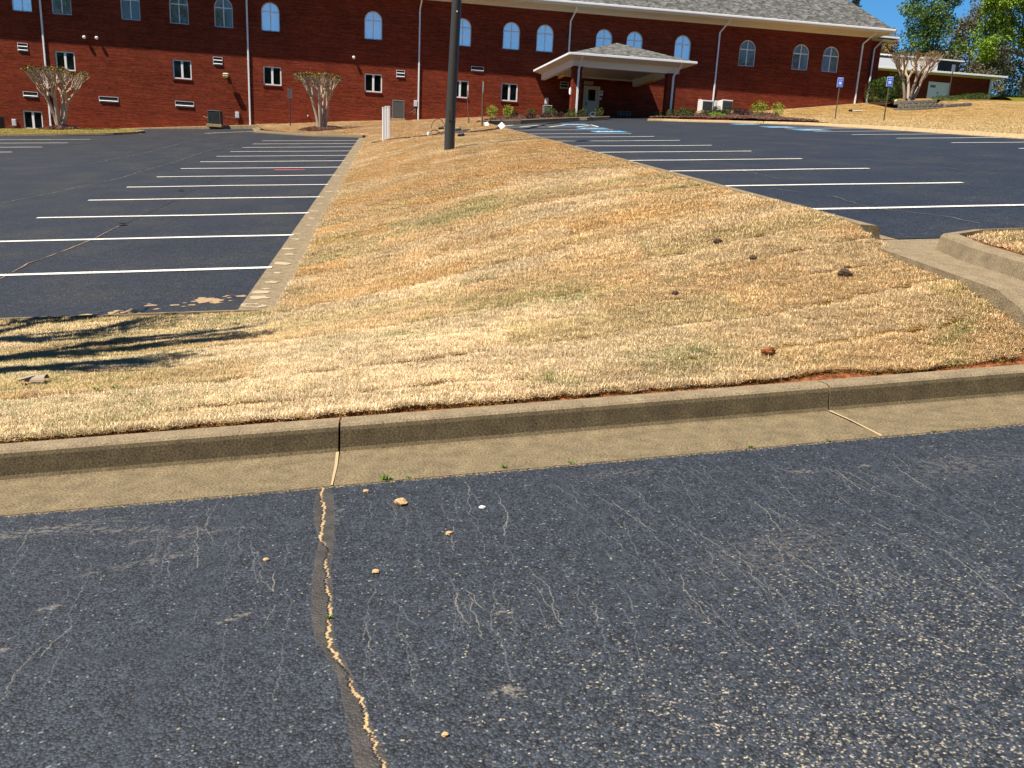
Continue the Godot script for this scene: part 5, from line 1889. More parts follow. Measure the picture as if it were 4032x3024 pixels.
func shrub(x: float, s: float, r: float, h: float, tones: Array, label: String, group := "") -> void:
	var y := bed_left(x, s)
	var t := thing("shrub", V(x, s, y), label, "shrub", group)
	var mb := MB.new()
	for k in 5:
		var a := TAU * k / 5.0
		limb(mb, Vector3(0, -0.08, 0), Vector3(cos(a) * r * 0.6, h * 0.6, sin(a) * r * 0.6), 0.014, 0.005, 0.02, 4)
	part(mb, "stems", M.tree_bark, t)
	mb = MB.new()
	mb.tinted = true
	leafy(mb, Vector3(0, h * 0.5, 0), Vector3(r, h * 0.52, r), int(420 * r * 2.2), 0.09, tones, 0.3)
	part(mb, "foliage", M.leaf, t)

func tree(at: Vector3, height: float, crown: Array, count: int, size: float, tones: Array, label: String, group: String, trunk := 0.3, lean := 0.0) -> void:
	# crown: lumps of [offset, radii]
	var t := thing("tree", at, label, "tree", group)
	var mb := MB.new()
	var fork := Vector3(lean, height * 0.42, 0)
	limb(mb, Vector3(0, -0.6, 0), fork, trunk, trunk * 0.7, 0.2, 9)
	for c in crown:
		var o: Vector3 = c[0]
		limb(mb, fork - Vector3(0, rng.randf_range(0, height * 0.15), 0), o, trunk * 0.5, trunk * 0.1, 0.4, 6)
		for k in 4:
			var r: Vector3 = c[1]
			limb(mb, fork.lerp(o, rng.randf_range(0.4, 0.9)), o + Vector3(rng.randf_range(-0.8, 0.8) * r.x, rng.randf_range(-0.3, 0.8) * r.y, rng.randf_range(-0.8, 0.8) * r.z), trunk * 0.22, trunk * 0.04, 0.3, 5)
	part(mb, "trunk", M.tree_bark, t)
	mb = MB.new()
	mb.tinted = true
	var total := 0.0
	for c in crown:
		var r: Vector3 = c[1]
		total += r.x * r.y
	for c in crown:
		var r: Vector3 = c[1]
		# a crown lump is itself a cloud of smaller sprays with gaps between
		var share := count * r.x * r.y / total
		var sprays := 26
		for k in sprays:
			var d := Vector3(rng.randfn(0, 1), rng.randfn(0, 1), rng.randfn(0, 1)).normalized() * pow(rng.randf(), 0.4)
			leafy(mb, c[0] + d * r * 0.82, r * rng.randf_range(0.24, 0.42), int(share / sprays), size, tones, 0.2)
	part(mb, "crown", M.leaf, t)

func build_plants() -> void:
	crape_myrtle(V(-20.95, 56.0, 4.8), 3.72, 1.5, [[-0.08, 0.05, -1.0, 0.2, 0.46], [0.12, -0.02, 0.9, 0.3, 0.42], [0.0, -0.1, 0.1, -0.9, 0.5], [0.03, 0.1, -0.1, 0.7, 0.47]], "bare pollarded tree with bronze tips in front of the leftmost downspout", 11)
	crape_myrtle(V(-4.3, 53.2, lawn(-4.3, 53.2) + 0.08), 3.35, 1.2, [[-0.17, 0.0, -1.0, 0.2, 0.52], [0.16, 0.05, 0.55, 0.4, 0.5], [0.02, -0.14, 0.2, -0.9, 0.55], [-0.03, 0.12, -0.15, 0.7, 0.5]], "bare pollarded tree in a mulch ring on the sod island", 23)
	crape_myrtle(V(41.0, 59.6, lawn(41.0, 59.6)), 3.9, 1.7, [[-0.3, 0.0, -0.9, 0.2, 0.44], [0.14, 0.1, 0.9, 0.3, 0.42], [0.05, -0.1, 0.1, -0.9, 0.5], [-0.05, 0.15, 0.1, 0.8, 0.48]], "bare pollarded tree beside the big round hedge", 37)
	# stands left of the frame: its shadow lies on the grass behind the kerb
	crape_myrtle(V(-5.3, 6.3, lawn_plain(-5.3, 6.3)), 4.9, 1.75, [[-0.15, 0.05, -0.9, 0.3, 0.46], [0.15, 0.0, 1.0, 0.2, 0.44], [0.0, -0.12, 0.2, -0.9, 0.5]], "bare pollarded tree on the grass strip by the road", 51)
	rng.seed = 5
	shrub(6.85, 54.5, 0.42, 0.95, LIME, "bright green upright shrub beside the two thin sign posts")
	shrub(7.99, 55.0, 0.42, 0.95, LIME, "bright green loose shrub next to a small dark one")
	shrub(8.75, 56.9, 0.3, 0.5, DARK, "small dark green shrub right of the loose bright one")
	shrub(9.88, 56.3, 0.38, 0.62, GREEN, "dark green shrub between purple ground cover plants")
	shrub(9.1, 52.2, 0.45, 0.35, PURPLE, "purple leaved ground cover nearest the loose bright shrub")
	shrub(10.4, 53.9, 0.5, 0.38, PURPLE, "purple leaved ground cover before the beige cooling unit")
	shrub(11.15, 56.0, 0.48, 0.7, GREEN, "green shrub in front of the beige cooling unit")
	shrub(11.5, 54.2, 0.4, 0.4, PURPLE, "purple leaved low plant right of the beige cooling unit")
	shrub(11.75, 51.8, 0.6, 0.28, OLIVE, "low yellow green ground cover at the kerb before the left column")
	shrub(12.0, 52.9, 0.36, 0.62, GREEN, "rounded clipped shrub at the foot of the left column")
	shrub(12.75, 52.7, 0.36, 0.62, OLIVE, "rounded clipped shrub between the left column and the door")
	shrub(13.85, 53.0, 0.4, 0.62, OLIVE, "rounded clipped shrub in front of the entrance door")
	shrub(18.3, 54.0, 0.5, 0.35, OLIVE, "low grey green plants left of the right column")
	shrub(19.0, 53.0, 0.45, 0.55, OLIVE, "rounded shrub at the foot of the right column")
	shrub(19.75, 52.8, 0.42, 0.6, GREEN, "darker rounded shrub just right of the right column")
	shrub(20.5, 53.4, 0.42, 0.5, OLIVE, "rounded shrub midway between right column and cooling units")
	shrub(23.0, 56.5, 0.42, 0.5, DARK, "dark shrub before the left white cooling unit")
	shrub(24.5, 58.6, 0.35, 0.6, GREEN, "green shrub in the gap between the two white cooling units")
	shrub(23.6, 55.6, 0.4, 0.42, DARK, "low dark shrub at the corner of the right white cooling unit")
	shrub(24.7, 57.0, 0.4, 0.6, DARK, "dark shrub in front of the right white cooling unit")
	shrub(25.9, 58.0, 0.35, 0.5, DARK, "dark shrub right of the right white cooling unit")
	shrub(25.3, 55.4, 0.5, 0.45, PURPLE, "purple leaved shrub beside the yellow green ground cover")
	shrub(22.4, 53.6, 0.75, 0.22, LIME, "flat yellow green ground cover below the white cooling units")
	shrub(26.4, 55.3, 0.7, 1.05, LIME, "large bright green shrub on the mulch bank")
	shrub(26.85, 53.3, 0.5, 0.95, LIME, "smaller bright green shrub right of the large one")
	# round hedge by the wing
	for q in [[39.0, 60.6, 1.25, 1.9, "dark round clipped hedge in the shade of the wing"], [40.6, 61.6, 1.4, 2.1, "sunlit round clipped hedge behind the bare tree"]]:
		var t := thing("hedge", V(q[0], q[1], lawn_exact(q[0], q[1])), q[4], "hedge")
		var mb := MB.new()
		for k in 6:
			limb(mb, Vector3(0, -0.1, 0), Vector3(cos(k) * q[2] * 0.5, q[3] * 0.5, sin(k) * q[2] * 0.5), 0.04, 0.01, 0.05, 5)
		part(mb, "stems", M.tree_bark, t)
		mb = MB.new()
		mb.tinted = true
		leafy(mb, Vector3(0, q[3] * 0.5, 0), Vector3(q[2], q[3] * 0.55, q[2]), 4200, 0.1, [Color(0.07, 0.13, 0.02), Color(0.1, 0.16, 0.025), Color(0.05, 0.09, 0.02)], 0.75)
		part(mb, "foliage", M.leaf, t)
	shrub(46.0, 62.0, 1.3, 0.35, GREEN, "low spreading juniper right of the stone planter")
	shrub(50.5, 64.5, 1.8, 0.5, GREEN, "low spreading juniper at the top of the bank")
	for q in [[66.5, 79.0, 1.9, 0.7, "dark juniper mat on the far lawn near the low building"], [70.5, 79.5, 2.2, 0.8, "dark juniper mat on the far lawn below the lime tree"]]:
		var jt := thing("juniper", V(q[0], q[1], 15.0), q[4], "shrub")
		var jm := MB.new()
		for k in 5:
			limb(jm, Vector3(0, -0.3, 0), Vector3(cos(k * 1.3) * q[2] * 0.7, 0.2, sin(k * 1.3) * q[2] * 0.7), 0.04, 0.01, 0.05, 5)
		part(jm, "stems", M.tree_bark, jt)
		jm = MB.new()
		jm.tinted = true
		leafy(jm, Vector3(0, q[3] * 0.3, 0), Vector3(q[2], q[3], q[2] * 0.7), 1500, 0.16, GREEN, 0.4)
		part(jm, "foliage", M.leaf, jt)
	# trees behind the low building
	var far := "trees behind the low brick building"
	tree(Vector3(76, 13.5, -107), 21, [[Vector3(0, 13, 0), Vector3(4.5, 4, 4)], [Vector3(-1.5, 17, 0), Vector3(4, 3.5, 3.5)], [Vector3(1.5, 20, 0), Vector3(3.4, 3, 3)], [Vector3(-3.5, 9.5, 0), Vector3(3, 2.6, 3)]], 15000, 0.36, [Color(0.10, 0.17, 0.03), Color(0.14, 0.22, 0.04), Color(0.075, 0.12, 0.03)], "tall mid green tree behind the dark metal building", far, 0.32)
	tree(Vector3(69, 13.0, -112), 15.5, [[Vector3(-1, 11.5, 0), Vector3(3.6, 3.2, 3)], [Vector3(2.4, 12.4, 0), Vector3(3, 3.2, 3)], [Vector3(-3.6, 10.4, 0), Vector3(3, 3, 3)], [Vector3(1, 8, 0), Vector3(4, 2.6, 3)]], 15000, 0.34, BRONZE, "bronze brown spring tree next to the shingle roof", far, 0.25)
	tree(Vector3(88, 13.5, -114), 22, [[Vector3(-3, 12, 0), Vector3(4, 4, 3)], [Vector3(0, 17, 0), Vector3(4.5, 4, 3.5)], [Vector3(3, 12, 0), Vector3(4, 4, 3)], [Vector3(-4, 8, 0), Vector3(4, 3, 3)]], 13000, 0.36, GREY_BROWN, "grey brown half bare tree left of the lime green tree", far, 0.35)
	tree(Vector3(84, 13.0, -122), 17, [[Vector3(0, 9, 0), Vector3(6, 4, 3)], [Vector3(4, 12, 0), Vector3(5, 4, 3)]], 11000, 0.4, [Color(0.10, 0.085, 0.045), Color(0.08, 0.09, 0.03)], "low brown thicket tree between the green trees", far, 0.3)
	tree(Vector3(104, 15, -120), 22, [[Vector3(0, 8, 0), Vector3(8, 5, 4)], [Vector3(-6, 12, 0), Vector3(6, 5, 4)], [Vector3(4, 15, 0), Vector3(7, 5, 4)]], 13000, 0.45, [Color(0.11, 0.08, 0.04), Color(0.09, 0.09, 0.035), Color(0.06, 0.08, 0.03)], "brown undergrowth tree behind the lime green tree", far, 0.3)
	tree(Vector3(67.3, 15.5, -78.5), 12.5, [[Vector3(-4.0, 6.3, 0), Vector3(2.6, 2.6, 2.6)], [Vector3(-2.2, 9.6, 0), Vector3(3.6, 2.8, 3)], [Vector3(1.5, 10, 1), Vector3(4, 3.4, 3)], [Vector3(-5.6, 4.0, 0.5), Vector3(1.7, 1.6, 1.8)], [Vector3(3, 6.5, 0), Vector3(3, 2.8, 3)], [Vector3(-4.6, 8.6, 0.5), Vector3(2.4, 2.2, 2.2)], [Vector3(-0.5, 5.4, 1), Vector3(2.6, 1.8, 2.4)]], 26000, 0.27, [Color(0.17, 0.28, 0.018), Color(0.22, 0.33, 0.025), Color(0.13, 0.22, 0.018)], "lime green spreading tree right of the low brick building", "", 0.3, -0.4)
	tree(Vector3(80, 14, -104), 9, [[Vector3(-3, 4, 0), Vector3(4.5, 3, 3)], [Vector3(3, 4.5, 0), Vector3(4.5, 3.2, 3)], [Vector3(0, 7, 0), Vector3(4, 2.4, 3)]], 11000, 0.36, GREY_BROWN, "low brown shrubby tree right behind the low brick building", far, 0.2)
	tree(Vector3(96, 15, -103), 10, [[Vector3(-4, 4, 0), Vector3(5, 3.4, 3)], [Vector3(3, 4.5, 0), Vector3(5, 3.4, 3)], [Vector3(0, 7.5, 0), Vector3(5, 3, 3)]], 11000, 0.38, [Color(0.16, 0.12, 0.06), Color(0.12, 0.13, 0.04), Color(0.09, 0.12, 0.04)], "low mixed tree at the edge of the far lawn", far, 0.2)
	# a pine whose top looks over the roof
	var pine := thing("pine_tree", Vector3(56.2, 12, -95), "dark pine tree whose top shows above the roof", "tree")
	var pm := MB.new()
	limb(pm, Vector3(0, -0.5, 0), Vector3(0.2, 15.3, 0), 0.3, 0.05, 0.1, 8)
	part(pm, "trunk", M.tree_bark, pine)
	pm = MB.new()
	pm.tinted = true
	for k in 46:
		var y := rng.randf_range(7.0, 15.4)
		var a := rng.randf() * TAU
		var l := (15.9 - y) * 0.32 + 0.25
		leafy(pm, Vector3(cos(a) * l * 0.6, y, sin(a) * l * 0.6), Vector3(l * 0.5, 0.3, l * 0.5), 46, 0.24, [Color(0.02, 0.04, 0.02), Color(0.03, 0.05, 0.03)], 0.1)
	part(pm, "crown", M.leaf, pine)
	# the wood across the road behind the camera, which the windows mirror
	var wood := "trees across the road"
	var names := ["tall broad tree across the road facing the left windows", "leafy tree across the road next to the tall broad one", "dense tree across the road opposite the pole", "full tree across the road opposite the entrance", "dark tree across the road opposite the right lot", "wide tree across the road near the low building side", "very tall tree across the road facing the right windows", "tall tree across the road at the far right"]
	var spots := [[-66, 26, 34], [-48, 22, 39], [-33, 24, 37], [-16, 17, 27.5], [-3, 20, 27], [9, 17, 26], [22, 18, 26], [38, 21, 26], [56, 24, 26], [72, 26, 36], [92, 28, 36]]
	for k in spots.size():
		var q: Array = spots[k]
		var h: float = q[2]
		var y := y_ground(q[0], -q[1])
		var wide := h * 0.3
		tree(Vector3(q[0], y, q[1]), h, [[Vector3(-wide * 0.5, h * 0.45, 0), Vector3(wide, h * 0.2, wide * 0.6)], [Vector3(wide * 0.5, h * 0.5, 0), Vector3(wide, h * 0.2, wide * 0.6)], [Vector3(0, h * 0.72, 0), Vector3(wide * 0.9, h * 0.19, wide * 0.6)], [Vector3(0, h * 0.9, 0), Vector3(wide * 0.55, h * 0.1, wide * 0.5)], [Vector3(0, h * 0.28, 0), Vector3(wide * 1.1, h * 0.16, wide * 0.6)]], 9000, 0.9, LIME if k < 3 else GREEN, names[k] if k < names.size() else "tall tree across the road %s" % ["beyond the wide one", "behind the very tall one", "last of the row"][k - names.size()], wood, 0.4)

# ---------------------------------------------------------------- cooling units and boxes on the wall

func condenser(at: Vector3, w: float, h: float, d: float, body: Material, fins: String, label: String) -> void:
	var t := thing("cooling_unit", at, label, "air conditioner")
	var mb := MB.new()
	mb.box(Vector3(0, -0.06, 0), Vector3(w + 0.16, 0.2, d + 0.16), 0.01)
	part(mb, "pad", M.pale_concrete, t)
	mb = MB.new()
	mb.box(Vector3(0, h * 0.5 + 0.04, 0), Vector3(w - 0.06, h - 0.04, d - 0.06))
	part(mb, "core", M.grille_dark, t)
	mb = MB.new()
	for sx: float in [-1.0, 1.0]:
		for sz: float in [-1.0, 1.0]:
			mb.box(Vector3(sx * (w / 2 - 0.03), h * 0.5 + 0.04, sz * (d / 2 - 0.03)), Vector3(0.06, h, 0.06), 0.01)
	part(mb, "corner_posts", body, t)
	mb = MB.new()
	mb.box(Vector3(0, h + 0.06, 0), Vector3(w + 0.02, 0.06, d + 0.02), 0.015)
	var lid := part(mb, "lid", M.unit_beige if fins == "round" else body, t)
	mb = MB.new()
	for k in 5:
		var r := 0.08 + k * 0.07
		var ring_: Array[Vector3] = []
		var rr := []
		for j in 17:
			ring_.append(Vector3(cos(TAU * j / 16) * r, h + 0.11, sin(TAU * j / 16) * r))
			rr.append(0.006)
		mb.tube(ring_, rr, 4, false)
	part(mb, "fan_guard", M.dark_metal, lid)
	var count := 11 if fins == "across" else 13
	for k in count:
		mb = MB.new()
		if fins == "across":
			var y := 0.1 + (h - 0.12) * (k + 0.5) / count
			mb.box(Vector3(0, y, d / 2 - 0.012), Vector3(w - 0.12, 0.02, 0.03), 0.0, Basis(Vector3.RIGHT, 0.5))
			for sd: float in [-1.0, 1.0]:
				var sm := MB.new()
				sm.box(Vector3(sd * (w / 2 - 0.012), y, 0), Vector3(0.03, 0.02, d - 0.12), 0.0, Basis(Vector3(0, 0, 1), -0.5 * sd))
				part(sm, "side_louvre", body, t)
		else:
			var x := (w - 0.12) * ((k + 0.5) / count - 0.5)
			mb.box(Vector3(x, h * 0.5 + 0.04, d / 2 - 0.012), Vector3(0.03, h - 0.1, 0.03))
			var sm := MB.new()
			sm.box(Vector3(-w / 2 + 0.012, h * 0.5 + 0.04, x * d / w), Vector3(0.03, h - 0.1, 0.03))
			part(sm, "side_louvre", body, t)
		part(mb, "louvre", body, t)

func white_unit(at: Vector3, label: String) -> void:
	var t := thing("cooling_unit", at, label, "air conditioner")
	var w := 0.86
	var h := 0.74
	var d := 0.95
	var mb := MB.new()
	mb.box(Vector3(0, -0.08, 0), Vector3(w + 0.25, 0.2, d + 0.2), 0.01)
	part(mb, "pad", M.pale_concrete, t)
	mb = MB.new()
	mb.box(Vector3(0, h * 0.5 + 0.05, -0.02), Vector3(w, h, d), 0.02)
	part(mb, "cabinet", M.unit_white, t)
	mb = MB.new()
	mb.box(Vector3(0.0, h * 0.5 + 0.03, d / 2 - 0.02), Vector3(w - 0.07, h - 0.12, 0.02))
	part(mb, "coil", M.grille_dark, t)
	for k in 10:
		mb = MB.new()
		mb.box(Vector3((w - 0.1) * ((k + 0.5) / 10.0 - 0.5), h * 0.5 + 0.03, d / 2 + 0.0), Vector3(0.014, h - 0.13, 0.02))
		part(mb, "grille_bar", M.unit_grey, t)
	for k in 8:
		mb = MB.new()
		mb.box(Vector3(0, 0.1 + (h - 0.14) * (k + 0.5) / 8.0, d / 2 + 0.006), Vector3(w - 0.08, 0.014, 0.02))
		part(mb, "grille_bar", M.unit_grey, t)

func wall_box(x: float, y0: float, y1: float, label: String, m: Material) -> void:
	var t := thing("disconnect_box", Vector3(x, y0, ZW), label, "utility box", "utility boxes on the brick wall")
	var mb := MB.new()
	mb.span(-0.13, 0.13, 0, y1 - y0, 0.002, 0.14, 0.012)
	part(mb, "cabinet", m, t)
	mb = MB.new()
	mb.span(-0.115, 0.115, 0.03, y1 - y0 - 0.05, 0.14, 0.152, 0.004)
	part(mb, "cover", m, t)
	mb = MB.new()
	mb.tube([Vector3(0, 0, 0.07), Vector3(0, -0.35, 0.07), Vector3(-0.12, -0.5, 0.1)] as Array[Vector3], [0.02, 0.02, 0.02], 6)
	part(mb, "conduit", M.unit_grey, t)

func build_wall_things() -> void:
	condenser(V(-26.6, 60.15, y_wall_base(-26.6)), 0.8, 0.8, 0.8, M.unit_green, "across", "dark cooling unit at the left end of the wall")
	condenser(V(-12.2, 60.0, y_wall_base(-12.2) + 0.02), 0.86, 0.86, 0.86, M.unit_green, "across", "dark green cooling unit with horizontal louvres on the kerb")
	condenser(V(0.62, 60.1, y_wall_base(0.62) + 0.02), 0.88, 1.2, 0.88, M.unit_grey, "up", "tall grey cooling unit with vertical fins behind the white posts")
	condenser(V(11.7, 60.0, 8.05), 0.62, 0.52, 0.62, M.unit_grey, "round", "small cooling unit with a beige lid left of the canopy")
	white_unit(V(24.1, 59.9, 9.0), "white cooling unit with a grid front left of the last but one downspout")
	white_unit(V(25.75, 60.0, 9.15), "white cooling unit with a grid front right of the last but one downspout")
	wall_box(-25.76, 5.0, 5.45, "grey utility box left of the lowest window", M.box_grey)
	wall_box(-10.86, 6.45, 6.88, "grey utility box right of the dark green cooling unit", M.box_grey)
	wall_box(1.9, 8.05, 8.5, "grey utility box right of the tall grey cooling unit", M.box_grey)
	wall_box(11.8, 8.88, 9.33, "white utility box above the beige lidded cooling unit", M.unit_white)
	wall_box(24.06, 9.62, 10.02, "white utility box above the left white cooling unit", M.unit_white)
	wall_box(25.38, 9.55, 10.0, "white utility box above the right white cooling unit", M.unit_white)
	# refrigerant lines
	for q in [[Vector3(-12.62, 6.3, ZW + 0.5), Vector3(-13.1, 6.35, ZW + 0.3), Vector3(-13.2, 6.45, ZW + 0.05), "copper line left of the dark green cooling unit"], [Vector3(-11.76, 6.45, ZW + 0.6), Vector3(-11.3, 6.5, ZW + 0.4), Vector3(-10.95, 6.42, ZW + 0.1), "conduit from the dark green cooling unit to its box"], [Vector3(1.07, 7.55, ZW + 0.6), Vector3(1.6, 7.5, ZW + 0.35), Vector3(1.9, 7.9, ZW + 0.1), "conduit from the tall grey cooling unit to its box"], [Vector3(0.15, 7.8, ZW + 0.6), Vector3(-0.1, 7.8, ZW + 0.3), Vector3(-0.15, 7.2, ZW + 0.1), "dark line beside the tall grey cooling unit"], [Vector3(-26.2, 4.9, ZW + 0.4), Vector3(-26.0, 5.1, ZW + 0.2), Vector3(-25.8, 4.8, ZW + 0.1), "dark line beside the leftmost cooling unit"]]:
		var mb := MB.new()
		var pts: Array[Vector3] = []
		var rr := []
		for k in 9:
			var t := k / 8.0
			var a: Vector3 = q[0]
			pts.append(a.lerp(q[1], t).lerp((q[1] as Vector3).lerp(q[2], t), t))
			rr.append(0.018)
		mb.tube(pts, rr, 6)
		var o := part(mb, "refrigerant_line", M.copper if "copper" in q[3] else M.unit_grey, self)
		tag(o, q[3], "pipe")
	# round caps and floodlight
	for q in [[-20.75, 11.12, "white round vent cap left of its twin above the long vent"], [-19.95, 11.14, "white round vent cap right of its twin above the long vent"], [-2.6, 11.15, "single white round vent cap above the casement window"]]:
		var t := thing("vent_cap", Vector3(q[0], q[1], ZW), q[2], "vent cap")
		var mb := MB.new()
		mb.tube([Vector3(0, 0, 0), Vector3(0, -0.02, 0.16)] as Array[Vector3], [0.055, 0.055], 10)
		part(mb, "pipe", M.metal_white, t)
		mb = MB.new()
		mb.tube([Vector3(0, -0.02, 0.14), Vector3(0, -0.02, 0.17), Vector3(0, -0.03, 0.24), Vector3(0, -0.035, 0.28)] as Array[Vector3], [0.07, 0.11, 0.11, 0.07], 14)
		part(mb, "hood", M.sign_white, t)
	var fl := thing("floodlight", Vector3(-11.5, 9.3, ZW), "yellowish wall floodlight between vent and second downspout", "light fixture")
	var mb2 := MB.new()
	mb2.span(-0.1, 0.1, -0.08, 0.12, 0, 0.12, 0.01)
	mb2.tube([Vector3(0, 0.05, 0.1), Vector3(0, 0.07, 0.3)] as Array[Vector3], [0.03, 0.03], 6)
	part(mb2, "bracket", M.unit_grey, fl)
	mb2 = MB.new()
	mb2.box(Vector3(0, 0.0, 0.42), Vector3(0.36, 0.2, 0.28), 0.02, Basis(Vector3.RIGHT, 0.3))
	var head := part(mb2, "housing", M.unit_beige, fl)
	mb2 = MB.new()
	mb2.box(Vector3(0, -0.1, 0.47), Vector3(0.32, 0.16, 0.16), 0.02, Basis(Vector3.RIGHT, 0.3))
	part(mb2, "lens", M.lamp_yellow, head)
	var tap := thing("hose_tap", Vector3(-5.9, 6.9, ZW), "small grey hose tap on the bricks left of the mulch ringed tree", "tap")
	mb2 = MB.new()
	mb2.tube([Vector3(0, 0.06, 0), Vector3(0, 0.06, 0.1), Vector3(0, -0.06, 0.13)] as Array[Vector3], [0.03, 0.035, 0.03], 7)
	part(mb2, "spout", M.galvanised, tap)
	mb2 = MB.new()
	mb2.ball(Vector3(0, 0.12, 0.08), Vector3(0.05, 0.015, 0.05))
	part(mb2, "wheel", M.dark_metal, tap)
	# signs by the entrance
	var over_door := thing("door_sign", Vector3(15.0, 10.63, ZW + 0.01), "cream sign with dark lettering above the entrance door", "sign")
	mb2 = MB.new()
	mb2.box(Vector3(0, 0, 0.012), Vector3(0.72, 0.24, 0.02), 0.004)
	part(mb2, "panel", M.unit_beige, over_door)
	for k in 6:
		mb2 = MB.new()
		mb2.ball(Vector3(-0.26 + k * 0.105, -0.03, 0.024), Vector3(0.035, 0.05, 0.004), 8, 4)
		part(mb2, "mark", M.post_brown, over_door)
	mb2 = MB.new()
	mb2.span(-0.3, 0.3, 0.06, 0.085, 0.022, 0.026)
	part(mb2, "print", M.post_brown, over_door)
	notice("wall_notice", Vector3(13.64, 9.92, ZW + 0.005), 0.32, 0.4, "white notice with a dark drawing left of the left column", func(mb: MB) -> void:
		mb.ball(Vector3(-0.05, -0.03, 0.023), Vector3(0.09, 0.05, 0.004), 8, 4)
		mb.ball(Vector3(0.07, -0.05, 0.023), Vector3(0.06, 0.035, 0.004), 8, 4)
		mb.span(-0.12, 0.12, 0.08, 0.095, 0.021, 0.024))
	notice("wall_notice", Vector3(16.03, 9.95, ZW + 0.005), 0.31, 0.38, "white notice with a dark arch symbol right of the entrance door", func(mb: MB) -> void:
		for k in 9:
			var a := PI * k / 8.0
			mb.ball(Vector3(cos(a) * 0.07, sin(a) * 0.07, 0.023), Vector3(0.03, 0.03, 0.004), 6, 4)
		mb.span(-0.1, 0.1, -0.13, -0.115, 0.021, 0.024))
	notice("door_notice", Vector3(16.02, 9.55, ZW + 0.005), 0.16, 0.17, "small paper notice below the arch symbol notice", func(mb: MB) -> void:
		for k in 3:
			mb.span(-0.06, 0.06, -0.05 + k * 0.045, -0.035 + k * 0.045, 0.021, 0.024))
	var lan := thing("wall_lantern", Vector3(12.1, 9.0, -54.2), "white wall lantern on the left face of the left column", "lamp")
	mb2 = MB.new()
	mb2.tube([Vector3(0, -0.22, 0), Vector3(0, -0.14, 0), Vector3(0, 0.16, 0), Vector3(0, 0.26, 0)] as Array[Vector3], [0.03, 0.09, 0.1, 0.03], 10)
	part(mb2, "shade", M.sign_white, lan)
	mb2 = MB.new()
	mb2.span(0.02, 0.1, -0.05, 0.05, -0.05, 0.05)
	part(mb2, "bracket", M.sign_white, lan)

# ---------------------------------------------------------------- poles, signs, posts, cables

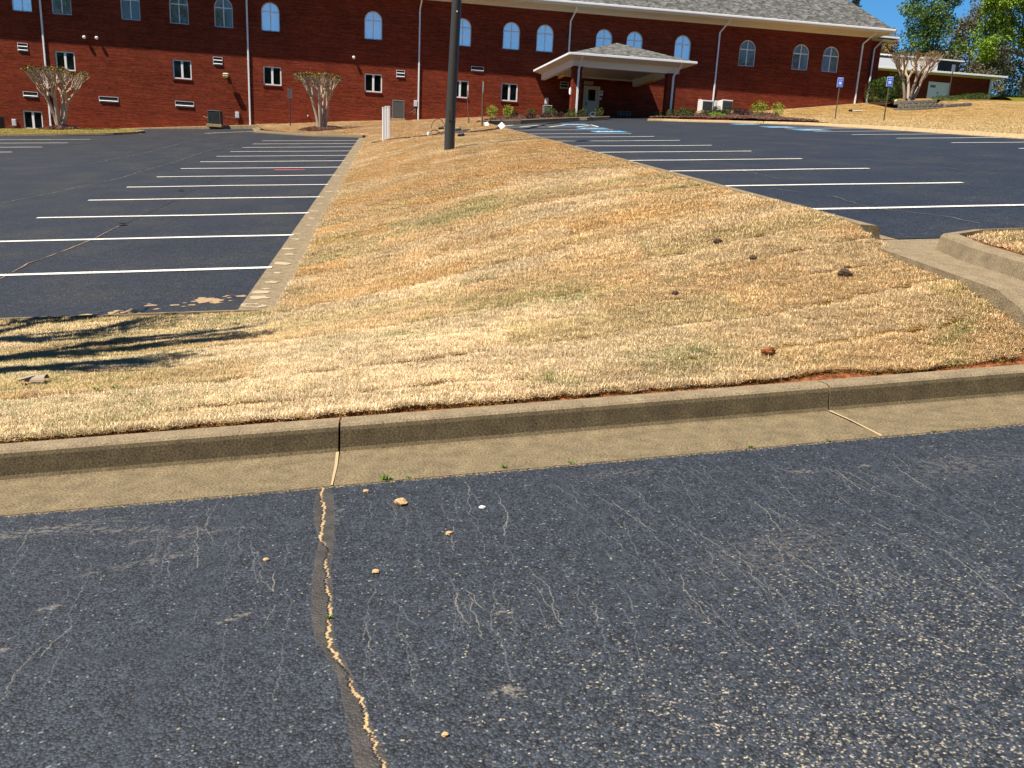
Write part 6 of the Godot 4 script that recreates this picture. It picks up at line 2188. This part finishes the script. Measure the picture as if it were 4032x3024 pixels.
func build_street_things() -> void:
	var p := thing("light_pole", V(1.75, 23.7, 2.97), "tall dark bronze parking lot light pole on the sod island", "light pole")
	var mb := MB.new()
	mb.tube([Vector3(0, -0.4, 0), Vector3(0, 0.5, 0), Vector3(0.12, 5, 0.0), Vector3(0.24, 10.6, 0)] as Array[Vector3], [0.155, 0.152, 0.13, 0.095], 20)
	part(mb, "pole", M.pole_bronze, p)
	mb = MB.new()
	mb.box(Vector3(0.0, 0.95, 0.15), Vector3(0.11, 0.3, 0.02), 0.006)
	part(mb, "hand_hole_cover", M.pole_bronze, p)
	mb = MB.new()
	mb.box(Vector3(0.1, 3.75, 0.14), Vector3(0.035, 0.035, 0.01))
	part(mb, "tag", M.sign_white, p)
	for s: float in [-1.0, 1.0]:
		mb = MB.new()
		mb.tube([Vector3(0.24, 10.4, 0), Vector3(0.24 + s * 0.5, 10.5, 0)] as Array[Vector3], [0.04, 0.04], 8)
		part(mb, "arm", M.pole_bronze, p)
		mb = MB.new()
		mb.box(Vector3(0.24 + s * 0.8, 10.5, 0), Vector3(0.7, 0.22, 0.45), 0.04)
		part(mb, "lamp_head", M.pole_bronze, p)
	# blue parking signs
	for q in [[28.4, 48.5, 2.45, "blue accessible parking sign on a post nearest the brick wall"], [30.2, 46.0, 2.5, "blue accessible parking sign on a post in front of the hedge"]]:
		var t := thing("parking_sign", V(q[0], q[1], lawn(q[0], q[1])), q[3], "sign", "", -0.25)
		mb = MB.new()
		mb.box(Vector3(0, q[2] * 0.5 - 0.15, 0), Vector3(0.07, q[2] + 0.3, 0.05), 0.006)
		part(mb, "post", M.post_brown, t)
		mb = MB.new()
		mb.box(Vector3(0, q[2] - 0.22, 0.034), Vector3(0.36, 0.58, 0.008), 0.002)
		part(mb, "border", M.sign_white, t)
		mb = MB.new()
		mb.box(Vector3(0, q[2] - 0.22, 0.041), Vector3(0.335, 0.555, 0.008), 0.002)
		var face := part(mb, "plate", M.sign_blue, t)
		mb = MB.new()
		mb.box(Vector3(0, q[2] - 0.27, 0.048), Vector3(0.15, 0.15, 0.004))
		part(mb, "symbol_panel", M.sign_white, face)
		mb = MB.new()
		mb.ball(Vector3(-0.015, q[2] - 0.222, 0.052), Vector3(0.014, 0.014, 0.002), 8, 4)
		mb.span(-0.025, -0.005, q[2] - 0.29, q[2] - 0.235, 0.051, 0.053)
		mb.span(-0.005, 0.03, q[2] - 0.29, q[2] - 0.275, 0.051, 0.053)
		for k in 10:
			var a := lerpf(2.4, 6.0, k / 9.0)
			mb.ball(Vector3(-0.012 + cos(a) * 0.04, q[2] - 0.3 + sin(a) * 0.034, 0.052), Vector3(0.008, 0.008, 0.002), 6, 4)
		part(mb, "symbol", M.sign_blue, face)
		text(face, "RESERVED", 0.05, Vector3(0, q[2] - 0.0, 0.046), M.sign_white)
		text(face, "PARKING", 0.05, Vector3(0, q[2] - 0.1, 0.046), M.sign_white)
		text(face, "PERMIT REQUIRED", 0.03, Vector3(0, q[2] - 0.43, 0.046), M.sign_white)
	# grey sign seen edge-on left of the ringed tree, and one before the low building
	for q in [[-6.75, 57.4, 2.45, "grey sign on a thin post left of the mulch ringed tree", 0.95], [51.5, 69.0, 3.0, "grey sign back on a post in front of the white double door", 0.2]]:
		var t := thing("sign_post", V(q[0], q[1], lawn(q[0], q[1])), q[3], "sign", "", q[4])
		mb = MB.new()
		mb.box(Vector3(0, q[2] * 0.5 - 0.15, 0), Vector3(0.06, q[2] + 0.3, 0.04))
		part(mb, "post", M.dark_metal if q[0] < 0 else M.post_brown, t)
		mb = MB.new()
		mb.box(Vector3(0, q[2] - 0.35, 0.03), Vector3(0.45, 0.62, 0.008), 0.002)
		part(mb, "plate", M.galvanised, t)
	# two thin leaning posts with narrow plates
	for q in [[4.9, 50.2, 1.95, -0.1, M.post_brown, "thin leaning post with a narrow pale plate behind its neighbour"], [4.1, 36.0, 1.9, -0.02, M.post_brown, "thin brown post with a narrow pale plate at the lot edge"]]:
		var t := thing("sign_post", V(q[0], q[1], lawn(q[0], q[1])), q[5], "sign")
		t.rotation = Vector3(0, 1.35, 0)
		mb = MB.new()
		var top := Vector3(0, q[2], 0) + Vector3(0, 0, -q[3] * q[2] * -1.0)
		mb.tube([Vector3(0, -0.25, 0), top] as Array[Vector3], [0.036, 0.032], 6)
		part(mb, "post", q[4], t)
		mb = MB.new()
		mb.box(top - Vector3(0, 0.26, 0) + Vector3(0.0, 0, 0.03), Vector3(0.3, 0.46, 0.008), 0.002)
		part(mb, "plate", M.sign_white, t)
	# three white posts
	var wp := ["white square post closest to the left lot kerb", "white square post in the middle of the three", "white square post closest to the brick wall"]
	for k in 3:
		var x: float = [-0.25, -0.14, -0.02][k]
		var s: float = [36.6, 37.2, 37.9][k]
		var h: float = [1.42, 1.42, 1.4][k]
		var t := thing("white_post", V(x, s, lawn(x, s)), wp[k], "post", "white posts in the grass", 0.2)
		t.rotation.z = 0.015
		mb = MB.new()
		mb.box(Vector3(0, h * 0.5 - 0.1, 0), Vector3(0.105, h + 0.2, 0.105), 0.006)
		part(mb, "shaft", M.sign_white, t)
		mb = MB.new()
		mb.box(Vector3(0, h + 0.015, 0), Vector3(0.12, 0.03, 0.12), 0.008)
		part(mb, "cap", M.sign_white, t)
	# cables lying on the lawn and across the lot
	cable("cable", [Vector2(-0.75, 37.3), Vector2(-0.2, 36.7), Vector2(0.3, 36.0), Vector2(0.77, 34.7), Vector2(1.36, 33.7), Vector2(1.72, 33.2), Vector2(2.3, 32.8), Vector2(3.1, 31.6), Vector2(3.8, 31.8), Vector2(4.25, 32.2)], lawn, 0.03, 0.14, "black cable lying across the tan lawn behind the pole")
	cable("cable", [Vector2(4.3, 32.5), Vector2(4.75, 34.0), Vector2(5.3, 34.8), Vector2(5.79, 35.1), Vector2(6.82, 37.9), Vector2(8.38, 42.4), Vector2(9.9, 46.2), Vector2(11.2, 48.0), Vector2(12.2, 48.3)], func(x: float, s: float) -> float: return maxf(y_right(x, s), lawn_plain(x, s) if x < 4.75 else -9.0), 0.03, 0.15, "black cable running over the lot to the canopy kerb")
	cable("cable", [Vector2(1.5, 33.6), Vector2(2.0, 33.2), Vector2(2.6, 33.3), Vector2(3.0, 32.9), Vector2(3.3, 33.5), Vector2(2.4, 34.0), Vector2(1.8, 33.9)], lawn, 0.025, 0.15, "tangle of thin dark wire on the lawn right of the pole")
	for q in [[2.25, 35.9, "black lamp stake with a raised wire loop on the lawn"], [2.8, 33.3, "black lamp stake lying right of the pole"], [2.57, 29.3, "black lamp stake lying lowest on the lawn"]]:
		var t := thing("stake_light", V(q[0], q[1], lawn(q[0], q[1])), q[2], "garden light")
		mb = MB.new()
		mb.tube([Vector3(-0.12, 0.05, 0), Vector3(0.12, 0.1, 0.02)] as Array[Vector3], [0.05, 0.075], 8)
		part(mb, "head", M.black_rubber, t)
		mb = MB.new()
		mb.tube([Vector3(0.0, 0.06, 0), Vector3(0.05, 0.0, 0.2)] as Array[Vector3], [0.02, 0.006], 6)
		part(mb, "stake", M.black_rubber, t)
		if "loop" in q[2]:
			mb = MB.new()
			var pts: Array[Vector3] = []
			var rr := []
			for k in 15:
				var a := PI * k / 14.0
				pts.append(Vector3(-0.12 + cos(a) * 0.3, 0.02 + sin(a) * 0.42, 0.1 * sin(a)))
				rr.append(0.014)
			mb.tube(pts, rr, 6)
			part(mb, "wire", M.black_rubber, t)
	var jb := thing("junction_box", V(1.72, 33.25, lawn(1.72, 33.25)), "small white junction box with cable loops left of the pole", "junction box")
	mb = MB.new()
	mb.box(Vector3(-0.1, 0.06, 0), Vector3(0.16, 0.12, 0.12), 0.01, Basis(Vector3.UP, 0.4))
	part(mb, "box", M.sign_white, jb)
	mb = MB.new()
	var loop: Array[Vector3] = []
	var lr := []
	for k in 13:
		var a := PI * k / 12.0
		loop.append(Vector3(0.12 + cos(a) * 0.22, 0.02 + sin(a) * 0.2, 0.03))
		lr.append(0.016)
	mb.tube(loop, lr, 6)
	part(mb, "cable", M.black_rubber, jb)
	for q in [[4.2, 35.2, 0.17, "white plastic bag corner at the post by the lot edge", 0.3], [4.45, 32.2, 0.22, "white square plastic plate tilted on the lot kerb", 0.75]]:
		var t := thing("white_plate", V(q[0], q[1], lawn(q[0], q[1]) + 0.02), q[3], "plate")
		mb = MB.new()
		mb.box(Vector3(0, q[2] * 0.55, 0), Vector3(q[2], q[2], 0.012), 0.004, Basis(Vector3(0, 0, 1), q[4]) * Basis(Vector3.RIGHT, -0.35))
		part(mb, "sheet", M.sign_white, t)
		mb = MB.new()
		mb.tube([Vector3(0, 0, 0), Vector3(0, q[2] * 0.5, -0.02)] as Array[Vector3], [0.01, 0.01], 5)
		part(mb, "stake", M.dark_metal, t)
	# floodlight on the canopy kerb, drain inlet in the right bed kerb
	var gl := thing("ground_floodlight", V(12.35, 48.75, y_right(12.35, 48.75) + 0.2), "grey round floodlight on the kerb before the entrance", "light fixture")
	mb = MB.new()
	mb.tube([Vector3(0, 0.12, -0.12), Vector3(0, 0.14, 0.0), Vector3(0, 0.15, 0.12)] as Array[Vector3], [0.07, 0.15, 0.17], 12)
	part(mb, "housing", M.galvanised, gl)
	mb = MB.new()
	mb.tube([Vector3(0, 0.15, 0.121), Vector3(0, 0.15, 0.125)] as Array[Vector3], [0.14, 0.14], 12)
	part(mb, "lens", M.black_rubber, gl)
	mb = MB.new()
	mb.box(Vector3(0, 0.0, 0), Vector3(0.2, 0.06, 0.2), 0.01)
	part(mb, "foot", M.dark_metal, gl)

func cable(called: String, pts: Array, h: Callable, r: float, wave: float, label: String) -> void:
	var path: Array[Vector3] = []
	var rr := []
	for k in pts.size() - 1:
		var a: Vector2 = pts[k]
		var b: Vector2 = pts[k + 1]
		var m := maxi(3, int(a.distance_to(b) / 0.18))
		for j in m:
			var q := a.lerp(b, float(j) / m) + Vector2(bump.get_noise_2d(a.x * 9 + j * 5.0, a.y), bump.get_noise_2d(a.y * 9, j * 5.0 + 70)) * wave
			path.append(V(q.x, q.y, h.call(q.x, q.y) + r * 0.8))
			rr.append(r)
	var mb := MB.new()
	mb.tube(path, rr, 6)
	tag(part(mb, called, M.black_rubber, self), label, "cable")

# ---------------------------------------------------------------- right: low building, shed, planter

func build_right() -> void:
	var b := thing("low_brick_building", V(60, 85, 15.0), "low flat brick building with a white double door", "building")
	var o := -b.position
	var mb := MB.new()
	var z := -85.0
	mb.quad(o + Vector3(44, 12, z), o + Vector3(60.66, 12, z), o + Vector3(60.66, 17.85, z), o + Vector3(44, 17.85, z))
	mb.quad(o + Vector3(60.66, 17.06, z), o + Vector3(63.3, 17.06, z), o + Vector3(63.3, 17.85, z), o + Vector3(60.66, 17.85, z))
	mb.quad(o + Vector3(63.3, 12, z), o + Vector3(68.75, 12, z), o + Vector3(68.75, 17.85, z), o + Vector3(63.3, 17.85, z))
	mb.quad(o + Vector3(68.75, 12, z), o + Vector3(68.75, 12, -98), o + Vector3(68.75, 17.85, -98), o + Vector3(68.75, 17.85, z))
	part(mb, "wall", M.brick, b)
	mb = MB.new()
	mb.quad(o + Vector3(44, 17.95, -84.1), o + Vector3(69.7, 18.05, -84.1), o + Vector3(69.7, 18.25, -98), o + Vector3(44, 18.25, -98))
	part(mb, "roof", M.unit_grey, b)
	mb = MB.new()
	mb.box(o + Vector3(56.9, 17.95, -84.05), Vector3(25.8, 0.2, 0.16), 0.02, Basis(Vector3(0, 0, 1), 0.004))
	part(mb, "gutter", M.metal_white, b)
	mb = MB.new()
	mb.box(o + Vector3(56.9, 17.82, -84.55), Vector3(25.4, 0.03, 0.9))
	part(mb, "soffit", M.soffit_paint, b)
	mb = MB.new()
	mb.span(o.x + 68.35, o.x + 68.62, o.y + 14.9, o.y + 17.8, o.z - 84.95, o.z - 84.8, 0.02)
	part(mb, "downspout", M.metal_white, b)
	mb = MB.new()
	mb.span(o.x + 60.66, o.x + 60.86, o.y + 15.0, o.y + 17.06, o.z - 85.1, o.z - 84.95, 0.01)
	mb.span(o.x + 63.1, o.x + 63.3, o.y + 15.0, o.y + 17.06, o.z - 85.1, o.z - 84.95, 0.01)
	mb.span(o.x + 60.86, o.x + 63.1, o.y + 16.92, o.y + 17.06, o.z - 85.1, o.z - 84.955, 0.01)
	part(mb, "door_frame", M.metal_white, b)
	for k in 2:
		mb = MB.new()
		mb.span(o.x + 60.86 + k * 1.125, o.x + 61.975 + k * 1.125, o.y + 15.0, o.y + 16.92, o.z - 85.08, o.z - 85.0, 0.005)
		var d := part(mb, "door", M.sign_white, b)
		mb = MB.new()
		mb.tube([o + Vector3(61.9 + k * 0.14, 15.8, -84.98), o + Vector3(61.9 + k * 0.14, 16.0, -84.95)] as Array[Vector3], [0.03, 0.03], 6)
		part(mb, "handle", M.galvanised, d)
		if k == 0:
			mb = MB.new()
			mb.span(o.x + 60.95, o.x + 61.6, o.y + 16.45, o.y + 16.72, o.z - 84.995, o.z - 84.985)
			part(mb, "door_sign", M.unit_grey, d)
	# the dark metal building on higher ground
	var c := thing("metal_building", V(61, 93, 15.2), "charcoal metal building with a pale roof edge and white awnings", "building")
	o = -c.position
	mb = MB.new()
	mb.span(o.x + 50, o.x + 69.6, o.y + 15, o.y + 21.0, o.z - 104, o.z - 92.5)
	part(mb, "wall", M.charcoal_siding, c)
	for k in 48:
		mb = MB.new()
		mb.span(o.x + 55.0 + k * 0.3, o.x + 55.06 + k * 0.3, o.y + 16, o.y + 20.9, o.z - 92.5, o.z - 92.45)
		part(mb, "siding_rib", M.charcoal_siding, c)
	mb = MB.new()
	mb.quad(o + Vector3(49.8, 21.0, -92.2), o + Vector3(70.2, 21.0, -92.2), o + Vector3(70.2, 22.4, -104), o + Vector3(49.8, 22.4, -104))
	mb.box(o + Vector3(60, 21.0, -92.2), Vector3(20.4, 0.16, 0.1))
	part(mb, "roof", M.metal_white, c)
	for q in [[57.0, 60.6], [61.2, 62.4], [62.7, 65.5]]:
		mb = MB.new()
		var x0: float = o.x + q[0]
		var x1: float = o.x + q[1]
		mb.quad(Vector3(x0, o.y + 19.2, o.z - 90.6), Vector3(x1, o.y + 19.2, o.z - 90.6), Vector3(x1, o.y + 20.3, o.z - 90.6), Vector3(x0, o.y + 20.3, o.z - 90.6))
		mb.quad(Vector3(x0, o.y + 20.3, o.z - 90.6), Vector3(x1, o.y + 20.3, o.z - 90.6), Vector3(x1, o.y + 20.5, o.z - 92.45), Vector3(x0, o.y + 20.5, o.z - 92.45))
		mb.quad(Vector3(x1, o.y + 19.2, o.z - 90.6), Vector3(x1, o.y + 19.2, o.z - 92.45), Vector3(x1, o.y + 20.5, o.z - 92.45), Vector3(x1, o.y + 20.3, o.z - 90.6))
		mb.quad(Vector3(x0, o.y + 19.2, o.z - 92.45), Vector3(x0, o.y + 19.2, o.z - 90.6), Vector3(x0, o.y + 20.3, o.z - 90.6), Vector3(x0, o.y + 20.5, o.z - 92.45))
		part(mb, "awning", M.sign_white, c)
		for x: float in [q[0] + 0.1, q[1] - 0.1]:
			mb = MB.new()
			mb.span(o.x + x - 0.06, o.x + x + 0.06, o.y + 17, o.y + 19.25, o.z - 90.75, o.z - 90.63)
			part(mb, "awning_post", M.sign_white, c)
	for q in [[66.3, 68.2, -90.5, "white framed screen box left of its neighbour beside the charcoal building"], [68.35, 70.1, -90.5, "white framed screen box at the corner of the charcoal building"]]:
		var t := thing("screen_box", Vector3((q[0] + q[1]) / 2, 17.0, q[2]), q[3], "screen")
		var w: float = q[1] - q[0]
		for f in 4:
			mb = MB.new()
			if f < 2:
				mb.span(-w / 2 + f * (w - 0.1), -w / 2 + f * (w - 0.1) + 0.1, 0, 2.1, -0.05, 0.05)
			else:
				mb.span(-w / 2 + 0.1, w / 2 - 0.1, 2.0 if f == 3 else 0.0, 2.1 if f == 3 else 0.1, -0.05, 0.05)
			part(mb, "frame_bar", M.unit_beige, t)
		mb = MB.new()
		mb.span(-w / 2 + 0.1, w / 2 - 0.1, 0.1, 2.0, -0.02, 0.02)
		part(mb, "panel", M.unit_white, t)
	# the dry-stacked block planter
	var pl := thing("stone_planter", V(39.8, 56.5, lawn(39.8, 56.5)), "curved grey block retaining wall below the bare tree", "retaining wall")
	var base := lawn(39.8, 56.5)
	for row in 3:
		var n := 9 - row
		for k in n:
			var t := (k + (0.5 if row % 2 else 0.0)) / 8.5
			var x := lerpf(38.0, 42.0, t)
			var s := 56.4 + 0.35 * pow(t * 2.0 - 0.9, 2.0) + row * 0.06 - 0.3
			var turn := atan2(0.35 * 2.0 * (t * 2.0 - 0.9) * 2.0, 4.0)
			mb = MB.new()
			var h := 0.27
			mb.box(V(x, s, lerpf(9.62, 9.98, t) + row * h + 0.02) - pl.position, Vector3(0.46 * rng.randf_range(0.94, 1.0), h - 0.015, 0.3 + rng.randf_range(-0.03, 0.03)), 0.025, Basis(Vector3.UP, turn))
			part(mb, "block", M.stone_block, pl)
	for k in 6:
		mb = MB.new()
		mb.box(V(42.2 + k * 0.46, 56.6 + k * 0.12, lawn(42.2 + k * 0.46, 56.6 + k * 0.12) + 0.1) - pl.position, Vector3(0.45, 0.24, 0.3), 0.025, Basis(Vector3.UP, 0.2))
		part(mb, "block", M.stone_block, pl)
	mb = MB.new()
	sheet(mb, PackedVector2Array([Vector2(38.1, 56.6), Vector2(42.0, 56.8), Vector2(43.5, 60.5), Vector2(37.9, 60.4)]), 0.6, func(x: float, s: float) -> float: return lawn(x, s) + 0.06 + clampf((58.5 - s) * 0.3, 0.0, 0.5))
	for k in mb.v.size():
		mb.v[k] -= pl.position
	part(mb, "soil", M.mulch, pl)
	base = base
	var lf := thing("ground_floodlight", V(38.6, 57.8, lawn(38.6, 57.8) + 0.3), "white floodlight head on the mulch before the dark hedge", "light fixture")
	mb = MB.new()
	mb.tube([Vector3(0, 0.0, 0), Vector3(0.02, 0.16, 0.04), Vector3(0.1, 0.2, 0.14)] as Array[Vector3], [0.02, 0.05, 0.1], 8)
	part(mb, "head", M.sign_white, lf)
	mb = MB.new()
	mb.tube([Vector3(0, -0.5, 0), Vector3(0, 0.02, 0)] as Array[Vector3], [0.02, 0.02], 6)
	part(mb, "stake", M.dark_metal, lf)
	var lt := thing("litter", V(34.6, 56.4, lawn(34.6, 56.4)), "white and black scrap lying on the grass bank", "litter")
	mb = MB.new()
	mb.box(Vector3(0.1, 0.06, 0), Vector3(0.8, 0.05, 0.25), 0.01, Basis(Vector3(0, 0, 1), 0.1))
	part(mb, "paper", M.sign_white, lt)
	mb = MB.new()
	mb.ball(Vector3(-0.42, 0.08, 0), Vector3(0.17, 0.08, 0.12))
	part(mb, "bag", M.black_rubber, lt)

# ---------------------------------------------------------------- small things close by

func rock(r: Vector3, seed_: int) -> MB:
	var mb := MB.new()
	var f := noise(FastNoiseLite.TYPE_SIMPLEX_SMOOTH, 0.9, 2, seed_)
	var at := func(i: int, j: int) -> Vector3:
		var t := PI * i / 6.0
		var a := TAU * (j % 8) / 8.0
		var d := Vector3(sin(t) * cos(a), cos(t), -sin(t) * sin(a))
		return d * r * (1.0 + 0.45 * f.get_noise_3dv(d * 2.0 + Vector3.ONE * seed_))
	for i in 6:
		for j in 8:
			mb.quad(at.call(i, j), at.call(i + 1, j), at.call(i + 1, j + 1), at.call(i, j + 1))
	return mb

func weed(x: float, s: float, y: float, size: float, label: String) -> void:
	var t := thing("weed", V(x, s, y), label, "weed", "weeds in the gutter joint")
	var mb := MB.new()
	mb.tinted = true
	for k in 16:
		var a := rng.randf() * TAU
		var dir := Vector3(cos(a), rng.randf_range(0.5, 1.6), sin(a)).normalized()
		var tone := rng.randf_range(0.7, 1.3)
		mb.col = Color(0.12 * tone, 0.2 * tone, 0.03 * tone)
		mb.leaf(Vector3(rng.randf_range(-0.3, 0.3), 0, rng.randf_range(-0.2, 0.2)) * size, dir, dir.cross(Vector3.UP).normalized(), size * rng.randf_range(0.6, 1.2), size * 0.25)
	part(mb, "leaves", M.leaf, t)

func build_small() -> void:
	var stones := [[0.072, 3.488, 0.024, "tan", "largest tan pebble on the asphalt right of the crack"], [0.449, 3.354, 0.012, "white", "small white pebble lying alone on the asphalt"], [0.276, 3.123, 0.013, "tan", "small tan pebble on the asphalt in line with the white one"], [-0.036, 2.856, 0.012, "tan", "tan pebble close to the weed in the crack"], [-0.099, 3.672, 0.013, "tan", "flat tan pebble near the gutter beside the crack"], [0.173, 1.884, 0.009, "clay", "reddish pebble near the worn pale patch"], [-0.488, 3.051, 0.011, "tan", "tan pebble on the asphalt left of the crack"]]
	for k in stones.size():
		var q: Array = stones[k]
		var r: float = q[2]
		var o := part(rock(Vector3(r * 1.25, r * 0.75, r), 7 + k), "pebble", M.pebble_white if q[3] == "white" else M.pebble_tan, self)
		o.position = V(q[0], q[1], y_road(q[0], q[1]) + r * 0.55)
		tag(o, q[4], "pebble")
	var weeds := [[-0.004, 3.8, 0.05, "largest grassy weed at the gutter edge right of the joint"], [0.112, 3.8, 0.022, "small weed beside the largest gutter weed"], [0.617, 3.83, 0.03, "thin dark weed standing in the gutter"], [0.976, 3.8, 0.026, "weed at the gutter edge right of the thin dark one"], [1.991, 3.795, 0.026, "weed at the gutter edge just left of the angled joint"], [2.447, 3.79, 0.024, "weed at the gutter edge right of the angled joint"], [3.096, 3.79, 0.022, "weed at the far right of the gutter edge"], [-0.196, 2.563, 0.022, "green weed growing in the asphalt crack"]]
	for q in weeds:
		weed(q[0], q[1], y_road(q[0], q[1]), q[2], q[3])
	for q in [[3.35, 7.62, 0.05, "dark clod of soil on the sod nearest the flume"], [3.86, 6.1, 0.055, "dark clod of soil above the dark seam"], [3.4, 6.9, 0.035, "flat dark clod below the first clod"], [2.45, 6.35, 0.03, "small dark clod at the left end of the seam"]]:
		var r: float = q[2]
		var o := part(rock(Vector3(r * 1.1, r * 0.7, r * 0.8), int(r * 900)), "soil_clod", M.clod, self)
		o.position = V(q[0], q[1], lawn(q[0], q[1]) + r * 0.35)
		tag(o, q[3], "soil clod")
	var o := part(rock(Vector3(0.06, 0.025, 0.03), 91), "clay_clod", M.red_clay, self)
	o.position = V(2.64, 4.95, lawn(2.64, 4.95) + 0.02)
	tag(o, "flat red clay clod on the sod near the kerb", "soil clod")
	for q in [[-5.27, 21.4, "tan dry leaf on the left lot between two stall lines"], [-5.0, 15.9, "tan dry leaf on the left lot near the crack"]]:
		var mbl := MB.new()
		mbl.leaf(Vector3(-0.09, 0.01, 0), Vector3(1, 0.12, 0.1).normalized(), Vector3(0, 0.15, 1).normalized(), 0.2, 0.14)
		var lf := part(mbl, "dry_leaf", M.pebble_tan, self)
		lf.position = V(q[0], q[1], y_left(q[0], q[1]) + 0.015)
		tag(lf, q[2], "leaf")
	# a curl of bark on the grass at the left
	var bk := thing("bark_piece", V(-2.5, 5.85, lawn(-2.5, 5.85) + 0.01), "curled grey bark piece on the grass at the left", "bark piece")
	var mb := MB.new()
	for k in 8:
		var a0 := lerpf(0.1, 2.9, k / 8.0)
		var a1 := lerpf(0.1, 2.9, (k + 1) / 8.0)
		for j in 3:
			var z0 := -0.06 + j * 0.045
			var z1 := z0 + 0.045
			var r0 := 0.035 + 0.006 * j
			mb.quad(Vector3(z0, sin(a0) * r0, cos(a0) * r0), Vector3(z1, sin(a0) * r0 * 1.1, cos(a0) * r0 * 1.1), Vector3(z1, sin(a1) * r0 * 1.1, cos(a1) * r0 * 1.1), Vector3(z0, sin(a1) * r0, cos(a1) * r0))
	part(mb, "curl", M.bark_chip, bk)
	mb = MB.new()
	mb.box(Vector3(-0.05, 0.03, 0.02), Vector3(0.1, 0.012, 0.05), 0.002, Basis(Vector3(0, 1, 0.4).normalized(), 0.6))
	part(mb, "flap", M.bark_chip, bk)
	for q in [[-1.85, 5.5], [-1.97, 5.5]]:
		weed(q[0], q[1], lawn(q[0], q[1]), 0.04, "bright green clover sprig in the grass %s" % ("beside the other sprig, further from the bark piece" if q[0] > -1.9 else "between the bark piece and the other sprig"))

# ---------------------------------------------------------------- all of it

func _ready() -> void:
	rng.seed = 20240
	bump.seed = 4
	bump.frequency = 0.1
	green_patch.seed = 8
	green_patch.frequency = 0.35
	var cam := Camera3D.new()
	cam.name = "camera"
	cam.transform = Transform3D(Basis(Vector3(0.98698, 0.04752, 0.15368), Vector3(-0.00998, 0.97161, -0.23636), Vector3(-0.16055, 0.23175, 0.95943)).orthonormalized(), Vector3(0, 1.6, 0))
	cam.fov = 53.07
	cam.near = 0.05
	cam.far = 900.0
	add_child(cam)
	cam.make_current()
	var env := Environment.new()
	env.background_mode = Environment.BG_SKY
	var sky := ProceduralSkyMaterial.new()
	sky.sky_top_color = lin(0.0095, 0.047, 0.155)
	sky.sky_horizon_color = lin(0.135, 0.43, 0.78)
	sky.sky_curve = 0.14
	sky.ground_bottom_color = lin(0.10, 0.09, 0.07)
	sky.ground_horizon_color = lin(0.2, 0.25, 0.3)
	sky.sun_angle_max = 1.0
	env.sky = Sky.new()
	env.sky.sky_material = sky
	env.tonemap_mode = Environment.TONE_MAPPER_LINEAR
	env.tonemap_exposure = 2.1
	env.sdfgi_enabled = true
	env.ssao_enabled = true
	env.ssil_enabled = true
	var we := WorldEnvironment.new()
	we.name = "environment"
	we.environment = env
	add_child(we)
	var sun := DirectionalLight3D.new()
	sun.name = "sun"
	sun.light_energy = 1.6
	sun.light_color = Color(1.0, 0.96, 0.9)
	sun.light_angular_distance = 0.53
	sun.shadow_enabled = true
	add_child(sun)
	sun.look_at_from_position(Vector3.ZERO, Vector3(0.51, -1.0, -0.25), Vector3.UP)

	build_terrain()
	build_materials()
	print("materials ", Time.get_ticks_msec())
	build_ground()
	print("ground ", Time.get_ticks_msec())
	build_building()
	build_canopy()
	build_right()
	print("buildings ", Time.get_ticks_msec())
	build_wall_things()
	build_street_things()
	build_plants()
	print("plants ", Time.get_ticks_msec())
	build_grass()
	chips()
	build_small()
	print("all ", Time.get_ticks_msec())
